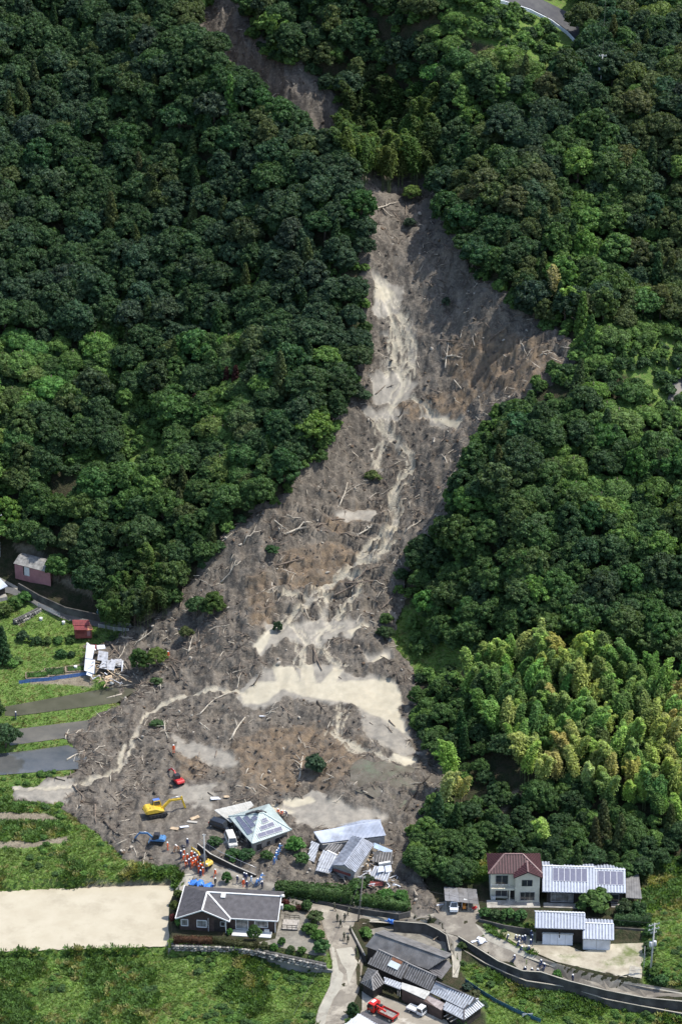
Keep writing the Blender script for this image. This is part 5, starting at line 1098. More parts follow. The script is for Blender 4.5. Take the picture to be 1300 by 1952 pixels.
drape('village_road', wpts([(380,1690),(440,1700),(500,1700),(590,1722),(640,1730),(700,1733),(770,1732),(830,1722),(860,1716),(912,1722),(918,1748),(905,1760),(940,1782),(1000,1812),(1060,1837),(1180,1868),(1320,1893),(1320,1909),(1228,1901),(1155,1887),(1083,1869),(1030,1852),(996,1850),(949,1832),(906,1805),(873,1785),(850,1779),(811,1760),(750,1755),(690,1762),(668,1768),(680,1800),(694,1822),(690,1850),(684,1890),(668,1925),(655,1990),(592,1990),(606,1925),(628,1880),(633,1840),(626,1795),(612,1755),(585,1735),(520,1714),(440,1712)]), ROADM, .07)
drape('road_edge', wpts([(594,1990),(607,1926),(629,1880),(634,1845),(631,1805),(637,1807),(646,1850),(655,1858),(650,1885),(636,1905),(622,1940),(616,1990)]), PAVE, .12); drape('road_edge', wpts([(640,1810),(670,1806),(690,1825),(684,1838),(676,1850),(664,1880),(660,1850),(650,1836)]), PAVE, .11)
drape('road_edge', wpts([(905,1762),(940,1784),(1000,1814),(1060,1839),(1180,1870),(1310,1895),(1310,1898),(1180,1874),(1056,1845),(990,1822),(930,1795)]), PAVE, .11)
drape('road_edge', wpts([(690,1745),(760,1742),(815,1757),(808,1765),(700,1758)]), PAVE, .10)
drape('concrete_path', wpts([(850,1780),(872,1787),(880,1808),(878,1835),(872,1865),(862,1864),(862,1835),(858,1810)]), PAVE, .14)
drape('hill_road', wpts([(-30,1095),(0,1102),(30,1118),(65,1138),(120,1163),(180,1180),(245,1190),(262,1198),(248,1206),(190,1196),(130,1183),(100,1172),(60,1150),(20,1132),(-30,1122)]), ASPH, .10)
drape('road_edge', wpts([(0,1101),(30,1117),(65,1137),(120,1162),(180,1179),(250,1190),(251,1193),(180,1183),(118,1166),(62,1142),(28,1122),(0,1106)]), PAVE, .14)
drape('hilltop_road', wpts([(900,-8),(960,3),(1020,22),(1060,44),(1085,64),(1100,85),(1112,82),(1120,60),(1090,30),(1030,0),(980,-20)], ), sheet_mat('shaded_asphalt', (.06, .06, .065), (.09, .09, .09)), .3)  # darker copy of the asphalt, shade put into its colour
drape('side_road', wpts([(1272,765),(1276,742),(1290,718),(1312,690),(1340,690),(1340,775),(1300,770)]), ASPH, .3)
PADDY = sheet_mat('silted_paddy', (.385, .34, .25), (.43, .385, .29), (.335, .295, .215), .3, .5, .15)
drape('paddy_field', [P(x + rnd.uniform(-1.5, 1.5), y + rnd.uniform(-1.3, 1.3), -.9)[:2] for x, y in [(-110 + 442 * t / 60, 1702 - 15 * t / 60) for t in range(60)] + [(332 - 10 * t / 14, 1687 + 116 * t / 14) for t in range(14)] + [(322 - 432 * t / 60, 1803 + 14 * t / 60) for t in range(60)]], PADDY, zfix=-.9)
W1 = water_mat('pond_water', (.055, .06, .06), (.10, .10, .095), .08, .10); W2 = water_mat('muddy_water', (.085, .078, .065), (.14, .128, .10), .2, .06); W3 = water_mat('shallow_water', (.065, .066, .045), (.10, .098, .07), .08, .05)
drape('pond_water', [P(x, y, 3.5)[:2] for x, y in [(-50,1441),(60,1430),(130,1420),(168,1440),(160,1465),(-50,1481)]], W1, zfix=3.5)
drape('paddy_water', [P(x, y, 4.4)[:2] for x, y in [(16,1399),(30,1390),(205,1368),(235,1390),(130,1406),(20,1421)]], W2, zfix=4.4)
drape('paddy_water', [P(x, y, 5.4)[:2] for x, y in [(10,1347),(214,1310),(265,1314),(222,1340),(28,1365),(10,1364)]], W3, zfix=5.4)
drape('house_yard', wpts([(540,1722),(575,1738),(612,1790),(622,1822),(600,1822),(520,1803),(490,1798),(525,1790)]), GRAVEL, .08); drape('concrete_drive', wpts([(330,1706),(352,1668),(372,1664),(368,1675),(352,1700),(345,1712)]), PAVE, .12)
drape('storehouse_yard', wpts([(935,1772),(1015,1776),(1110,1815),(1165,1800),(1228,1798),(1222,1866),(1180,1862),(1060,1834),(1000,1808)]), YARD, .08); drape('concrete_slab', wpts([(1200,1842),(1220,1845),(1220,1866),(1197,1862)]), PAVE, .16)
drape('farm_yard', wpts([(690,1890),(730,1900),(800,1925),(850,1945),(880,1990),(660,1990),(690,1925)]), sheet_mat('farm_yard', (.20, .18, .145), (.27, .24, .19), (.50, .47, .40), .35), .08); drape('back_yard', wpts([(690,1775),(760,1762),(830,1772),(852,1800),(858,1840),(800,1815),(720,1785)]), GRAVEL, .08)
drape('concrete_slope', wpts([(676,1455),(690,1450),(712,1458),(735,1455),(760,1464),(785,1466),(802,1474),(812,1490),(800,1500),(792,1518),(778,1530),(765,1545),(745,1535),(722,1530),(700,1518),(682,1514),(664,1502),(668,1485),(666,1470)]), sheet_mat('mossy_slope', (.15, .133, .106), (.085, .075, .055), (.125, .14, .095), .45, .9, 1.0), .5); 

# ------------------------------------------------------------------ walls
def wall_line(name, pts, z, hgt, th, m, label, cat='wall', cap=None):
    """a standing wall along a pixel line whose top is at height z (number or list)"""
    zz = z if hasattr(z, '__len__') else [z] * len(pts); w = [Vector(P(p[0], p[1], q)) for p, q in zip(pts, zz)]; mb = MB()
    n = len(w); nr = []
    for i in range(n):
        d = (w[min(i + 1, n - 1)] - w[max(i - 1, 0)]); d.z = 0; d.normalize(); nr.append(Vector((d.y, -d.x, 0)))
    ring = [[mb.bm.verts.new(p) for p in (a - Vector((0, 0, hgt)) + c * (.15 * hgt), a, a - c * th, a - c * th - Vector((0, 0, hgt)))] for a, c in zip(w, nr)]
    for A, B in zip(ring[:-1], ring[1:]):
        for k in range(4): mb.bm.faces.new([A[k], A[(k + 1) % 4], B[(k + 1) % 4], B[k]])
    mb.bm.faces.new(ring[0][::-1]); mb.bm.faces.new(ring[-1]); o = mb.build(name, [m]); tag(o, label, cat)
    if cap:
        c = MB()
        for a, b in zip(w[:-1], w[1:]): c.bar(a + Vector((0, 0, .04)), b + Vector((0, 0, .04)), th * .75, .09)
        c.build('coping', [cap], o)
    return o
CH1 = [(873,1785),(906,1805),(949,1832),(996,1851),(1030,1853),(1083,1870),(1155,1888),(1228,1902),(1320,1911)]
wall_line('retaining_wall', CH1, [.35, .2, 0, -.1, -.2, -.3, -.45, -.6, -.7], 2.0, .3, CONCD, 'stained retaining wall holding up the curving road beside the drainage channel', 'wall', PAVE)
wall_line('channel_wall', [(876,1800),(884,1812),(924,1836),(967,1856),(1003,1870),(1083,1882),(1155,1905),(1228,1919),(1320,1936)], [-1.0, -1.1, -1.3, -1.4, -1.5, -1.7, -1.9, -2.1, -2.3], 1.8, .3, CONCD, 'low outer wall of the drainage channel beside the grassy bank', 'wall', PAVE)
wall_line('retaining_wall', [(750,1756),(811,1761),(836,1773),(851,1783),(857,1812)], [.25, .2, .1, 0, -.1], 2.0, .25, CONCD, 'curved retaining wall behind the old farmhouse, below the mud-covered road', 'wall', PAVE)
wall_line('retaining_wall', [(696,1822),(682,1795),(668,1768)], [-.5, -.2, 0.1], 1.8, .25, CONCD, 'dark retaining wall where the road drops beside the old farmhouse', 'wall', CONC)
wall_line('retaining_wall', [(321,1809),(429,1810),(494,1822),(558,1836),(634,1850)], [-.55] * 5, 2.2, .3, mat('grey_concrete', (.22, .215, .20), .9, .3, .5, .3, 4, dirt=.4), 'long grey concrete retaining wall below the stone wall of the brown house', 'wall', CONC)
wall_line('retaining_wall', [(377,1608),(402,1628),(448,1651),(488,1668)], [3.6, 3.3, 2.9, 2.5], 2.4, .3, mat('black_stained_wall', (.035, .032, .03), .8, .4, .8), 'black stained retaining wall below the displaced green-roofed house', 'wall', CONC)
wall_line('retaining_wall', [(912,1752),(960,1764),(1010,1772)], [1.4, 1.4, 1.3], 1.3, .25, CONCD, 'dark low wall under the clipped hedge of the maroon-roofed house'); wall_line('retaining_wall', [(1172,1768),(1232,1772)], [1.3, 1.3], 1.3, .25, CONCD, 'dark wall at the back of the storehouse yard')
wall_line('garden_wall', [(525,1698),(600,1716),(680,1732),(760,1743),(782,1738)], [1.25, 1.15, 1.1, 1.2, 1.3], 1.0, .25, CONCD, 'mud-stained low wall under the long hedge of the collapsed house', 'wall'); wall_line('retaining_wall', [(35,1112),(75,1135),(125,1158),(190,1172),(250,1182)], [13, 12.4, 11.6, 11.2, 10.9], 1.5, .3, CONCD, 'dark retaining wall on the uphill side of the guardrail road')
# stone walls, stone by stone
def stone_mesh(i):
    g = random.Random(300 + i); mb = MB(); mb.box((0, -.2, 0), (1, .4, 1)); me = mb.mesh('stone', [], .12)
    for v in me.vertices: v.co += Vector([g.uniform(-.08, .08) for _ in range(3)])
    return me
STONES = [stone_mesh(i) for i in range(6)]; STM = [mat('stone_%s' % n, c, .9, .35, 2, .4, 5) for n, c in (('grey', (.20, .195, .18)), ('dark', (.09, .088, .08)), ('pale', (.33, .31, .27)))]
for i, m in enumerate(STONES): m.materials.append(STM[i % 3])
def stone_wall(pts, z, hgt, label, rows=3, w0=.75):
    w = [Vector(P(*p, z)) for p in pts]; o = wall_line('stone_wall', pts, z - .06, hgt, .5, STM[1], label)
    for r_ in range(rows):
        d = r_ * .37 % 1 * w0
        for a, b in zip(w[:-1], w[1:]):
            L_ = (b - a).length; e = (b - a).normalized(); n = Vector((e.y, -e.x, 0)).normalized(); s_ = d
            while s_ < L_ - .2:
                wd = w0 * rnd.uniform(.65, 1.25); hh = hgt / rows
                q = link('stone', STONES[rnd.randrange(6)], o); q.location = a + e * (s_ + wd / 2) + n * (.10 + .15 * (hh * r_) + rnd.uniform(-.03, .06)) - Vector((0, 0, hh * (r_ + 1) - .02)); q.rotation_euler = (0, 0, math.atan2(e.y, e.x)); q.scale = (wd * .94, rnd.uniform(.8, 1.2), hh * rnd.uniform(.85, 1.0)); s_ += wd
            d = max(0, s_ - L_)
    return o
stone_wall([(327,1800),(440,1803),(494,1811),(542,1822),(620,1838)], .62, 1.05, 'rough stone wall edging the garden of the brown house')
stone_wall([(28,1182),(50,1172),(78,1158)], 10.0, 1.6, 'mossy stone wall below the hedge at the road bend', 3, .6)

# ------------------------------------------------------------------ guardrails
def guardrail(pts, label, hgt=.8, rails=3, z=None, cat='guardrail', m=None, post_w=.09, rail=.085):
    w = [at(*p) if z is None else Vector(P(*p, z)) for p in pts]; o = empty('guardrail', w[0], 0, label, cat); m = m or WH; acc = 0
    for a, b in zip(w[:-1], w[1:]):
        L_ = (b - a).length; k = 0.0
        n = max(1, int(L_ / 2.0))
        for i in range(n + (1 if b is w[-1] else 0)):
            p = a.lerp(b, i / n) - w[0]; MB().box(p - Vector((0, 0, .3)), (post_w, post_w, hgt + .32)).build('post', [m], o)
    for r_ in range(rails):
        mb = MB(); zz = hgt * (1 - r_ / (rails + .3))
        mb.tube([p - w[0] + Vector((0, -.07, zz)) for p in w], rail * .5, 6); mb.build('rail', [m], o)
    return o
guardrail([(74,1157),(96,1167),(115,1177)], 'white four-bar guardrail above the stone wall, nearer the pink shed', .95, 4); guardrail([(189,1197),(218,1203),(246,1206)], 'white four-bar guardrail ending at the slide debris', .95, 4)
guardrail([(910,2),(960,10),(1010,26),(1050,46),(1080,68),(1099,88)], 'long curved white guardrail of the hilltop road', 1.0, 3, m=mat('white_rail', (.72, .74, .76), .35, .05, 1), rail=.28); guardrail([(1274,752),(1280,728),(1296,702)], 'white guardrail of the side road at the forest edge', .9, 2, rail=.2)
guardrail([(382,1609),(420,1632),(460,1650),(488,1662)], 'thin grey handrail on top of the black stained retaining wall', 1.0, 1, 2.6, 'railing', ALU, .05, .06)

# ------------------------------------------------------------------ hedges, shrubs, garden trees
def plant(px, py, r, shade, name='shrub', label='', hs=1.0, cat='shrub', up=.5, group=None, tint=None, meshes=None):
    """PX, PY the middle of the plant in the picture, R its radius in metres"""
    p = at(px, py, r * up); p.z = float(ground(p.x, p.y)); o = empty(name, p, rnd.uniform(0, 6.28), label, cat, group); o.scale = (r, r, r * hs); c = link('foliage', rnd.choice(meshes or SHRUB), o); c['tint'] = tint or [x * rnd.uniform(.85, 1.15) for x in PAL[shade]]
    MB().tube([(0, 0, -.3), (.03, 0, .35)], [.07, .05], 5).build('stem', [BARK], o); return o
PAL['dark red'] = (.085, .030, .024); PAL['clipped green'] = (.060, .125, .030)
for px, py, r, sh, lab, hs in [
 (545,1721,.8,'dark red','dark red clipped bush by the end of the brown house',.9),(547,1731,.75,'clipped green','small round bush beside the deck, left of its twin',.9),(558,1733,.75,'clipped green','small round bush beside the deck, right of its twin',.9),(570,1732,.7,'dark red','reddish bush squeezed between round garden bushes',1.0),
 (585,1729,1.15,'mid green','tall round garden bush at the bend of the road',1.15),(600,1750,1.75,'mid green','largest round garden bush beside the road',.85),(592,1772,1.6,'clipped green','wide clipped bush on the garden edge below the largest one',.8),(608,1785,1.4,'clipped green','clipped bush at the garden edge above the corner bush',.9),(612,1808,1.6,'mid green','bush on the wall corner at the foot of the garden',1.1),
 (538,1798,.8,'clipped green','small upright bush above the stone wall',1.3),(575,1812,.95,'clipped green','low light bush on the stone wall, near the corner',.8),(505,1803,.9,'olive green','first low bush on the stone wall, after the garden tree',.8),(522,1806,.9,'clipped green','second low bush on the stone wall, after the garden tree',.85),(555,1808,.8,'olive green','third low bush on the stone wall, after the garden tree',.7),
 (347,1760,1.3,'light green','light bush covering the left windows of the brown house',1.1),(438,1777,.7,'clipped green','small bush beside the porch of the brown house',1.0),(432,1681,1.15,'mid green','round tree standing behind the brown house roof',1.3),(341,1707,.9,'olive green','upper bush on the paddy side of the brown house',1.2),(333,1730,1.0,'olive green','middle bush on the paddy side of the brown house',1.2),(330,1752,.8,'dark red','reddish bush on the paddy side of the brown house',1.2),
 (562,1622,1.9,'light green','bright green tree in front of the collapsed house',1.0),(575,1645,1.7,'mid green','dark bush joining the long hedge below the bright tree',.8),(410,1608,1.6,'dark green','dark bush on the black wall nearest the white van',.6),(445,1628,1.9,'dark green','dark bush on the black wall below the green roof',.6),(470,1636,1.7,'dark green','dark bush on the black wall right of its neighbour',.7),(508,1642,1.3,'mid green','bush beside the broken garden steps',.9),
 (680,1700,2.0,'mid green','bush at the foot of the leaning pole',.8),(735,1708,1.9,'clipped green','light bush at the right part of the long hedge',.8),(765,1714,1.6,'clipped green','last light bush at the right end of the long hedge',.8),(700,1685,1.5,'dark green','dark bush in front of the fallen red wall panel',.8),
 (925,1742,1.3,'mid green','first clipped bush of the hedge below the maroon-roofed house',.9),(945,1745,1.3,'mid green','second clipped bush of the hedge below the maroon-roofed house',.9),(968,1744,1.5,'mid green','third clipped bush of the hedge below the maroon-roofed house',.9),(992,1746,1.4,'mid green','fourth clipped bush of the hedge below the maroon-roofed house',.9),
 (1133,1722,3.2,'mid green','big round clipped tree in front of the solar-panelled house',.85),(1190,1735,1.9,'dark green','dark bush right of the big clipped tree',1.0),(1215,1738,1.9,'dark green','dark bush by the yard wall, end of the row',1.0),(880,1803,.9,'mid green','small bush at the start of the channel wall',.8),
 (696,1780,1.4,'light green','light bush on the corner of the retaining wall by the road',.9),(840,1820,1.1,'mid green','bush growing by the lean-to of the old farmhouse',.9),(672,1935,1.2,'dark green','dark conical bush beside the barn roof',1.7),(665,1950,1.0,'mid green','low bush below the conical bush by the barn',.9),
 (1240,1775,1.4,'mid green','overgrown bush at the top right corner of the yard',1.0),(1236,1810,1.3,'mid green','overgrown bush along the right side of the yard',1.0),(1245,1850,1.5,'clipped green','overgrown bush near the foot of the transformer pole',.9),(1260,1870,1.5,'mid green','overgrown bush by the roadside past the transformer pole',.8),
 (880,1945,1.4,'mid green','garden bush at the right foot of the old farmhouse',.9),(905,1895,1.2,'olive green','vegetable plants beside the blue garden net',.7),(890,1880,1.1,'blue-green','pale leafy plants above the end roof of the old farmhouse',.6),(920,1915,1.1,'blue-green','pale leafy plants right of the end roof',.7),(1062,1858,1.0,'clipped green','bush growing out of the channel below the road',.9),
 (117,1248,1.35,'dark green','larger of two round bushes above the garden net',.9),(137,1249,1.0,'dark green','smaller of two round bushes above the garden net',.9),(20,1262,1.7,'light green','clump of tall grass-like leaves on the terrace edge',.6),(35,1258,1.3,'light green','leafy clump at the end of the tall grass clump',.6),
 (8,1165,2.2,'mid green','hedge bush at the frame edge above the garden',.8),(28,1150,2.1,'mid green','hedge bush in the middle of the bend',.8),(50,1140,2.0,'mid green','hedge bush on top of the mossy stone wall',.8),(70,1222,1.4,'dark green','dark bush at the left end of the terrace hedge',.8),(90,1222,1.3,'mid green','second bush of the terrace hedge',.7),(112,1220,1.3,'mid green','third bush of the terrace hedge',.7),(135,1220,1.2,'mid green','fourth bush of the terrace hedge, nearest the red shed',.7),(45,1215,1.6,'dark green','dark bush beside the columnar cedar',.9),(183,1214,.6,'dark green','tiny round bush right of the red shed',.9),(215,1216,.9,'dark green','low bush in the grass below the guardrail',.8),
 (300,1295,1.4,'mid green','low bush under the surviving trees in the mud',.6),(600,1465,2.2,'blue-green','mud-stained bush standing in the rusty mud',1.1),(530,1200,1.1,'blue-green','upright grey bush on the sand shelf',1.3),(850,580,1.2,'blue-green','pale silvery bush at the edge of the shaded scarp',1.0),(780,435,1.5,'blue-green','pale flowering bush at the head of the slide',.8),(710,905,2.0,'olive green','uprooted tree crown lying in the upper mud',.6),(690,755,2.2,'blue-green','grey toppled bush against the left slope',.6),
 (520,1058,1.6,'dark green','dark fallen crown on the rusty terraces',.6),(300,1375,1.6,'mid green','fallen leafy branches beside the silt stream',.4),(355,1215,1.6,'olive green','torn bush at the foot of the left bank',.9),(735,1190,1.5,'mid green','bush at the grassy edge right of the sand shelf',1.0)]:
    plant(px, py, r, sh, 'shrub', lab, hs)
def hedge(A, B, W_, H_, label, tint, dens=26, leaf=.16, bulge=.12, seed=1):
    a = at(*A); b = at(*B); d = b - a; o = empty('hedge', a + d / 2, math.atan2(d.y, d.x), label, 'hedge'); o.location.z = float(min(ground(a.x, a.y), ground(b.x, b.y))) - .1
    m = hedge_mesh('foliage', seed, Vector((d.x, d.y)).length, W_, H_, leaf, dens, bulge); m.materials.append(LEAF); c = link('foliage', m, o); c['tint'] = tint; return o
hedge((528,1700), (672,1722), 2.6, 2.3, 'long tall dark green hedge between the road and the collapsed house', [x * .8 for x in MID], 22, .2, .2, 2); hedge((668,1720), (780,1735), 2.0, 1.7, 'lighter right-hand part of the roadside hedge by the pole', [x * .95 for x in MID], 22, .2, .25, 3)
hedge((332,1796), (405,1797), 1.0, 1.2, 'clipped reddish-brown hedge in front of the brown house', (.075, .040, .024), 34, .12, .06, 4); hedge((406,1797), (492,1806), .9, 1.0, 'dull green continuation of the reddish hedge along the stone wall', (.058, .062, .026), 34, .12, .08, 5); hedge((1170,1760), (1240,1763), 1.4, 1.9, 'dark hedge in front of the lean-to of the solar-panelled house', DARK, 26, .18, .2, 6)
def gtree(px, py, s_, sh, label):
    p = at(px, py, HU * s_); p.z = float(ground(p.x, p.y)); o = empty('garden_tree', p, rnd.uniform(0, 6), label, 'tree'); o.scale = (s_, s_, s_); c = link('crown', rnd.choice(KIT), o); c['tint'] = list(PAL[sh]); link('trunk', TRUNKS[0], o)
gtree(484, 1776, .38, 'mid green', 'small garden tree in front of the white terrace of the brown house')

# ------------------------------------------------------------------ grass and weeds
def tuft_mesh(name, seed, n=14, h=.45, sp=.22, wid=.05):
    g = np.random.default_rng(seed); V, Q = [], []
    for i in range(n):
        a = g.uniform(0, 6.28); b = np.array([math.cos(a), math.sin(a), 0]); p = b * g.uniform(0, sp); s_ = np.array([-b[1], b[0], 0]) * wid; hh = h * g.uniform(.6, 1.1); k = 4 * i
        V += [p - s_, p + s_, p + b * hh * .45 + s_ * .5 + [0, 0, hh * .8], p + b * hh * .35 - s_ * .5 + [0, 0, hh]]; Q.append([k, k + 1, k + 2, k + 3])
    m = np_mesh(name, np.array(V), np.array(Q)); m.materials.append(leaf_mat('grass_blades', .3, .5)); return m
TUFT = [bpy.data.objects.new('g%02d' % i, tuft_mesh('tuft', 400 + i, 16, (.42, .5, .6)[i], (.3, .3, .25)[i], (.06, .05, .06)[i])) for i in range(3)]
g_ = np.random.default_rng(31); n = 220000; X = g_.uniform(-80, 80, n); Y = g_.uniform(385, 530, n); z = Z(X, Y); px_, py_, _ = proj(X, Y, z); k = (px_ > -40) & (px_ < 1340) & (py_ > 1100) & (py_ < 2000)
X, Y, z, px_, py_ = X[k], Y[k], z[k], px_[k], py_[k]; gw = zones(X, Y, z, GRASS, 6, 12) * (1 - zones(X, Y, z, SOIL, 5, 8)); blk = np.zeros(len(X), bool)
for o in [o for o in SC.objects if o.get('kind') == 'structure' and o.name.split('.')[0] not in ('hillside',)]:
    bb = [o.matrix_world @ Vector(c) for c in o.bound_box]; x0, x1 = min(b.x for b in bb), max(b.x for b in bb); y0, y1 = min(b.y for b in bb), max(b.y for b in bb); ix = np.nonzero((X > x0) & (X < x1) & (Y > y0) & (Y < y1))[0]
    for i in ix:
        if not blk[i] and o.ray_cast((X[i], Y[i], 60), (0, 0, -1))[0]: blk[i] = True
k = (gw > .45) & ~blk; X, Y, z, px_, py_ = X[k], Y[k], z[k], px_[k], py_[k]; n = len(X)
pn = fbm(X, Y, .12, 3, 44); p2 = fbm(X, Y, .5, 3, 45); hi_ = sstep(.5, .62, pn) * (py_ > 1500)
tn = np.where(p2[:, None] > .54, (.19, .27, .085), (.14, .22, .062)) * g_.uniform(.75, 1.25, (n, 1)); tn = np.where((hi_ > .5)[:, None], (.088, .155, .046), tn); tn = np.where((p2 < .36)[:, None], (.23, .235, .095), tn)
sc_ = (g_.uniform(.42, .8, n) * (1 + hi_ * 1.2))[:, None] * np.array([1.2, 1.2, .8]) * np.where(py_ < 1500, .7, 1)[:, None]
scatter('grass', np.stack([X, Y, z - .03], 1), TUFT, np.stack([g_.normal(0, .12, n), g_.normal(0, .12, n), g_.uniform(0, 6.28, n)], 1), sc_, g_.integers(0, 3, n), tn, 'long green grass and weeds on the banks and fallow fields', 'grass')
print('GRASS', n)
# taller weeds
k = np.nonzero((fbm(X, Y, .16, 3, 99) > .56) & (py_ > 1470) & (g_.uniform(size=n) < .05))[0]; m_ = len(k)
so2 = [bpy.data.objects.new('w%02d' % i, m) for i, m in enumerate(SHRUB)]
scatter('weeds', np.stack([X[k], Y[k], z[k] - .1], 1), so2, np.stack([0 * X[k], 0 * X[k], g_.uniform(0, 6.28, m_)], 1), np.repeat(g_.uniform(.3, .75, (m_, 1)), 3, 1) * np.array([1.2, 1.2, .8]), g_.integers(0, 4, m_), np.array([(.07, .14, .034), (.10, .19, .042), (.06, .11, .036)])[g_.integers(0, 3, m_)], 'clumps of taller leafy weeds in the fallow fields', 'weeds')
# ------------------------------------------------------------------ excavators
def excavator(px, py, head, s, paint, label, cab_m, boom_a=50, stick_a=-62, cano=False, swing=0.0, small=False):
    """heading HEAD (degrees from +X); s = size; angles of boom and stick from the level"""
    p = gat(px, py); e = empty('excavator', p + Vector((0, 0, .02)), R(head), label, 'excavator'); e.scale = (s, s, s)
    pm = paint; TR = BLACKM; DK = mat('dark_machine', (.04, .04, .042), .6, .3, 3)
    for sy in (-1, 1):
        out = [(1.75, .12), (1.95, .42), (1.75, .78), (-1.75, .78), (-1.95, .42), (-1.75, .12), (-1.5, 0), (1.5, 0)]
        tk = MB().side(out, sy * 1.1 - .28, sy * 1.1 + .28).build('track', [TR], e, .04)
        for x in (-1.45, -.7, 0, .7, 1.45): MB().tube([(x, sy * 1.1 - .31, .38), (x, sy * 1.1 + .31, .38)], .24, 8).build('track_roller', [DK], tk)
    MB().box((0, 0, .35), (2.0, 1.7, .5)).build('undercarriage', [DK], e, .05)
    if small: MB().bar((2.35, -1.3, .35), (2.35, 1.3, .35), .12, .6).build('dozer_blade', [pm], e); MB().bar((1.2, 0, .45), (2.35, 0, .4), .8, .14).build('blade_arm', [pm], e)
    c, sn = math.cos(swing), math.sin(swing); rz = Matrix.Rotation(swing, 4, 'Z')
    def up(o): o.rotation_euler = (0, 0, swing); return o
    up(MB().side([(-2.15, 1.0), (1.25, 1.0), (1.3, 1.35), (.6, 1.5), (-.4, 1.95), (-1.9, 2.0), (-2.3, 1.7)], -1.25, 1.25).build('body', [pm], e, .09)); up(MB().box((0, 0, .82), (1.5, 1.5, .2)).build('turntable', [DK], e)); up(MB().side([(-2.45, 1.05), (-1.75, .98), (-1.75, 1.7), (-2.45, 1.55)], -1.2, 1.2).build('counterweight', [pm], e, .12)); up(MB().tube([(-1.4, -.7, 1.95), (-1.4, -.7, 2.35)], .07, 8).build('exhaust_pipe', [DK], e))
    big = s < .8; ky = -.62 if big else .25; dz = .25 if big else 0
    cab = up(MB().side([(-.75 if big else -.45, 1.4), (1.15, 1.4), (1.15, 1.9), (.85, 2.85 + dz), (-.7 if big else -.4, 2.85 + dz)], ky, 1.2).build('cab', [cab_m], e, .06))
    for f in ([(1.17, .33, 1.55), (1.17, 1.12, 1.55), (1.17, 1.12, 1.95), (1.17, .33, 1.95)], [(1.18, .33, 1.98), (1.18, 1.12, 1.98), (.89, 1.12, 2.75), (.89, .33, 2.75)], [(.95, 1.215, 1.7), (-.3, 1.215, 1.7), (-.3, 1.215, 2.7), (.75, 1.215, 2.7)], [(.95, ky - .015, 1.9), (.75, ky - .015, 2.7), (-.3, ky - .015, 2.7), (-.3, ky - .015, 1.9)], [(-.465, .35, 1.9), (-.465, 1.1, 1.9), (-.465, 1.1, 2.7), (-.465, .35, 2.7)]):
        m = MB(); m.face(f); m.build('window', [GLASS], cab)
    roofm = MB(); roofm.box((.1 if big else .22, (1.2 + ky) / 2, 2.86 + dz), (1.6 if big else 1.35, 1.26 - ky - .2, .09)); up(roofm.build('cab_roof', [cab_m if not cano else mat('blue_canopy', (.10, .17, .42), .5)], e, .03))
    a1 = R(boom_a); a2 = R(boom_a - 48); b0 = Vector((1.35 if s < .8 else 1.1, -.25, 1.35)); b1 = b0 + Vector((math.cos(a1) * 2.3, 0, math.sin(a1) * 2.3)); b2 = b1 + Vector((math.cos(a2) * 2.3, 0, math.sin(a2) * 2.3)); s1 = b2 + Vector((math.cos(R(stick_a)) * 2.3, 0, math.sin(R(stick_a)) * 2.3)); sb = b2 - Vector((math.cos(R(stick_a)) * .55, 0, math.sin(R(stick_a)) * .55))
    mb = MB(); mb.bar(b0, b1, .42, .5); mb.bar(b1 - (b1 - b0) * .08, b2, .38, .42); up(mb.build('boom', [pm], e, .03)); up(MB().bar(sb, s1, .3, .36).build('arm', [pm], e, .03))
    for a, b in ((b0 + Vector((.2, 0, -.25)), b1 + Vector((0, 0, -.35))), (b1 + Vector((0, 0, .32)), sb + Vector((0, 0, .12))), (sb.lerp(s1, .25) + Vector((.2, 0, .1)), s1 + Vector((.18, 0, .25)))): up(MB().tube([a, b], .08, 6).build('hydraulic_ram', [ALU], e))
    q = s1; w = .45; mb = MB(); mb.side([(q.x - .1, q.z + .1), (q.x + .25, q.z - .05), (q.x + .2, q.z - .6), (q.x - .2, q.z - .85), (q.x - .65, q.z - .55), (q.x - .45, q.z - .3)], -.25 - w, -.25 + w); bk = up(mb.build('bucket', [DK], e, .03))
    for k in range(4):
        y = -.25 - w + .1 + k * .24; MB().bar((q.x - .6, y, q.z - .52), (q.x - .82, y, q.z - .4), .08, .08).build('tooth', [STEEL], bk)
    return e
YELP = mat('machine_yellow', (.58, .39, .04), .5, .2, 2, dirt=.35); REDP = mat('machine_red', (.50, .025, .03), .5, .2, 2, dirt=.25); BLUP = mat('machine_blue', (.07, .19, .38), .5, .25, 2, dirt=.35); CABD = mat('dark_cab', (.03, .03, .035), .4, .2, 2); OCHRE = mat('machine_ochre', (.55, .38, .06), .5, .15, 2, dirt=.2)
excavator(299, 1556, 20, .98, YELP, 'large yellow excavator with its boom raised over the mud', YELP, 42, -75, True); excavator(340, 1495, 118, .62, REDP, 'red excavator reaching up the slope below the lone orange worker', CABD, 38, -40)
excavator(301, 1611, 172, .64, BLUP, 'small blue excavator digging at the edge of the grass field', CABD, 40, -55, small=True); excavator(390, 1652, 135, .68, OCHRE, 'small yellow excavator behind the crowd of orange rescuers', CABD, 50, -85, small=True)

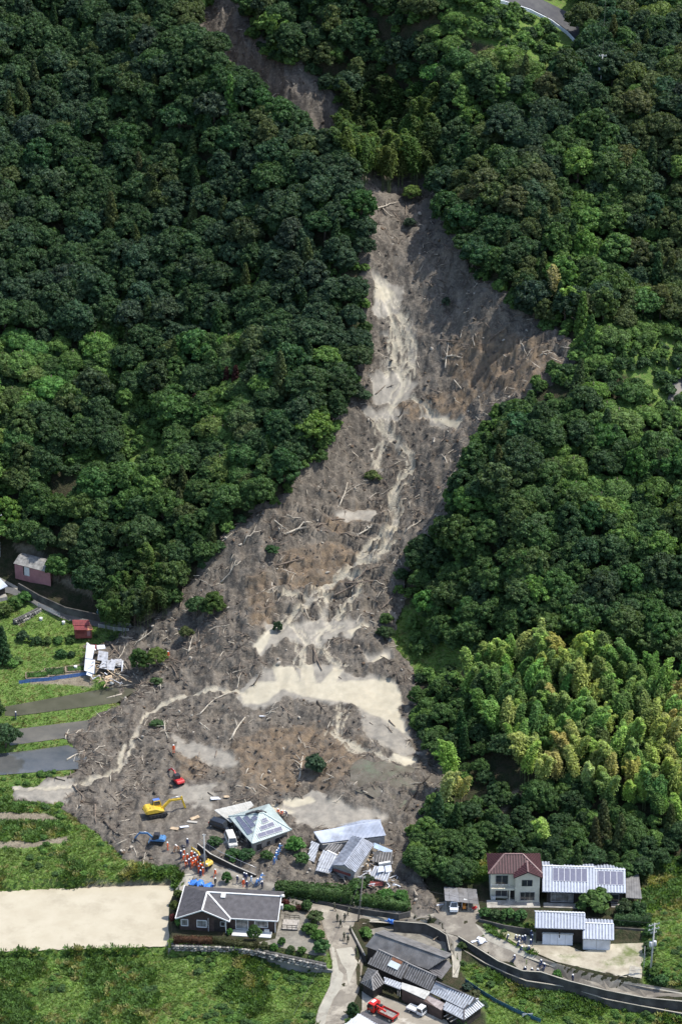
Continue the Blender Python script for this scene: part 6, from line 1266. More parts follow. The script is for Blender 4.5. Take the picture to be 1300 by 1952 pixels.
# ------------------------------------------------------------------ cars and trucks
def wheel(par, x, y, r=.28, w=.18):
    o = MB().tube([(x, y - w / 2, r), (x, y + w / 2, r)], r, 14).build('wheel', [BLACKM], par, .02); s_ = 1 if y > 0 else -1
    MB().tube([(x, y + s_ * w * .35, r), (x, y + s_ * (w / 2 + .012), r)], r * .58, 10).build('rim', [ALU], o)
LAMP = mat('lamp_glass', (.75, .75, .70), .15, .05, 2); REDL = mat('tail_lamp', (.5, .03, .02), .2, .1, 2); PLATE = mat('number_plate', (.7, .7, .62), .5)
def car(loc, rz, paint, label, L_=3.4, W_=1.48, H_=1.7, hood=.62, name='parked_car', tilt=(0, 0), cat='car'):
    o = empty(name, loc, rz, label, cat); o.rotation_euler = (tilt[0], tilt[1], rz); x0, x1 = -L_ / 2, L_ / 2; hb = H_ * .55
    b = MB().side([(x0, .25), (x1 - .05, .25), (x1, .5), (x1 - .04, hb * .88), (x1 - hood * .9, hb), (x0 + .05, hb), (x0, .6)], -W_ / 2, W_ / 2).build('body', [paint], o, .07)
    cab = [(x0 + .06, hb - .02), (x1 - hood * .75, hb - .02), (x1 - hood * .75 - .6, H_), (x0 + .3, H_)]; mb = MB(); ins = .14
    v = [[mb.bm.verts.new((p[0], s_ * (W_ / 2 - .02 - (ins if p[1] > hb else 0)), p[1])) for p in cab] for s_ in (-1, 1)]; mb.bm.faces.new(v[0]); mb.bm.faces.new(v[1][::-1])
    for i in range(4): mb.bm.faces.new([v[0][i], v[1][i], v[1][(i + 1) % 4], v[0][(i + 1) % 4]])
    mb.build('cabin', [paint], o, .05)
    def glass(pts, nm='window'): m = MB(); m.face(pts); m.build(nm, [GLASS], o)
    f0, f1 = Vector((cab[1][0], 0, hb)), Vector((cab[2][0], 0, H_)); d = Vector((.016, 0, .012)); y0, y1 = W_ / 2 - .12, W_ / 2 - .24
    A, B = f0.lerp(f1, .08) + d, f0.lerp(f1, .88) + d; glass([(A.x, -y0, A.z), (A.x, y0, A.z), (B.x, y1, B.z), (B.x, -y1, B.z)], 'windscreen'); r0, r1 = Vector((cab[0][0], 0, hb)), Vector((cab[3][0], 0, H_)); A, B = r0.lerp(r1, .15) - Vector((.015, 0, 0)), r0.lerp(r1, .85) - Vector((.015, 0, 0)); glass([(A.x, y0, A.z), (A.x, -y0, A.z), (B.x, -y1, B.z), (B.x, y1, B.z)], 'rear_window')
    for s_ in (-1, 1):
        ya, yb = s_ * (W_ / 2 - .02 + .012 - ins * .12), s_ * (W_ / 2 - .02 + .012 - ins * .85); xa, xb, xm = cab[0][0] + .25, cab[1][0] - .25, (cab[0][0] + cab[1][0]) / 2
        for p, q, tp, tq in ((xa, xm - .04, xa + .12, xm - .04), (xm + .04, xb, xm + .04, xb - .42)): glass([(p, ya, hb + .07), (q, ya, hb + .07), (tq, yb, H_ - .12), (tp, yb, H_ - .12)])
        for x in (x0 + .55, x1 - .55): wheel(o, x, s_ * (W_ / 2 - .08))
        MB().box((x1 - .02, s_ * (W_ / 2 - .25), hb * .62), (.08, .28, .16)).build('headlight', [LAMP], o, .02); MB().box((x0 + .0, s_ * (W_ / 2 - .1), hb * .75), (.06, .12, .35)).build('tail_light', [REDL], o, .02); MB().box((x1 - hood * .8 - .1, s_ * (W_ / 2 + .07), hb + .05), (.1, .16, .14)).build('wing_mirror', [paint], o, .02)
    MB().box((x1 + .005, 0, .4), (.02, .33, .16)).build('number_plate', [PLATE], o); MB().box((x1 - .0, 0, .27), (.1, W_ - .1, .14)).build('bumper', [paint], o, .03); return o
WCAR = mat('white_car_paint', (.68, .69, .70), .2, .04, 1, spec=.6); BCAR = mat('black_car_paint', (.018, .02, .024), .15, .1, 1, spec=.7); SCAR = mat('muddy_white_paint', (.55, .54, .50), .3, .1, 1, dirt=.35)
p = gat(865, 1731); car(p, R(-93), WCAR, 'white kei wagon parked nose out under the low carport', 3.4, 1.5, 1.65)
p = gat(421, 1582); car(p + Vector((0, 0, .1)), R(-28), BCAR, 'black car trapped under the torn carport roof', 4.3, 1.7, 1.5, 1.0, tilt=(.06, .05)); p = gat(440, 1612); car(p + Vector((0, 0, .15)), R(-75), SCAR, 'muddy white minivan pushed against the green-roofed house', 4.2, 1.7, 1.8, .7, tilt=(-.08, .04))
def wpx(px, py, z): return Vector(P(px, py, z))
def truck(loc, rz, paint, label, L_, W_, cabL, hb, bedh, crane=False, s=1.0):
    o = empty('parked_truck', loc, rz, label, 'truck'); o.scale = (s, s, s); x0, x1 = -L_ / 2, L_ / 2; fl = .6 if not crane else .85; H_ = hb
    MB().side([(x1 - cabL, .35), (x1 - .03, .35), (x1, .9), (x1 - .18, H_ - .06), (x1 - .3, H_), (x1 - cabL, H_)], -W_ / 2, W_ / 2).build('cab', [paint], o, .06)
    def glass(pts, nm='window'): m = MB(); m.face(pts); m.build(nm, [GLASS], o)
    zz = .9 + (H_ - .9) * .12; glass([(x1 - .0 + .012, -W_ / 2 + .1, zz), (x1 + .012, W_ / 2 - .1, zz), (x1 - .155, W_ / 2 - .15, H_ - .14), (x1 - .155, -W_ / 2 + .15, H_ - .14)], 'windscreen')
    glass([(x1 - cabL - .012, W_ / 2 - .2, zz + .15), (x1 - cabL - .012, -W_ / 2 + .2, zz + .15), (x1 - cabL - .012, -W_ / 2 + .2, H_ - .2), (x1 - cabL - .012, W_ / 2 - .2, H_ - .2)], 'rear_window')
    for s_ in (-1, 1):
        y = s_ * (W_ / 2 + .012); glass([(x1 - cabL + .15, y, zz), (x1 - .15, y, zz), (x1 - .28, y, H_ - .15), (x1 - cabL + .15, y, H_ - .15)], 'side_window')
        r = .27 if not crane else .38
        for x in (x1 - .55, x0 + .7): wheel(o, x, s_ * (W_ / 2 - .1), r, .2)
        MB().box((x1 - .0, s_ * (W_ / 2 - .22), .55), (.07, .26, .15)).build('headlight', [LAMP], o, .02); MB().box((x0 + .02, s_ * (W_ / 2 - .15), .45), (.06, .2, .1)).build('tail_light', [REDL], o); MB().box((x1 - .15, s_ * (W_ / 2 + .1), H_ * .62), (.08, .14, .24)).build('wing_mirror', [BLACKM], o)
    bx0, bx1 = x0, x1 - cabL - .08 - (.75 if crane else 0); MB().box(((x0 + x1 - cabL) / 2, 0, .35), (L_ - cabL - .05, W_ * .55, .22)).build('chassis', [mat('dark_machine', (.04, .04, .042))], o); MB().box(((bx0 + bx1) / 2, 0, fl), (bx1 - bx0, W_ - .08, .07)).build('bed_floor', [mat('worn_bed', (.22, .21, .19), .8, .4, 2) if crane else SCAR], o)
    for s_ in (-1, 1): MB().box(((bx0 + bx1) / 2, s_ * (W_ / 2 - .04), fl), (bx1 - bx0, .05, bedh)).build('side_board', [paint], o, .01)
    MB().box((bx0 + .02, 0, fl), (.05, W_ - .14, bedh)).build('tailgate', [paint], o, .01); MB().box((bx1 - .03, 0, fl), (.05, W_ - .14, bedh + .15)).build('headboard', [paint], o, .01)
    if crane:
        cx = x1 - cabL - .42; MB().tube([(cx, 0, .6), (cx, 0, 2.0)], .2, 8).build('crane_column', [CABD], o); mb = MB(); mb.bar((cx, 0, 2.0), (cx + .2, -.1, 2.55), .26, .3); mb.bar((cx + .1, .55, 1.9), (x0 + 1.6, .75, 1.75), .2, .24); mb.build('crane_boom', [paint], o); MB().box((cx, -.6, .8), (.5, .5, .7)).build('tool_box', [CABD], o, .03); MB().box((x1 - cabL / 2, 0, H_), (.5, .9, .12)).build('light_bar', [LAMP], o, .02)
    return o
A = wpx(706, 1922, -1.6); B = wpx(754, 1945, -1.6); d = A - B; truck((A + B) / 2 - Vector((0, 0, .25)), math.atan2(d.y, d.x), mat('truck_red', (.50, .02, .015), .3, .1, 1.5), 'red flatbed crane truck parked in the farmhouse yard', 5.6, 1.9, 1.5, 2.0, .45, True)
A = wpx(808, 1936, -1.8); B = wpx(779, 1924, -1.8); d = A - B; truck((A + B) / 2 - Vector((0, 0, .1)), math.atan2(d.y, d.x), WCAR, 'white kei pickup truck parked in the farmhouse yard', 3.4, 1.48, 1.25, 1.75, .32)
# a small ride-on tractor and a red wheelbarrow in the carport
p = gat(884, 1731); o = empty('garden_tractor', p, R(-90), 'small white and orange garden tractor beside the car in the carport', 'tractor'); OR_ = mat('machine_orange', (.55, .20, .03), .5)
MB().side([(-.2, .4), (.95, .4), (1.0, .7), (.8, .95), (-.2, .95)], -.3, .3).build('bonnet', [OR_], o, .05); MB().box((-.55, 0, .55), (.6, .7, .35)).build('seat_base', [OR_], o, .04); MB().box((-.6, 0, .9), (.4, .45, .12)).build('seat', [BLACKM], o, .03); MB().bar((-.1, 0, .95), (-.25, 0, 1.35), .05, .05).build('steering_column', [BLACKM], o); MB().box((-.5, 0, 1.75), (1.2, 1.0, .06)).build('sunshade', [WH], o)
for x, y in ((-.95, -.4), (-.95, .4)): MB().bar((x, y, .7), (x, y, 1.75), .05, .05).build('shade_post', [STEEL], o)
for x, y, r in ((.7, -.4, .26), (.7, .4, .26), (-.6, -.48, .4), (-.6, .48, .4)): wheel(o, x, y, r, .2)
p = gat(904, 1735); o = empty('wheelbarrow', p, R(40), 'red wheelbarrow at the right end of the carport', 'wheelbarrow'); mb = MB(); mb.prism([(-.4, -.3), (.45, -.22), (.45, .22), (-.4, .3)], .35, .68); mb.build('tray', [REDP], o, .04); wheel(o, .55, 0, .2, .1)
for s_ in (-1, 1): MB().bar((.5, s_ * .12, .22), (-1.0, s_ * .28, .55), .05, .05).build('handle', [STEEL], o); MB().bar((-.3, s_ * .22, .4), (-.35, s_ * .24, 0), .04, .04).build('leg', [STEEL], o)

# ------------------------------------------------------------------ people
def body_mesh(name, pose):
    """one continuous figure, 1.7 m, facing +x"""
    J = {}; K = pose; h = Vector((0, 0, K.get('hip', .92))); ln = R(K.get('lean', 0)); up = Vector((math.sin(ln), 0, math.cos(ln))); sd = Vector((0, 1, 0)); fw = Vector((math.cos(ln), 0, -math.sin(ln)))
    V, E, RD, C = [], [], [], []
    def add(p, r, par=None, c=0):
        V.append(Vector(p)); RD.append(r); C.append(c)
        if par is not None: E.append((par, len(V) - 1))
        return len(V) - 1
    pel = add(h, .135); wa = add(h + up * .2, .13, pel); ch = add(h + up * .40, .155, wa); nk = add(h + up * .55, .065, ch, 1); hd = add(h + up * .64 + fw * .02, .088, nk, 1); tp = add(h + up * .75 + fw * .015, .07, hd, 1); add(h + up * .655 + fw * .105, .018, hd, 1)
    for s_, k in ((-1, 'r'), (1, 'l')):
        la = R(K.get('leg_' + k, 0)); kn = R(K.get('knee_' + k, 0)); hp = h + sd * s_ * .095 - Vector((0, 0, .04)); th = Vector((math.sin(la), s_ * .03, -math.cos(la))); sh = Vector((math.sin(la - kn), s_ * .01, -math.cos(la - kn)))
        a = add(hp, .10, pel); b = add(hp + th * .42, .068, a); c = add(hp + th * .42 + sh * .38, .048, b, 2); f = add(hp + th * .42 + sh * .42 + Vector((.12, 0, -.01)), .042, c, 2); add(hp + th * .42 + sh * .42 + Vector((.2, 0, -.02)), .03, f, 2)
        aa = R(K.get('arm_' + k, 10)); el = R(K.get('elb_' + k, 20)); so = h + up * .48 + sd * s_ * .19; ar = Vector((math.sin(aa), s_ * .12, -math.cos(aa))).normalized(); fo = Vector((math.sin(aa + el), -s_ * .02, -math.cos(aa + el))).normalized()
        s0 = add(h + up * .47 + sd * s_ * .16, .07, ch); s1 = add(so + ar * .27, .05, s0); w = add(so + ar * .27 + fo * .24, .035, s1); hd_ = add(so + ar * .27 + fo * .32, .034, w, 3)
        cr = fo.cross(sd).normalized()
        for q in range(4): y = (q - 1.5) * .02; k1 = add(so + ar * .27 + fo * .375 + sd * y * s_, .0095, hd_, 3); add(so + ar * .27 + fo * (.425 - .008 * abs(q - 1.2)) + sd * y * s_ + cr * .02, .008, k1, 3)
        t1 = add(so + ar * .27 + fo * .335 - sd * s_ * .035 + cr * .02, .011, hd_, 3); add(so + ar * .27 + fo * .375 - sd * s_ * .045 + cr * .03, .009, t1, 3)
    me = bpy.data.meshes.new(name); me.from_pydata([v[:] for v in V], E, []); o = bpy.data.objects.new(name, me); COL.objects.link(o); md = o.modifiers.new('skin', 'SKIN'); md.use_smooth_shade = True
    sv = me.skin_vertices[0].data
    for i, r in enumerate(RD): sv[i].radius = (r, r); sv[i].use_root = (i == 0)
    ss = o.modifiers.new('sub', 'SUBSURF'); ss.levels = 1; ss.render_levels = 1
    dg = bpy.context.evaluated_depsgraph_get(); dg.update(); m2 = bpy.data.meshes.new_from_object(o.evaluated_get(dg)); bpy.data.objects.remove(o)
    pts = np.array([v[:] for v in V]); cls = []
    for f in m2.polygons:
        d = ((pts - np.array(f.center[:])) ** 2).sum(1) / (np.array(RD) + .03) ** 1.0; i = int(d.argmin()); c = C[i]
        cls.append(1 if c in (1,) else 3 if c == 3 else 2 if c == 2 else 4 if f.center.z > h.z + .02 and c == 0 else 0)
    for f, c in zip(m2.polygons, cls): f.material_index = {0: 0, 1: 1, 2: 2, 3: 1, 4: 3}[c]; f.use_smooth = True
    m2.name = name; hp = h + up * .70 + fw * .02; return m2, hp, ln
POSES = {'stand': dict(arm_r=8, arm_l=12, elb_r=18, elb_l=25), 'walk': dict(leg_r=24, leg_l=-18, knee_r=10, knee_l=25, arm_r=-22, arm_l=24, elb_r=20, elb_l=35, lean=4), 'dig': dict(lean=38, leg_r=18, leg_l=-14, knee_r=22, knee_l=8, arm_r=48, arm_l=30, elb_r=30, elb_l=45, hip=.88), 'carry': dict(lean=14, leg_r=12, leg_l=-8, knee_r=14, knee_l=12, arm_r=35, arm_l=38, elb_r=60, elb_l=55), 'crouch': dict(hip=.45, lean=30, leg_r=95, leg_l=85, knee_r=120, knee_l=115, arm_r=50, arm_l=45, elb_r=40, elb_l=50), 'sit': dict(hip=.40, lean=12, leg_r=82, leg_l=88, knee_r=75, knee_l=80, arm_r=40, arm_l=30, elb_r=50, elb_l=60)}
SKIN = mat('skin', (.42, .25, .17), .6, .1, 5); BOOT = mat('boots', (.03, .03, .03), .6); HEL = {'white': mat('white_helmet', (.78, .78, .76), .3, .05, 3), 'green': mat('green_helmet', (.10, .11, .07), .7), 'orange': mat('orange_helmet', (.65, .16, .02), .35)}
FAB = {'orange': mat('orange_suit', (.72, .115, .03), .8, .15, 5), 'navy': mat('navy_suit', (.03, .045, .11), .8, .2, 5), 'blue': mat('blue_raincoat', (.07, .20, .46), .5, .2, 4), 'camo': mat('camouflage', (.075, .078, .045), .9, .5, 6, col2=(.03, .03, .02)), 'dark': mat('dark_clothes', (.03, .03, .035), .8), 'tan': mat('tan_suit', (.34, .17, .09), .8), 'lightblue': mat('light_blue_coat', (.30, .42, .58), .6)}
BODY = {k: body_mesh('person', v) for k, v in POSES.items()}; BV = {}
hm = MB(); hm.ball((0, 0, 0), .135, 0, 2, (1.08, .95, .8)); hm.tube([(0, 0, -.035), (0, 0, -.02)], .155, 12); HM = {}
_hb = hm.mesh('helmet', [])
def person(px, py, fit, pose, face, label, group=None, helmet='white', up=0.0):
    top, legs = (fit if isinstance(fit, tuple) else (fit, fit)); me, hp, ln = BODY[pose]; key = (pose, top, legs)
    if key not in BV:
        m = me.copy(); m.materials.clear()
        for q in (FAB[legs], SKIN, BOOT, FAB[top]): m.materials.append(q)
        BV[key] = m
    p = gat(px, py); o = link('person', BV[key]); o.location = p + Vector((0, 0, up)); o.rotation_euler = (0, 0, R(face)); s_ = rnd.uniform(.97, 1.06); o.scale = (s_ * 1.08, s_ * 1.08, s_); tag(o, label, 'person', group)
    if helmet not in HM:
        HM[helmet] = _hb.copy(); HM[helmet].materials.clear(); HM[helmet].materials.append(HEL[helmet])
    h_ = link('helmet', HM[helmet], o); h_.location = hp + Vector((0, 0, .045)); h_.rotation_euler = (0, ln * .6, 0); return o
CROWD = sorted([(346,1640),(350,1646),(355,1653),(358,1645),(364,1652),(366,1642),(370,1649),(374,1656),(379,1660),(377,1648),(384,1656),(388,1663),(383,1675),(391,1654),(395,1666),(352,1637),(361,1656),(367,1658),(372,1643),(387,1671),(380,1668)])
for i, (x, y) in enumerate(CROWD): person(x, y, ('orange', 'orange') if i % 5 else ('orange', 'navy'), ['stand', 'walk', 'stand', 'dig', 'stand'][i % 5], rnd.uniform(-180, 180), f"{ORDN[i]} from the left of the orange-suited rescuers crowded before the small excavator", 'orange rescuers in the crowd')
for x, y, f, ps, fc, lb in [(332,1447,'orange','stand',-90,'lone orange-suited rescuer standing above the red excavator'),(320,1624,'orange','stand',0,'orange-suited rescuer standing right of the blue excavator'),(333,1626,'tan','dig',-20,'tan-suited worker bending, left one of a pair'),(341,1626,'tan','dig',190,'tan-suited worker bending, right one of a pair'),(358,1618,('orange','navy'),'stand',-90,'worker in orange vest and navy trousers facing the excavators'),(411,1672,'orange','walk',-120,'orange-suited rescuer walking alone beside the round tree'),
  (321,1255,'orange','stand',-80,'orange-suited rescuer by the two surviving trees'),(531,1553,'orange','crouch',-100,'upper orange rescuer crouching beside the green roof'),(538,1562,'orange','crouch',-100,'lower orange rescuer crouching beside the green roof'),(547,1566,'navy','dig',-150,'navy worker with white helmet beside the green roof'),(464,1693,'orange','stand',-60,'orange worker among navy ones behind the brown house'),
  (453,1687,'navy','walk',100,'navy worker walking, farthest left behind the brown house'),(466,1680,'navy','stand',-90,'navy worker standing highest behind the brown house'),(470,1682,('lightblue','navy'),'stand',-60,'light blue coated worker behind the brown house'),(471,1699,'navy','stand',120,'navy worker closest to the brown house roof'),(479,1690,('navy','lightblue'),'walk',20,'worker in navy top walking toward the blue coats'),
  (489,1692,'blue','dig',60,'blue-coated worker bending by the broken steps, left one'),(494,1690,'blue','dig',40,'blue-coated worker bending by the broken steps, right one'),(497,1682,('lightblue','blue'),'dig',40,'light blue coated worker at the foot of the steps'),(500,1697,('lightblue','navy'),'stand',90,'light blue coated worker standing apart on the road'),(411,1690,'dark','stand',-60,'dark-clothed person by the blue tarps'),
  (31,1371,'navy','stand',0,'navy worker with white helmet standing on the paddy dyke'),(188,1176,'lightblue','stand',-70,'person in pale clothes on the guardrail road'),
  (966,1796,('orange','navy'),'carry',10,'worker in orange handling poles on the grass'),(981,1792,'navy','sit',-20,'navy worker sitting, left one under the clipped hedge'),(988,1793,'navy','sit',-60,'navy worker sitting, right one under the clipped hedge'),(995,1799,('orange','navy'),'stand',-90,'worker in orange vest standing near the storehouse corner'),(1000,1798,'navy','stand',-120,'navy worker standing beside the orange-vested one'),
  (1012,1789,'navy','stand',-90,'topmost of three navy workers at the dark storehouse corner'),(1014,1797,'navy','stand',180,'middle of three navy workers at the dark storehouse corner'),(1011,1806,'navy','walk',-130,'lowest of three navy workers at the dark storehouse corner'),(985,1806,('orange','navy'),'crouch',30,'worker with orange vest crouching in the grey yard patch'),(990,1814,'navy','crouch',0,'navy worker crouching on the grey yard patch, lower left'),(1009,1813,('orange','navy'),'sit',180,'orange-vested worker sitting by the white shutters'),
  (981,1830,('orange','navy'),'sit',-130,'orange-vested worker sitting alone on the road edge'),(1031,1839,('navy','navy'),'sit',-110,'upper navy worker of two sitting on the road edge'),(1037,1846,('orange','navy'),'sit',-110,'lower orange-vested worker of two sitting on the road edge'),(1000,1853,('orange','navy'),'sit',-90,'leftmost orange-vested worker sitting on the channel wall'),(1013,1855,('orange','navy'),'sit',-90,'middle orange-vested worker sitting on the channel wall'),(1024,1856,('orange','navy'),'sit',-90,'rightmost orange-vested worker sitting on the channel wall'),(1091,1873,'navy','stand',-150,'navy worker standing alone on the channel wall')]:
    person(x, y, f, ps, fc, lb)
for i, (x, y) in enumerate([(523,1656),(526,1650),(527,1644),(530,1638),(533,1632)]): person(x, y, 'blue', 'carry', 60, f"blue-coated worker carrying up the path, {ORDN[i]} from the bottom of the line", 'blue-coated workers in a line')
for i, (x, y, ps) in enumerate([(638,1736,'walk'),(643,1758,'stand'),(649,1769,'walk'),(650,1727,'stand'),(656,1794,'carry'),(657,1757,'walk'),(663,1745,'carry'),(663,1799,'walk'),(667,1727,'stand'),(668,1780,'stand'),(674,1736,'stand'),(678,1821,'stand')]): person(x, y, 'camo' if i != 11 else 'dark', ps, rnd.uniform(-180, 180), f"camouflaged soldier on the muddy road, {ORDN[i]} from the left", 'soldiers on the muddy road', 'green')
person(788, 1753, 'camo', 'crouch', 30, 'camouflaged soldier crouching on the road above the curved wall', None, 'green'); person(822, 1755, 'camo', 'crouch', 160, 'camouflaged soldier crouching on the road nearest the carport', None, 'green')

# ------------------------------------------------------------------ poles and lines
POLEM = mat('concrete_pole', (.40, .40, .38), .8, .15, 1); INS = mat('insulator', (.65, .65, .62), .3)
def upole(px, py, hgt, label, arms=((0, 1.6),), r=.16, lean=(0, 0), trans=0, az=0.0, mt=None):
    p = at(px, py); p.z = float(ground(p.x, p.y)); o = empty('utility_pole', p, az, label, 'pole'); top = Vector((lean[0], lean[1], hgt))
    MB().tube([(0, 0, -.6), tuple(top)], [r, r * .65], 10).build('pole_shaft', [mt or POLEM], o)
    for d, w in arms:
        c = top * ((hgt - .4 - d) / hgt); am = MB().bar(c + Vector((-w / 2, .1, 0)), c + Vector((w / 2, .1, 0)), .1, .12).build('crossarm', [STEEL], o)
        for k in range(4):
            q = c + Vector((-w / 2 + w * (k + .3) / 3.6, .1, .06)); MB().tube([q, q + Vector((0, 0, .22))], .06, 6).build('insulator', [INS], am)
    for k in range(trans): c = top * (.62); MB().tube([c + Vector((.42 * (1 if k else -1), 0, -.5)), c + Vector((.42 * (1 if k else -1), 0, .45))], .28, 10).build('transformer', [mat('transformer_grey', (.5, .51, .52), .5)], o, .03)
    for k in range(5): z = 1.8 + k * (hgt - 3) / 5; c = top * (z / hgt); MB().bar(c + Vector((-.3, 0, 0)), c + Vector((.3, 0, 0)), .03, .03).build('climbing_step', [STEEL], o)
    return p + Matrix.Rotation(az, 3, 'Z') @ top
tA = upole(391, 1665, 8.2, 'grey concrete pole rising from the crowd of rescuers', ((0, .6),)); tB = upole(682, 1757, 9.5, 'leaning wooden pole at the road junction', ((.1, 1.0),), .15, (.9, .3), mt=mat('pole_wood', (.17, .15, .13), .9, .3, 3)); tC = upole(1238, 1862, 11, 'tall concrete pole with two transformers and crossarms by the roadside', ((0, 2.2), (.9, 2.2), (1.6, 1.2)), .18, (.35, 0), 2, .4)
tD = upole(1143, 178, 9, 'pole with transformer sticking out of the right-hand forest', ((0, 1.8),), .18, (.25, 0), 1); tE = upole(1151, 60, 9, 'thin pole beside the hilltop road', ((.2, 1.4),), .17); tF = upole(1, 1060, 10, 'pale pole at the frame edge above the pink shed', ((0, 1.8), (4.5, 1.0)), .17); tG = upole(1226, 1850, 5, 'short grey post at the corner of the dry yard', (), .07)
def wire(a, b, sag, label, r=.022):
    pts = [a.lerp(b, t / 12) - Vector((0, 0, sag * 4 * (t / 12) * (1 - t / 12))) for t in range(13)]; o = MB().tube(pts, r, 4).build('power_line', [mat('cable', (.05, .05, .05), .6)]); tag(o, label, 'cable')
wire(tA, tB, .8, 'overhead cable from the crowd pole to the leaning pole'); wire(tA + Vector((0, 0, -.6)), tB + Vector((0, 0, -1.2)), 1.1, 'lower overhead cable from the crowd pole to the leaning pole'); wire(tB, tC, 1.4, 'overhead cable from the leaning pole to the transformer pole'); wire(tB, at(560, 1990) + Vector((0, 0, 6)), 1.0, 'overhead cable from the leaning pole out over the lower road'); wire(tC, at(1500, 1760) + Vector((0, 0, 9)), .8, 'overhead cable from the transformer pole past the frame'); wire(tB + Vector((0, 0, -.3)), at(678, 1738) + Vector((-2.5, -1, .2)), .05, 'steel guy wire of the leaning pole'); wire(tD, tE, 1.2, 'overhead cable between the two forest poles')

# ------------------------------------------------------------------ fallen trunks
PALEL = mat('bleached_wood', (.44, .39, .31), .85, .3, 3, .3, 8); BROWNL = mat('muddy_wood', (.19, .15, .115), .9, .35, 2, .4, 6); DARKL = mat('dark_wet_wood', (.06, .048, .038), .8, .35, 2, .4, 6)
def sc(o, s, *v): return [((o[0] + a / s), (o[1] + b / s), (o[0] + c / s), (o[1] + d / s), k) for a, b, c, d, k in v]
LG = sc((350,900),2.6,(770,180,815,50,'pb'),(450,260,520,300,'p'),(505,320,640,270,'pb'),(660,270,800,245,'b'),(300,365,400,310,'p'),(210,315,265,300,'p'),(165,375,240,325,'p'),(180,525,285,480,'pb'),(455,470,600,445,'b'),(780,325,945,340,'b'),(865,330,960,280,'pb'),(840,565,1015,430,'bb'),(740,615,870,575,'b'),(800,570,940,575,'b'),(735,655,775,700,'d'),(600,690,620,745,'p'),(855,755,885,725,'p'),(1100,315,1175,240,'p'),(980,710,1030,655,'bb'),(440,560,445,610,'p'),(235,440,252,425,'p'),(1010,175,1020,225,'p'),(510,225,550,260,'p'),(390,540,420,500,'b'),(640,880,700,1010,'b'))
LG += sc((600,350),2.6,(295,135,495,75,'p'),(335,130,380,190,'p'),(390,165,430,220,'b'),(450,90,447,180,'b'),(605,805,725,800,'b'),(650,950,655,800,'p'),(640,890,730,885,'pb'),(880,785,940,770,'b'),(1020,830,1045,855,'p'),(720,780,730,740,'p'),(520,500,570,515,'b'),(520,440,535,410,'p'),(420,1165,465,1105,'db'),(300,1050,350,1010,'b'),(1100,850,1200,870,'p'),(690,1010,740,1060,'p'))
LG += sc((430,1250),3.095,(40,505,118,385,'p'),(210,365,300,348,'p'),(235,330,310,323,'p'),(330,310,400,370,'b'),(545,270,590,360,'d'),(430,720,485,540,'pb'),(600,435,620,395,'p'),(610,655,635,630,'p'),(210,755,230,715,'p'),(755,785,790,730,'p'),(165,180,215,110,'db'),(65,190,95,130,'p'),(120,790,180,840,'p'),(655,875,690,845,'p'),(1060,925,1140,790,'d'),(1140,790,1210,720,'d'),(965,390,1000,430,'b'),(590,745,635,740,'p'),(240,405,270,395,'p'))
LG += sc((0,1270),2.889,(370,520,470,470,'p'),(520,475,580,440,'p'),(860,320,920,318,'p'),(910,330,925,420,'pb'),(1095,270,1195,185,'p'),(1195,185,1265,150,'p'),(580,500,625,500,'p'),(430,695,535,710,'d'),(520,770,540,890,'b'),(575,870,715,1015,'d'),(450,750,545,775,'d'),(640,725,700,695,'b'),(790,1110,805,1045,'p'),(570,840,640,805,'b'),(660,790,740,750,'d'),(1100,330,1160,370,'p'),(260,610,360,640,'d'),(410,660,490,800,'b'),(360,400,385,350,'p'),(420,380,460,350,'p'))
LG += sc((0,980),3.25,(800,665,970,750,'d'),(855,805,945,740,'p'),(770,780,850,765,'p'),(690,795,745,895,'b'),(735,905,775,870,'p'),(880,690,965,650,'b'),(960,650,1040,660,'b'),(1000,655,965,715,'b'),(1130,610,1210,605,'p'),(1110,590,1140,450,'b'),(1005,580,1070,455,'b'),(1100,1020,1170,1060,'bb'),(1060,950,1110,1020,'b'),(870,1070,930,1055,'p'),(980,1060,1040,1050,'b'),(1240,740,1225,810,'b'),(1165,870,1200,790,'p'))
LGX = []
g2 = random.Random(77)
MUD_IN = [(690,560),(780,560),(1000,660),(900,760),(840,900),(740,1040),(730,1200),(750,1380),(760,1500),(620,1560),(420,1540),(300,1560),(170,1540),(250,1400),(240,1330),(320,1260),(380,1150),(480,1010),(600,900),(680,740)]
while len(LGX) < 95:
    x, y = g2.uniform(180, 1000), g2.uniform(540, 1560)
    if not inpoly(np.array([x]), np.array([y]), MUD_IN)[0]: continue
    if any(inpoly(np.array([x]), np.array([y]), q)[0] for q in CREAM): continue
    a = g2.uniform(0, math.pi); l = g2.uniform(7, 24) * (.8 if y < 1000 else 1); LGX.append((x, y, x + math.cos(a) * l, y + math.sin(a) * l * .55, g2.choice(['p', 'p', 'b', 'b', 'bb', 'd'])))
for _ in range(16):
    x, y = g2.uniform(215, 360), g2.uniform(1185, 1330); a = g2.uniform(0, math.pi); l = g2.uniform(16, 34); LGX.append((x, y, x + math.cos(a) * l, y + math.sin(a) * l * .5, g2.choice(['b', 'bb', 'pb', 'p', 'bb'])))
lab_g = {}
LOGS = []
for x0, y0, x1, y1, k in LG + LGX:
    band = min(BANDS, key=lambda b: abs(b[0] - (y0 + y1) / 2))[1]; side_ = 'left part' if (x0 + x1) / 2 < 400 + (1500 - y0) * .25 else 'right part'
    col = {'p': 'pale bare', 'b': 'brown muddy', 'd': 'dark wet'}[k[0]]; LOGS.append((x0, y0, x1, y1, k)); lab_g.setdefault((col, band, len(k) > 1), []).append(len(LOGS) - 1)
labels = {}
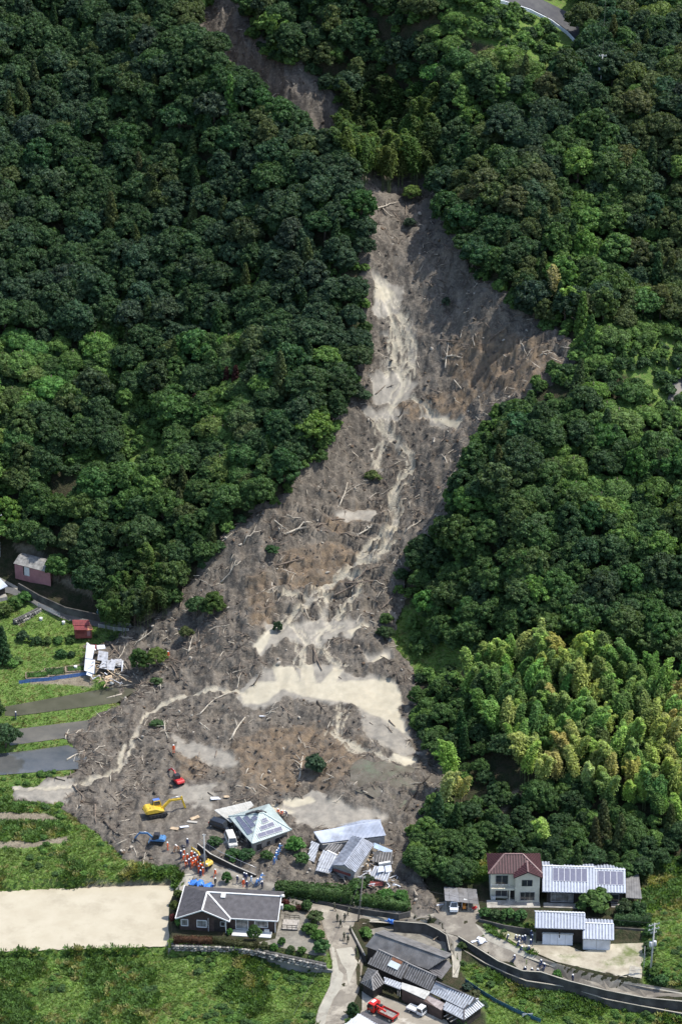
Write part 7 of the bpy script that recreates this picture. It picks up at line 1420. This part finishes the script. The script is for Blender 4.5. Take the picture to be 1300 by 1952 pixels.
for (col, band, br), ids in lab_g.items():
    ids.sort(key=lambda i: LOGS[i][0] + LOGS[i][2])
    for j, i in enumerate(ids): labels[i] = f"{col} fallen trunk {'with branches ' if br else ''}{band}" + (f", {ORDN[min(j, 19)]} from left" if len(ids) > 1 else '')
for i, (x0, y0, x1, y1, k) in enumerate(LOGS):
    a = gat(x0, y0); b = gat(x1, y1); L_ = (b - a).length
    if L_ > 6.5: b = a + (b - a) * 6.5 / L_; L_ = 6.5
    r = min(.30, .07 + L_ * .022) * rnd.uniform(.8, 1.15); a.z += r * .9; b.z += r * 1.1; n = 6; pts = []; side_ = (b - a).cross(Vector((0, 0, 1))).normalized()
    for j in range(n + 1):
        t = j / n; p = a.lerp(b, t); gz_ = float(ground(p.x, p.y)) + r * .6; p.z = max(p.z, gz_) if 0 < j < n else p.z; p = p + side_ * math.sin(t * 3.1 + i) * L_ * .035; pts.append(p - a)
    o = empty('fallen_log', a, 0, labels[i], 'log', 'tree trunks lying in the mud'); m = {'p': PALEL, 'b': BROWNL, 'd': DARKL}[k[0]]
    MB().tube(pts, [r * (1 - .55 * j / n) for j in range(n + 1)], 7).build('trunk', [m], o)
    nb = (4 if len(k) > 1 else (1 if L_ > 3 else 0))
    for q in range(nb):
        t = .35 + .55 * (q + .5) / nb; p = pts[int(t * n)]; d = ((b - a).normalized() * rnd.uniform(.4, 1) + side_ * rnd.choice((-1, 1)) * rnd.uniform(.5, 1) + Vector((0, 0, rnd.uniform(.05, .5)))).normalized(); l = L_ * rnd.uniform(.18, .38)
        MB().tube([p, p + d * l * .5 + Vector((0, 0, .1)), p + d * l], [r * .5, r * .35, r * .12], 5).build('branch', [m], o)
    if len(k) > 1 or rnd.random() < .3:
        mb = MB()
        for q in range(7): d = Vector((rnd.uniform(-1, 1), rnd.uniform(-1, 1), rnd.uniform(-.3, 1))) - (b - a).normalized() * .8; mb.tube([pts[0], pts[0] + d * .35 + Vector((0, 0, .05)), pts[0] + d * rnd.uniform(.6, 1.0)], [r * .45, r * .25, r * .06], 4)
        mb.build('root_plate', [m], o)['kind'] = 'stuff'

# ------------------------------------------------------------------ sticks, stones and rubble strewn over the mud
def stick_mesh(name, seed, m):
    g = random.Random(seed); mb = MB(); p = [Vector((-.5, 0, 0)), Vector((-.15, g.uniform(-.08, .08), .03)), Vector((.2, g.uniform(-.1, .1), .05)), Vector((.5, g.uniform(-.1, .1), .02))]; mb.tube(p, [.035, .03, .024, .01], 4)
    for k in range(g.choice((0, 1, 2))): q = p[1 + k % 2]; mb.tube([q, q + Vector((g.uniform(.1, .3), g.choice((-1, 1)) * g.uniform(.1, .25), g.uniform(0, .15)))], [.02, .006], 4)
    return mb.mesh(name, [m])
STK = [bpy.data.objects.new('d%02d' % i, stick_mesh('stick', 500 + i, [PALEL, BROWNL, DARKL, BROWNL, DARKL, BROWNL][i])) for i in range(6)]
RK = []
for i in range(4):
    g = np.random.default_rng(600 + i); iv, ifc = ico(); v = iv * (1 + .22 * g.normal(size=(len(iv), 1))) * np.array([1, .8, .6]); m = np_mesh('rock', v, ifc); m.materials.append([mat('mud_clod', (.09, .076, .062), .95, .3, 3), mat('pale_rock', (.34, .31, .26), .9, .3, 3), mat('mud_clod', (.09, .076, .062)), mat('brown_clod', (.13, .09, .06), .95, .3, 3)][i]); RK.append(bpy.data.objects.new('r%02d' % i, m))
g_ = np.random.default_rng(41); n = 60000; X = g_.uniform(UX.min(), UX.max(), n); Y = g_.uniform(UY.min(), UY.max(), n)
ix = np.clip(np.round((X - mxs[0]) / MG).astype(int), 0, len(mxs) - 1); iy = np.clip(np.round((Y - mys[0]) / MG).astype(int), 0, len(mys) - 1)
ok = keep[iy, ix] & (u_d[iy, ix] > .6) & (smooth[iy, ix] < .3) & (strm[iy, ix] < .5); dens = fbm(X, Y, .15, 3, 52); edge = u_d[iy, ix] < 6
pxx, pyy, _ = proj(X, Y, Z(X, Y)); left_jam = inpoly(pxx, pyy, [(120,1340),(280,1180),(380,1170),(420,1300),(330,1420),(300,1640),(120,1560)])
pk_ = np.clip((dens - .52) * 7, 0, 1) * .55 + edge * .16 + left_jam * .30 * (dens > .44)
k = np.nonzero(ok & (g_.uniform(size=n) < pk_))[0][:9000]; m_ = len(k)
ez = g_.uniform(0, 6.28, m_); s_ = g_.uniform(.8, 2.6, m_) ** 1.1
scatter('debris', np.stack([X[k], Y[k], ground(X[k], Y[k]) + .06], 1), STK, np.stack([g_.normal(0, .25, m_), g_.normal(-.15, .3, m_), ez], 1), np.stack([s_, s_ * .9, s_ * .9], 1), g_.integers(0, 6, m_), None, 'broken twigs and branches strewn through the mud', 'debris')
k = np.nonzero(ok & (g_.uniform(size=n) < .20))[0][:9000]; m_ = len(k); s_ = .08 + .35 * g_.uniform(0, 1, m_) ** 3
scatter('rubble', np.stack([X[k], Y[k], ground(X[k], Y[k]) + s_ * .15], 1), RK, g_.uniform(0, 6.28, (m_, 3)) * np.array([.15, .15, 1]), np.repeat(s_[:, None], 3, 1) * g_.uniform(.7, 1.4, (m_, 3)), g_.choice([0, 0, 0, 1, 2, 2, 3], m_), None, 'clods and stones scattered on the mudslide', 'rubble')

# ------------------------------------------------------------------ wreckage of the buried house on the left, house rubble, tarps
O = Vector(P(190, 1290, 6.8)); hz = 6.8; h = empty('wrecked_house', O, 0, 'smashed house reduced to white sheets and splintered boards at the terrace edge', 'ruined house')
WSH = mat('torn_white_sheet', (.60, .62, .66), .5, .12, 1.5, dirt=.3); GSH = mat('torn_grey_sheet', (.36, .37, .39), .6, .3, 2, dirt=.4); PINE = mat('split_pine', (.46, .35, .23), .85, .3, 3)
for q, m, nm in [([(163,1255,2.2),(177,1256,2.4),(182,1230,3.6),(166,1228,3.4)], WSH, 'roof_sheet'),([(161,1278,1.2),(180,1284,1.2),(182,1258,2.3),(163,1256,2.1)], WSH, 'roof_sheet'),([(186,1258,1.9),(206,1262,1.9),(207,1243,2.7),(189,1240,2.8)], GSH, 'roof_sheet'),([(190,1273,1.4),(218,1278,1.3),(222,1258,1.9),(196,1258,2.0)], GSH, 'roof_sheet'),([(214,1270,1.2),(236,1272,1.0),(232,1256,1.5),(212,1256,1.6)], GSH, 'roof_sheet'),([(186,1238,2.8),(202,1236,2.8),(200,1229,3.2),(185,1230,3.2)], WSH, 'roof_sheet'),([(170,1238,2.6),(187,1239,2.6),(186,1229,3.0),(174,1228,3.0)], REDR, 'red_roof_sheet'),([(203,1300,.5),(216,1298,.6),(214,1286,1.1),(201,1289,1.1)], PINE, 'plywood'),([(165,1286,.8),(176,1290,.7),(178,1278,1.3),(168,1277,1.3)], WSH, 'wall_panel')]:
    mb = MB(); mb.plate([G(*p) for p in q], .06); mb.build(nm, [m], h)
mb = MB(); mb.bar(G(166, 1226, 3.4), G(183, 1240, 2.6), .35, .25); mb.build('fallen_beam', [WH], h)
for i in range(70):
    x, y = rnd.uniform(178, 234), rnd.uniform(1258, 1306); a = rnd.uniform(0, 6.28); l = rnd.uniform(.7, 2.8); p = G(x, y, rnd.uniform(.1, .7) + (1306 - y) * .02); d = Vector((math.cos(a), math.sin(a), rnd.uniform(-.3, .6))) * l; MB().bar(p, p + d, rnd.uniform(.08, .2), rnd.uniform(.04, .1)).build('board', [rnd.choice([PINE, PINE, WOOD, WSH, DARKL])], h)
p = gat(214, 1304); o = MB().ball((0, 0, .4), .45, 0, 2, (1, .8, .9)).build('white_tank', [WH]); o.location = p; tag(o, 'white plastic tank lying at the foot of the wreckage', 'tank')
O = Vector(P(660, 1660, 1.6)); hz = 1.6; wr = bpy.data.objects['collapsed_house']
for i in range(85):
    x, y = (rnd.uniform(690, 715), rnd.uniform(1628, 1688)) if i < 50 else (rnd.uniform(735, 760), rnd.uniform(1672, 1694)) if i < 65 else (rnd.uniform(612, 660), rnd.uniform(1606, 1624)); a = rnd.uniform(0, 6.28); l = rnd.uniform(.5, 2.0); p = G(x, y, rnd.uniform(.3, 1.1)); d = Vector((math.cos(a), math.sin(a), rnd.uniform(-.3, .5))) * l; MB().bar(p, p + d, rnd.uniform(.1, .28), rnd.uniform(.05, .12)).build('board', [rnd.choice([PINE, WOOD, WSH, WSH, DARKL, GSH])], wr)
# slabs and planks round the solar house
for i, (px, py, l, w, a, m, lab) in enumerate([(413,1526,2.2,.9,.2,WSH,'white wall slab lying in the mud, upper left of the green roof'),(435,1524,1.6,.7,-.1,PINE,'tan board lying just above the green roof'),(333,1584,1.6,.8,-.4,PINE,'tan board in the mud left of the black wall'),(352,1580,1.7,.6,.3,WSH,'white board in the mud left of the black wall'),(367,1570,2.0,.6,-.2,CONC,'grey slab beside the muddy track'),(372,1562,1.8,.8,.5,PINE,'tan slab on the pale rubble patch'),(425,1612,1.6,1.1,.1,CONC,'concrete slab beside the white minivan'),(766,1770,1.2,.8,0,WSH,'white board lying on the gravel behind the farmhouse'),(845,1722,1.6,.3,.3,PINE,'pile board beside the carport'),(836,1726,1.8,.3,.25,WSH,'white plank stacked beside the carport'),(505,1366,2.2,.3,.1,WSH,'white pipe-like beam in the mud below the silt pond'),(756,1759,2.4,.5,-.1,PINE,'orange tan boards laid along the top of the wall'),(730,1758,1.6,.4,.1,PINE,'broken boards on the wall top near the pole'),(905,1795,1.5,.5,.4,WSH,'white stretcher-like board on the road'),(915,1790,1.2,.7,-.5,WSH,'white folded sheet on the road')]):
    p = gat(px, py); o = MB().box((0, 0, 0), (l, w, .12)).build('slab' if m in (CONC,) else 'board', [m], None, .02); o.location = p + Vector((0, 0, .05)); o.rotation_euler = (rnd.uniform(-.12, .12), rnd.uniform(-.12, .12), a); tag(o, lab, 'board' if m is not CONC else 'slab')
def tarp(px, py, r, label, seed, m=BLUEP):
    g = np.random.default_rng(seed); k = 11; u, v = np.meshgrid(np.linspace(-1, 1, k), np.linspace(-1, 1, k)); x = u * r * (1 + .15 * g.normal(size=u.shape)); y = v * r * .8 * (1 + .15 * g.normal(size=u.shape)); z = np.abs(g.normal(size=u.shape)) * .18 + .35 * np.exp(-(u ** 2 + v ** 2) * 1.5) + .04; i = np.arange(k * k).reshape(k, k); o = link('tarp', np_mesh('tarp', np.stack([x, y, z], -1).reshape(-1, 3), np.stack([i[:-1, :-1], i[:-1, 1:], i[1:, 1:], i[1:, :-1]], -1).reshape(-1, 4)), None, [m]); o.location = gat(px, py); o.rotation_euler = (0, 0, seed); sm = o.modifiers.new('thick', 'SOLIDIFY'); sm.thickness = .03; tag(o, label, 'tarp')
tarp(372, 1683, 1.1, 'bright blue tarp heap left of the crowd pole, by the concrete drive', 3); tarp(382, 1687, .9, 'crumpled blue tarp between two others behind the brown house', 5); tarp(398, 1690, 1.0, 'blue tarp heap nearest the dark-clothed person', 7); tarp(742, 1757, .9, 'blue tarp bundle on the wall top by the road', 9); tarp(757, 1748, .7, 'white sheet bundle on the road near the curved wall', 11, WSH); tarp(918, 1796, .7, 'white sheet spread on the road near the concrete path', 13, WSH)
p = gat(350, 1626); o = MB().ball((0, 0, .5), .5, 0, 2, (1, 1, .55)).build('umbrella', [CABD]); o.location = p + Vector((0, 0, .7)); tag(o, 'dark umbrella held up above the crowd', 'umbrella')
# garden on the terrace: net fence and raised beds
fw_ = [(37,1304),(60,1301),(100,1297),(140,1291),(182,1285)]; w = [gat(*p) for p in fw_]; o = empty('net_fence', w[0], 0, 'low blue net fence along the lower edge of the vegetable garden', 'fence'); NET = mat('blue_net', (.10, .19, .42), .7, .3, 3)
for a, b in zip(w[:-1], w[1:]): MB().bar(a - w[0] + Vector((0, 0, .4)), b - w[0] + Vector((0, 0, .4)), .03, .8).build('net_panel', [NET], o); MB().tube([a - w[0] - Vector((0, 0, .2)), a - w[0] + Vector((0, 0, .95))], .03, 5).build('post', [STEEL], o)
for i, (cx, cy, l, d_) in enumerate([(72,1288,4.6,2.6),(106,1282,4.2,3.2),(145,1276,4.0,2.4)]):
    p = gat(cx, cy); o = empty('garden_bed', p, .12, ['garden bed with wooden edging nearest the frame edge', 'middle garden bed with dark leafy crops', 'garden bed with wooden edging nearest the wreckage'][i], 'garden bed')
    for x, y, a, b in ((0, -d_ / 2, l, .14), (0, d_ / 2, l, .14), (-l / 2, 0, .14, d_), (l / 2, 0, .14, d_)): MB().box((x, y, -.1), (a, b, .35)).build('edging', [WOOD], o, .01)
    MB().box((0, 0, -.1), (l - .2, d_ - .2, .28)).build('soil', [mat('garden_soil', (.10, .08, .055), .95, .3, 3, .5, 6)], o); mm = hedge_mesh('crops', 700 + i, l - .6, d_ - .6, .35, .16, 22, .2); mm.materials.append(LEAF); c = link('crops', mm, o); c['tint'] = [(.06, .13, .03), (.045, .09, .03), (.06, .12, .03)][i]
for i, (px, py, lab) in enumerate([(145,1275,'white bucket beside the garden bed'),(122,1190,'white water tank on the terrace by the red shed'),(79,1183,'white container on the grass below the road')]):
    o = MB().tube([(0, 0, 0), (0, 0, .7)], [.3, .38], 10).build('bucket' if i != 1 else 'water_tank', [WH], None, .02); o.location = gat(px, py); tag(o, lab, 'container')
# stone gabion strip at the foot of the concrete slope
a, b = gat(676, 1520), gat(750, 1545); gb = wall_line('gabion_wall', [(672,1513),(700,1524),(750,1540)], [4.9, 4.7, 4.5], 1.3, .5, STM[0], 'grey stone strip along the foot of the mossy slope'); e = (b - a)
bw = [Vector(P(672, 1513, 4.9)), Vector(P(750, 1540, 4.5))]; e = bw[1] - bw[0]
for r_ in range(2):
    for k in range(12): q = link('stone', STONES[rnd.randrange(6)], gb); q.location = bw[0] + e * ((k + .5) / 12) - Vector((0, .12, .55 * (r_ + 1) - .05)); q.scale = (e.length / 12 * .95, 1.2, .55 * rnd.uniform(.85, 1)); q.rotation_euler = (0, 0, math.atan2(e.y, e.x))
# blue net fence and plots right of the farmhouse
fw_ = [(886,1873),(910,1890),(945,1912),(985,1932),(1030,1950)]; w = [gat(*p) for p in fw_]; o = empty('net_fence', w[0], 0, 'blue net fence between the farm plot and the grassy bank', 'fence')
for a, b in zip(w[:-1], w[1:]): MB().bar(a - w[0] + Vector((0, 0, .45)), b - w[0] + Vector((0, 0, .45)), .03, .8).build('net_panel', [mat('teal_net', (.05, .13, .20), .7, .3, 3)], o); MB().tube([a - w[0] - Vector((0, 0, .2)), a - w[0] + Vector((0, 0, 1.0))], .03, 5).build('post', [STEEL], o)
p = gat(1005, 1940); o = MB().bar((-.9, 0, .5), (.9, .2, .5), .05, .6).build('signboard', [WH]); o.location = p; tag(o, 'white panel leaning on the net fence in the farm plot', 'panel')
for i, (x0, y0, x1, y1) in enumerate([(824,1785,838,1793),(826,1794,842,1784),(830,1779,842,1789)]):
    a, b = gat(x0, y0), gat(x1, y1); o = MB().bar(Vector((0, 0, .3)), b - a + Vector((0, 0, .6)), .2, .1).build('plank', [[WSH, PINE, CONC][i]]); o.location = a; tag(o, ['white plank of the broken frame below the curved wall', 'tan plank crossing the broken frame below the curved wall', 'grey plank on the broken frame below the curved wall'][i], 'plank')
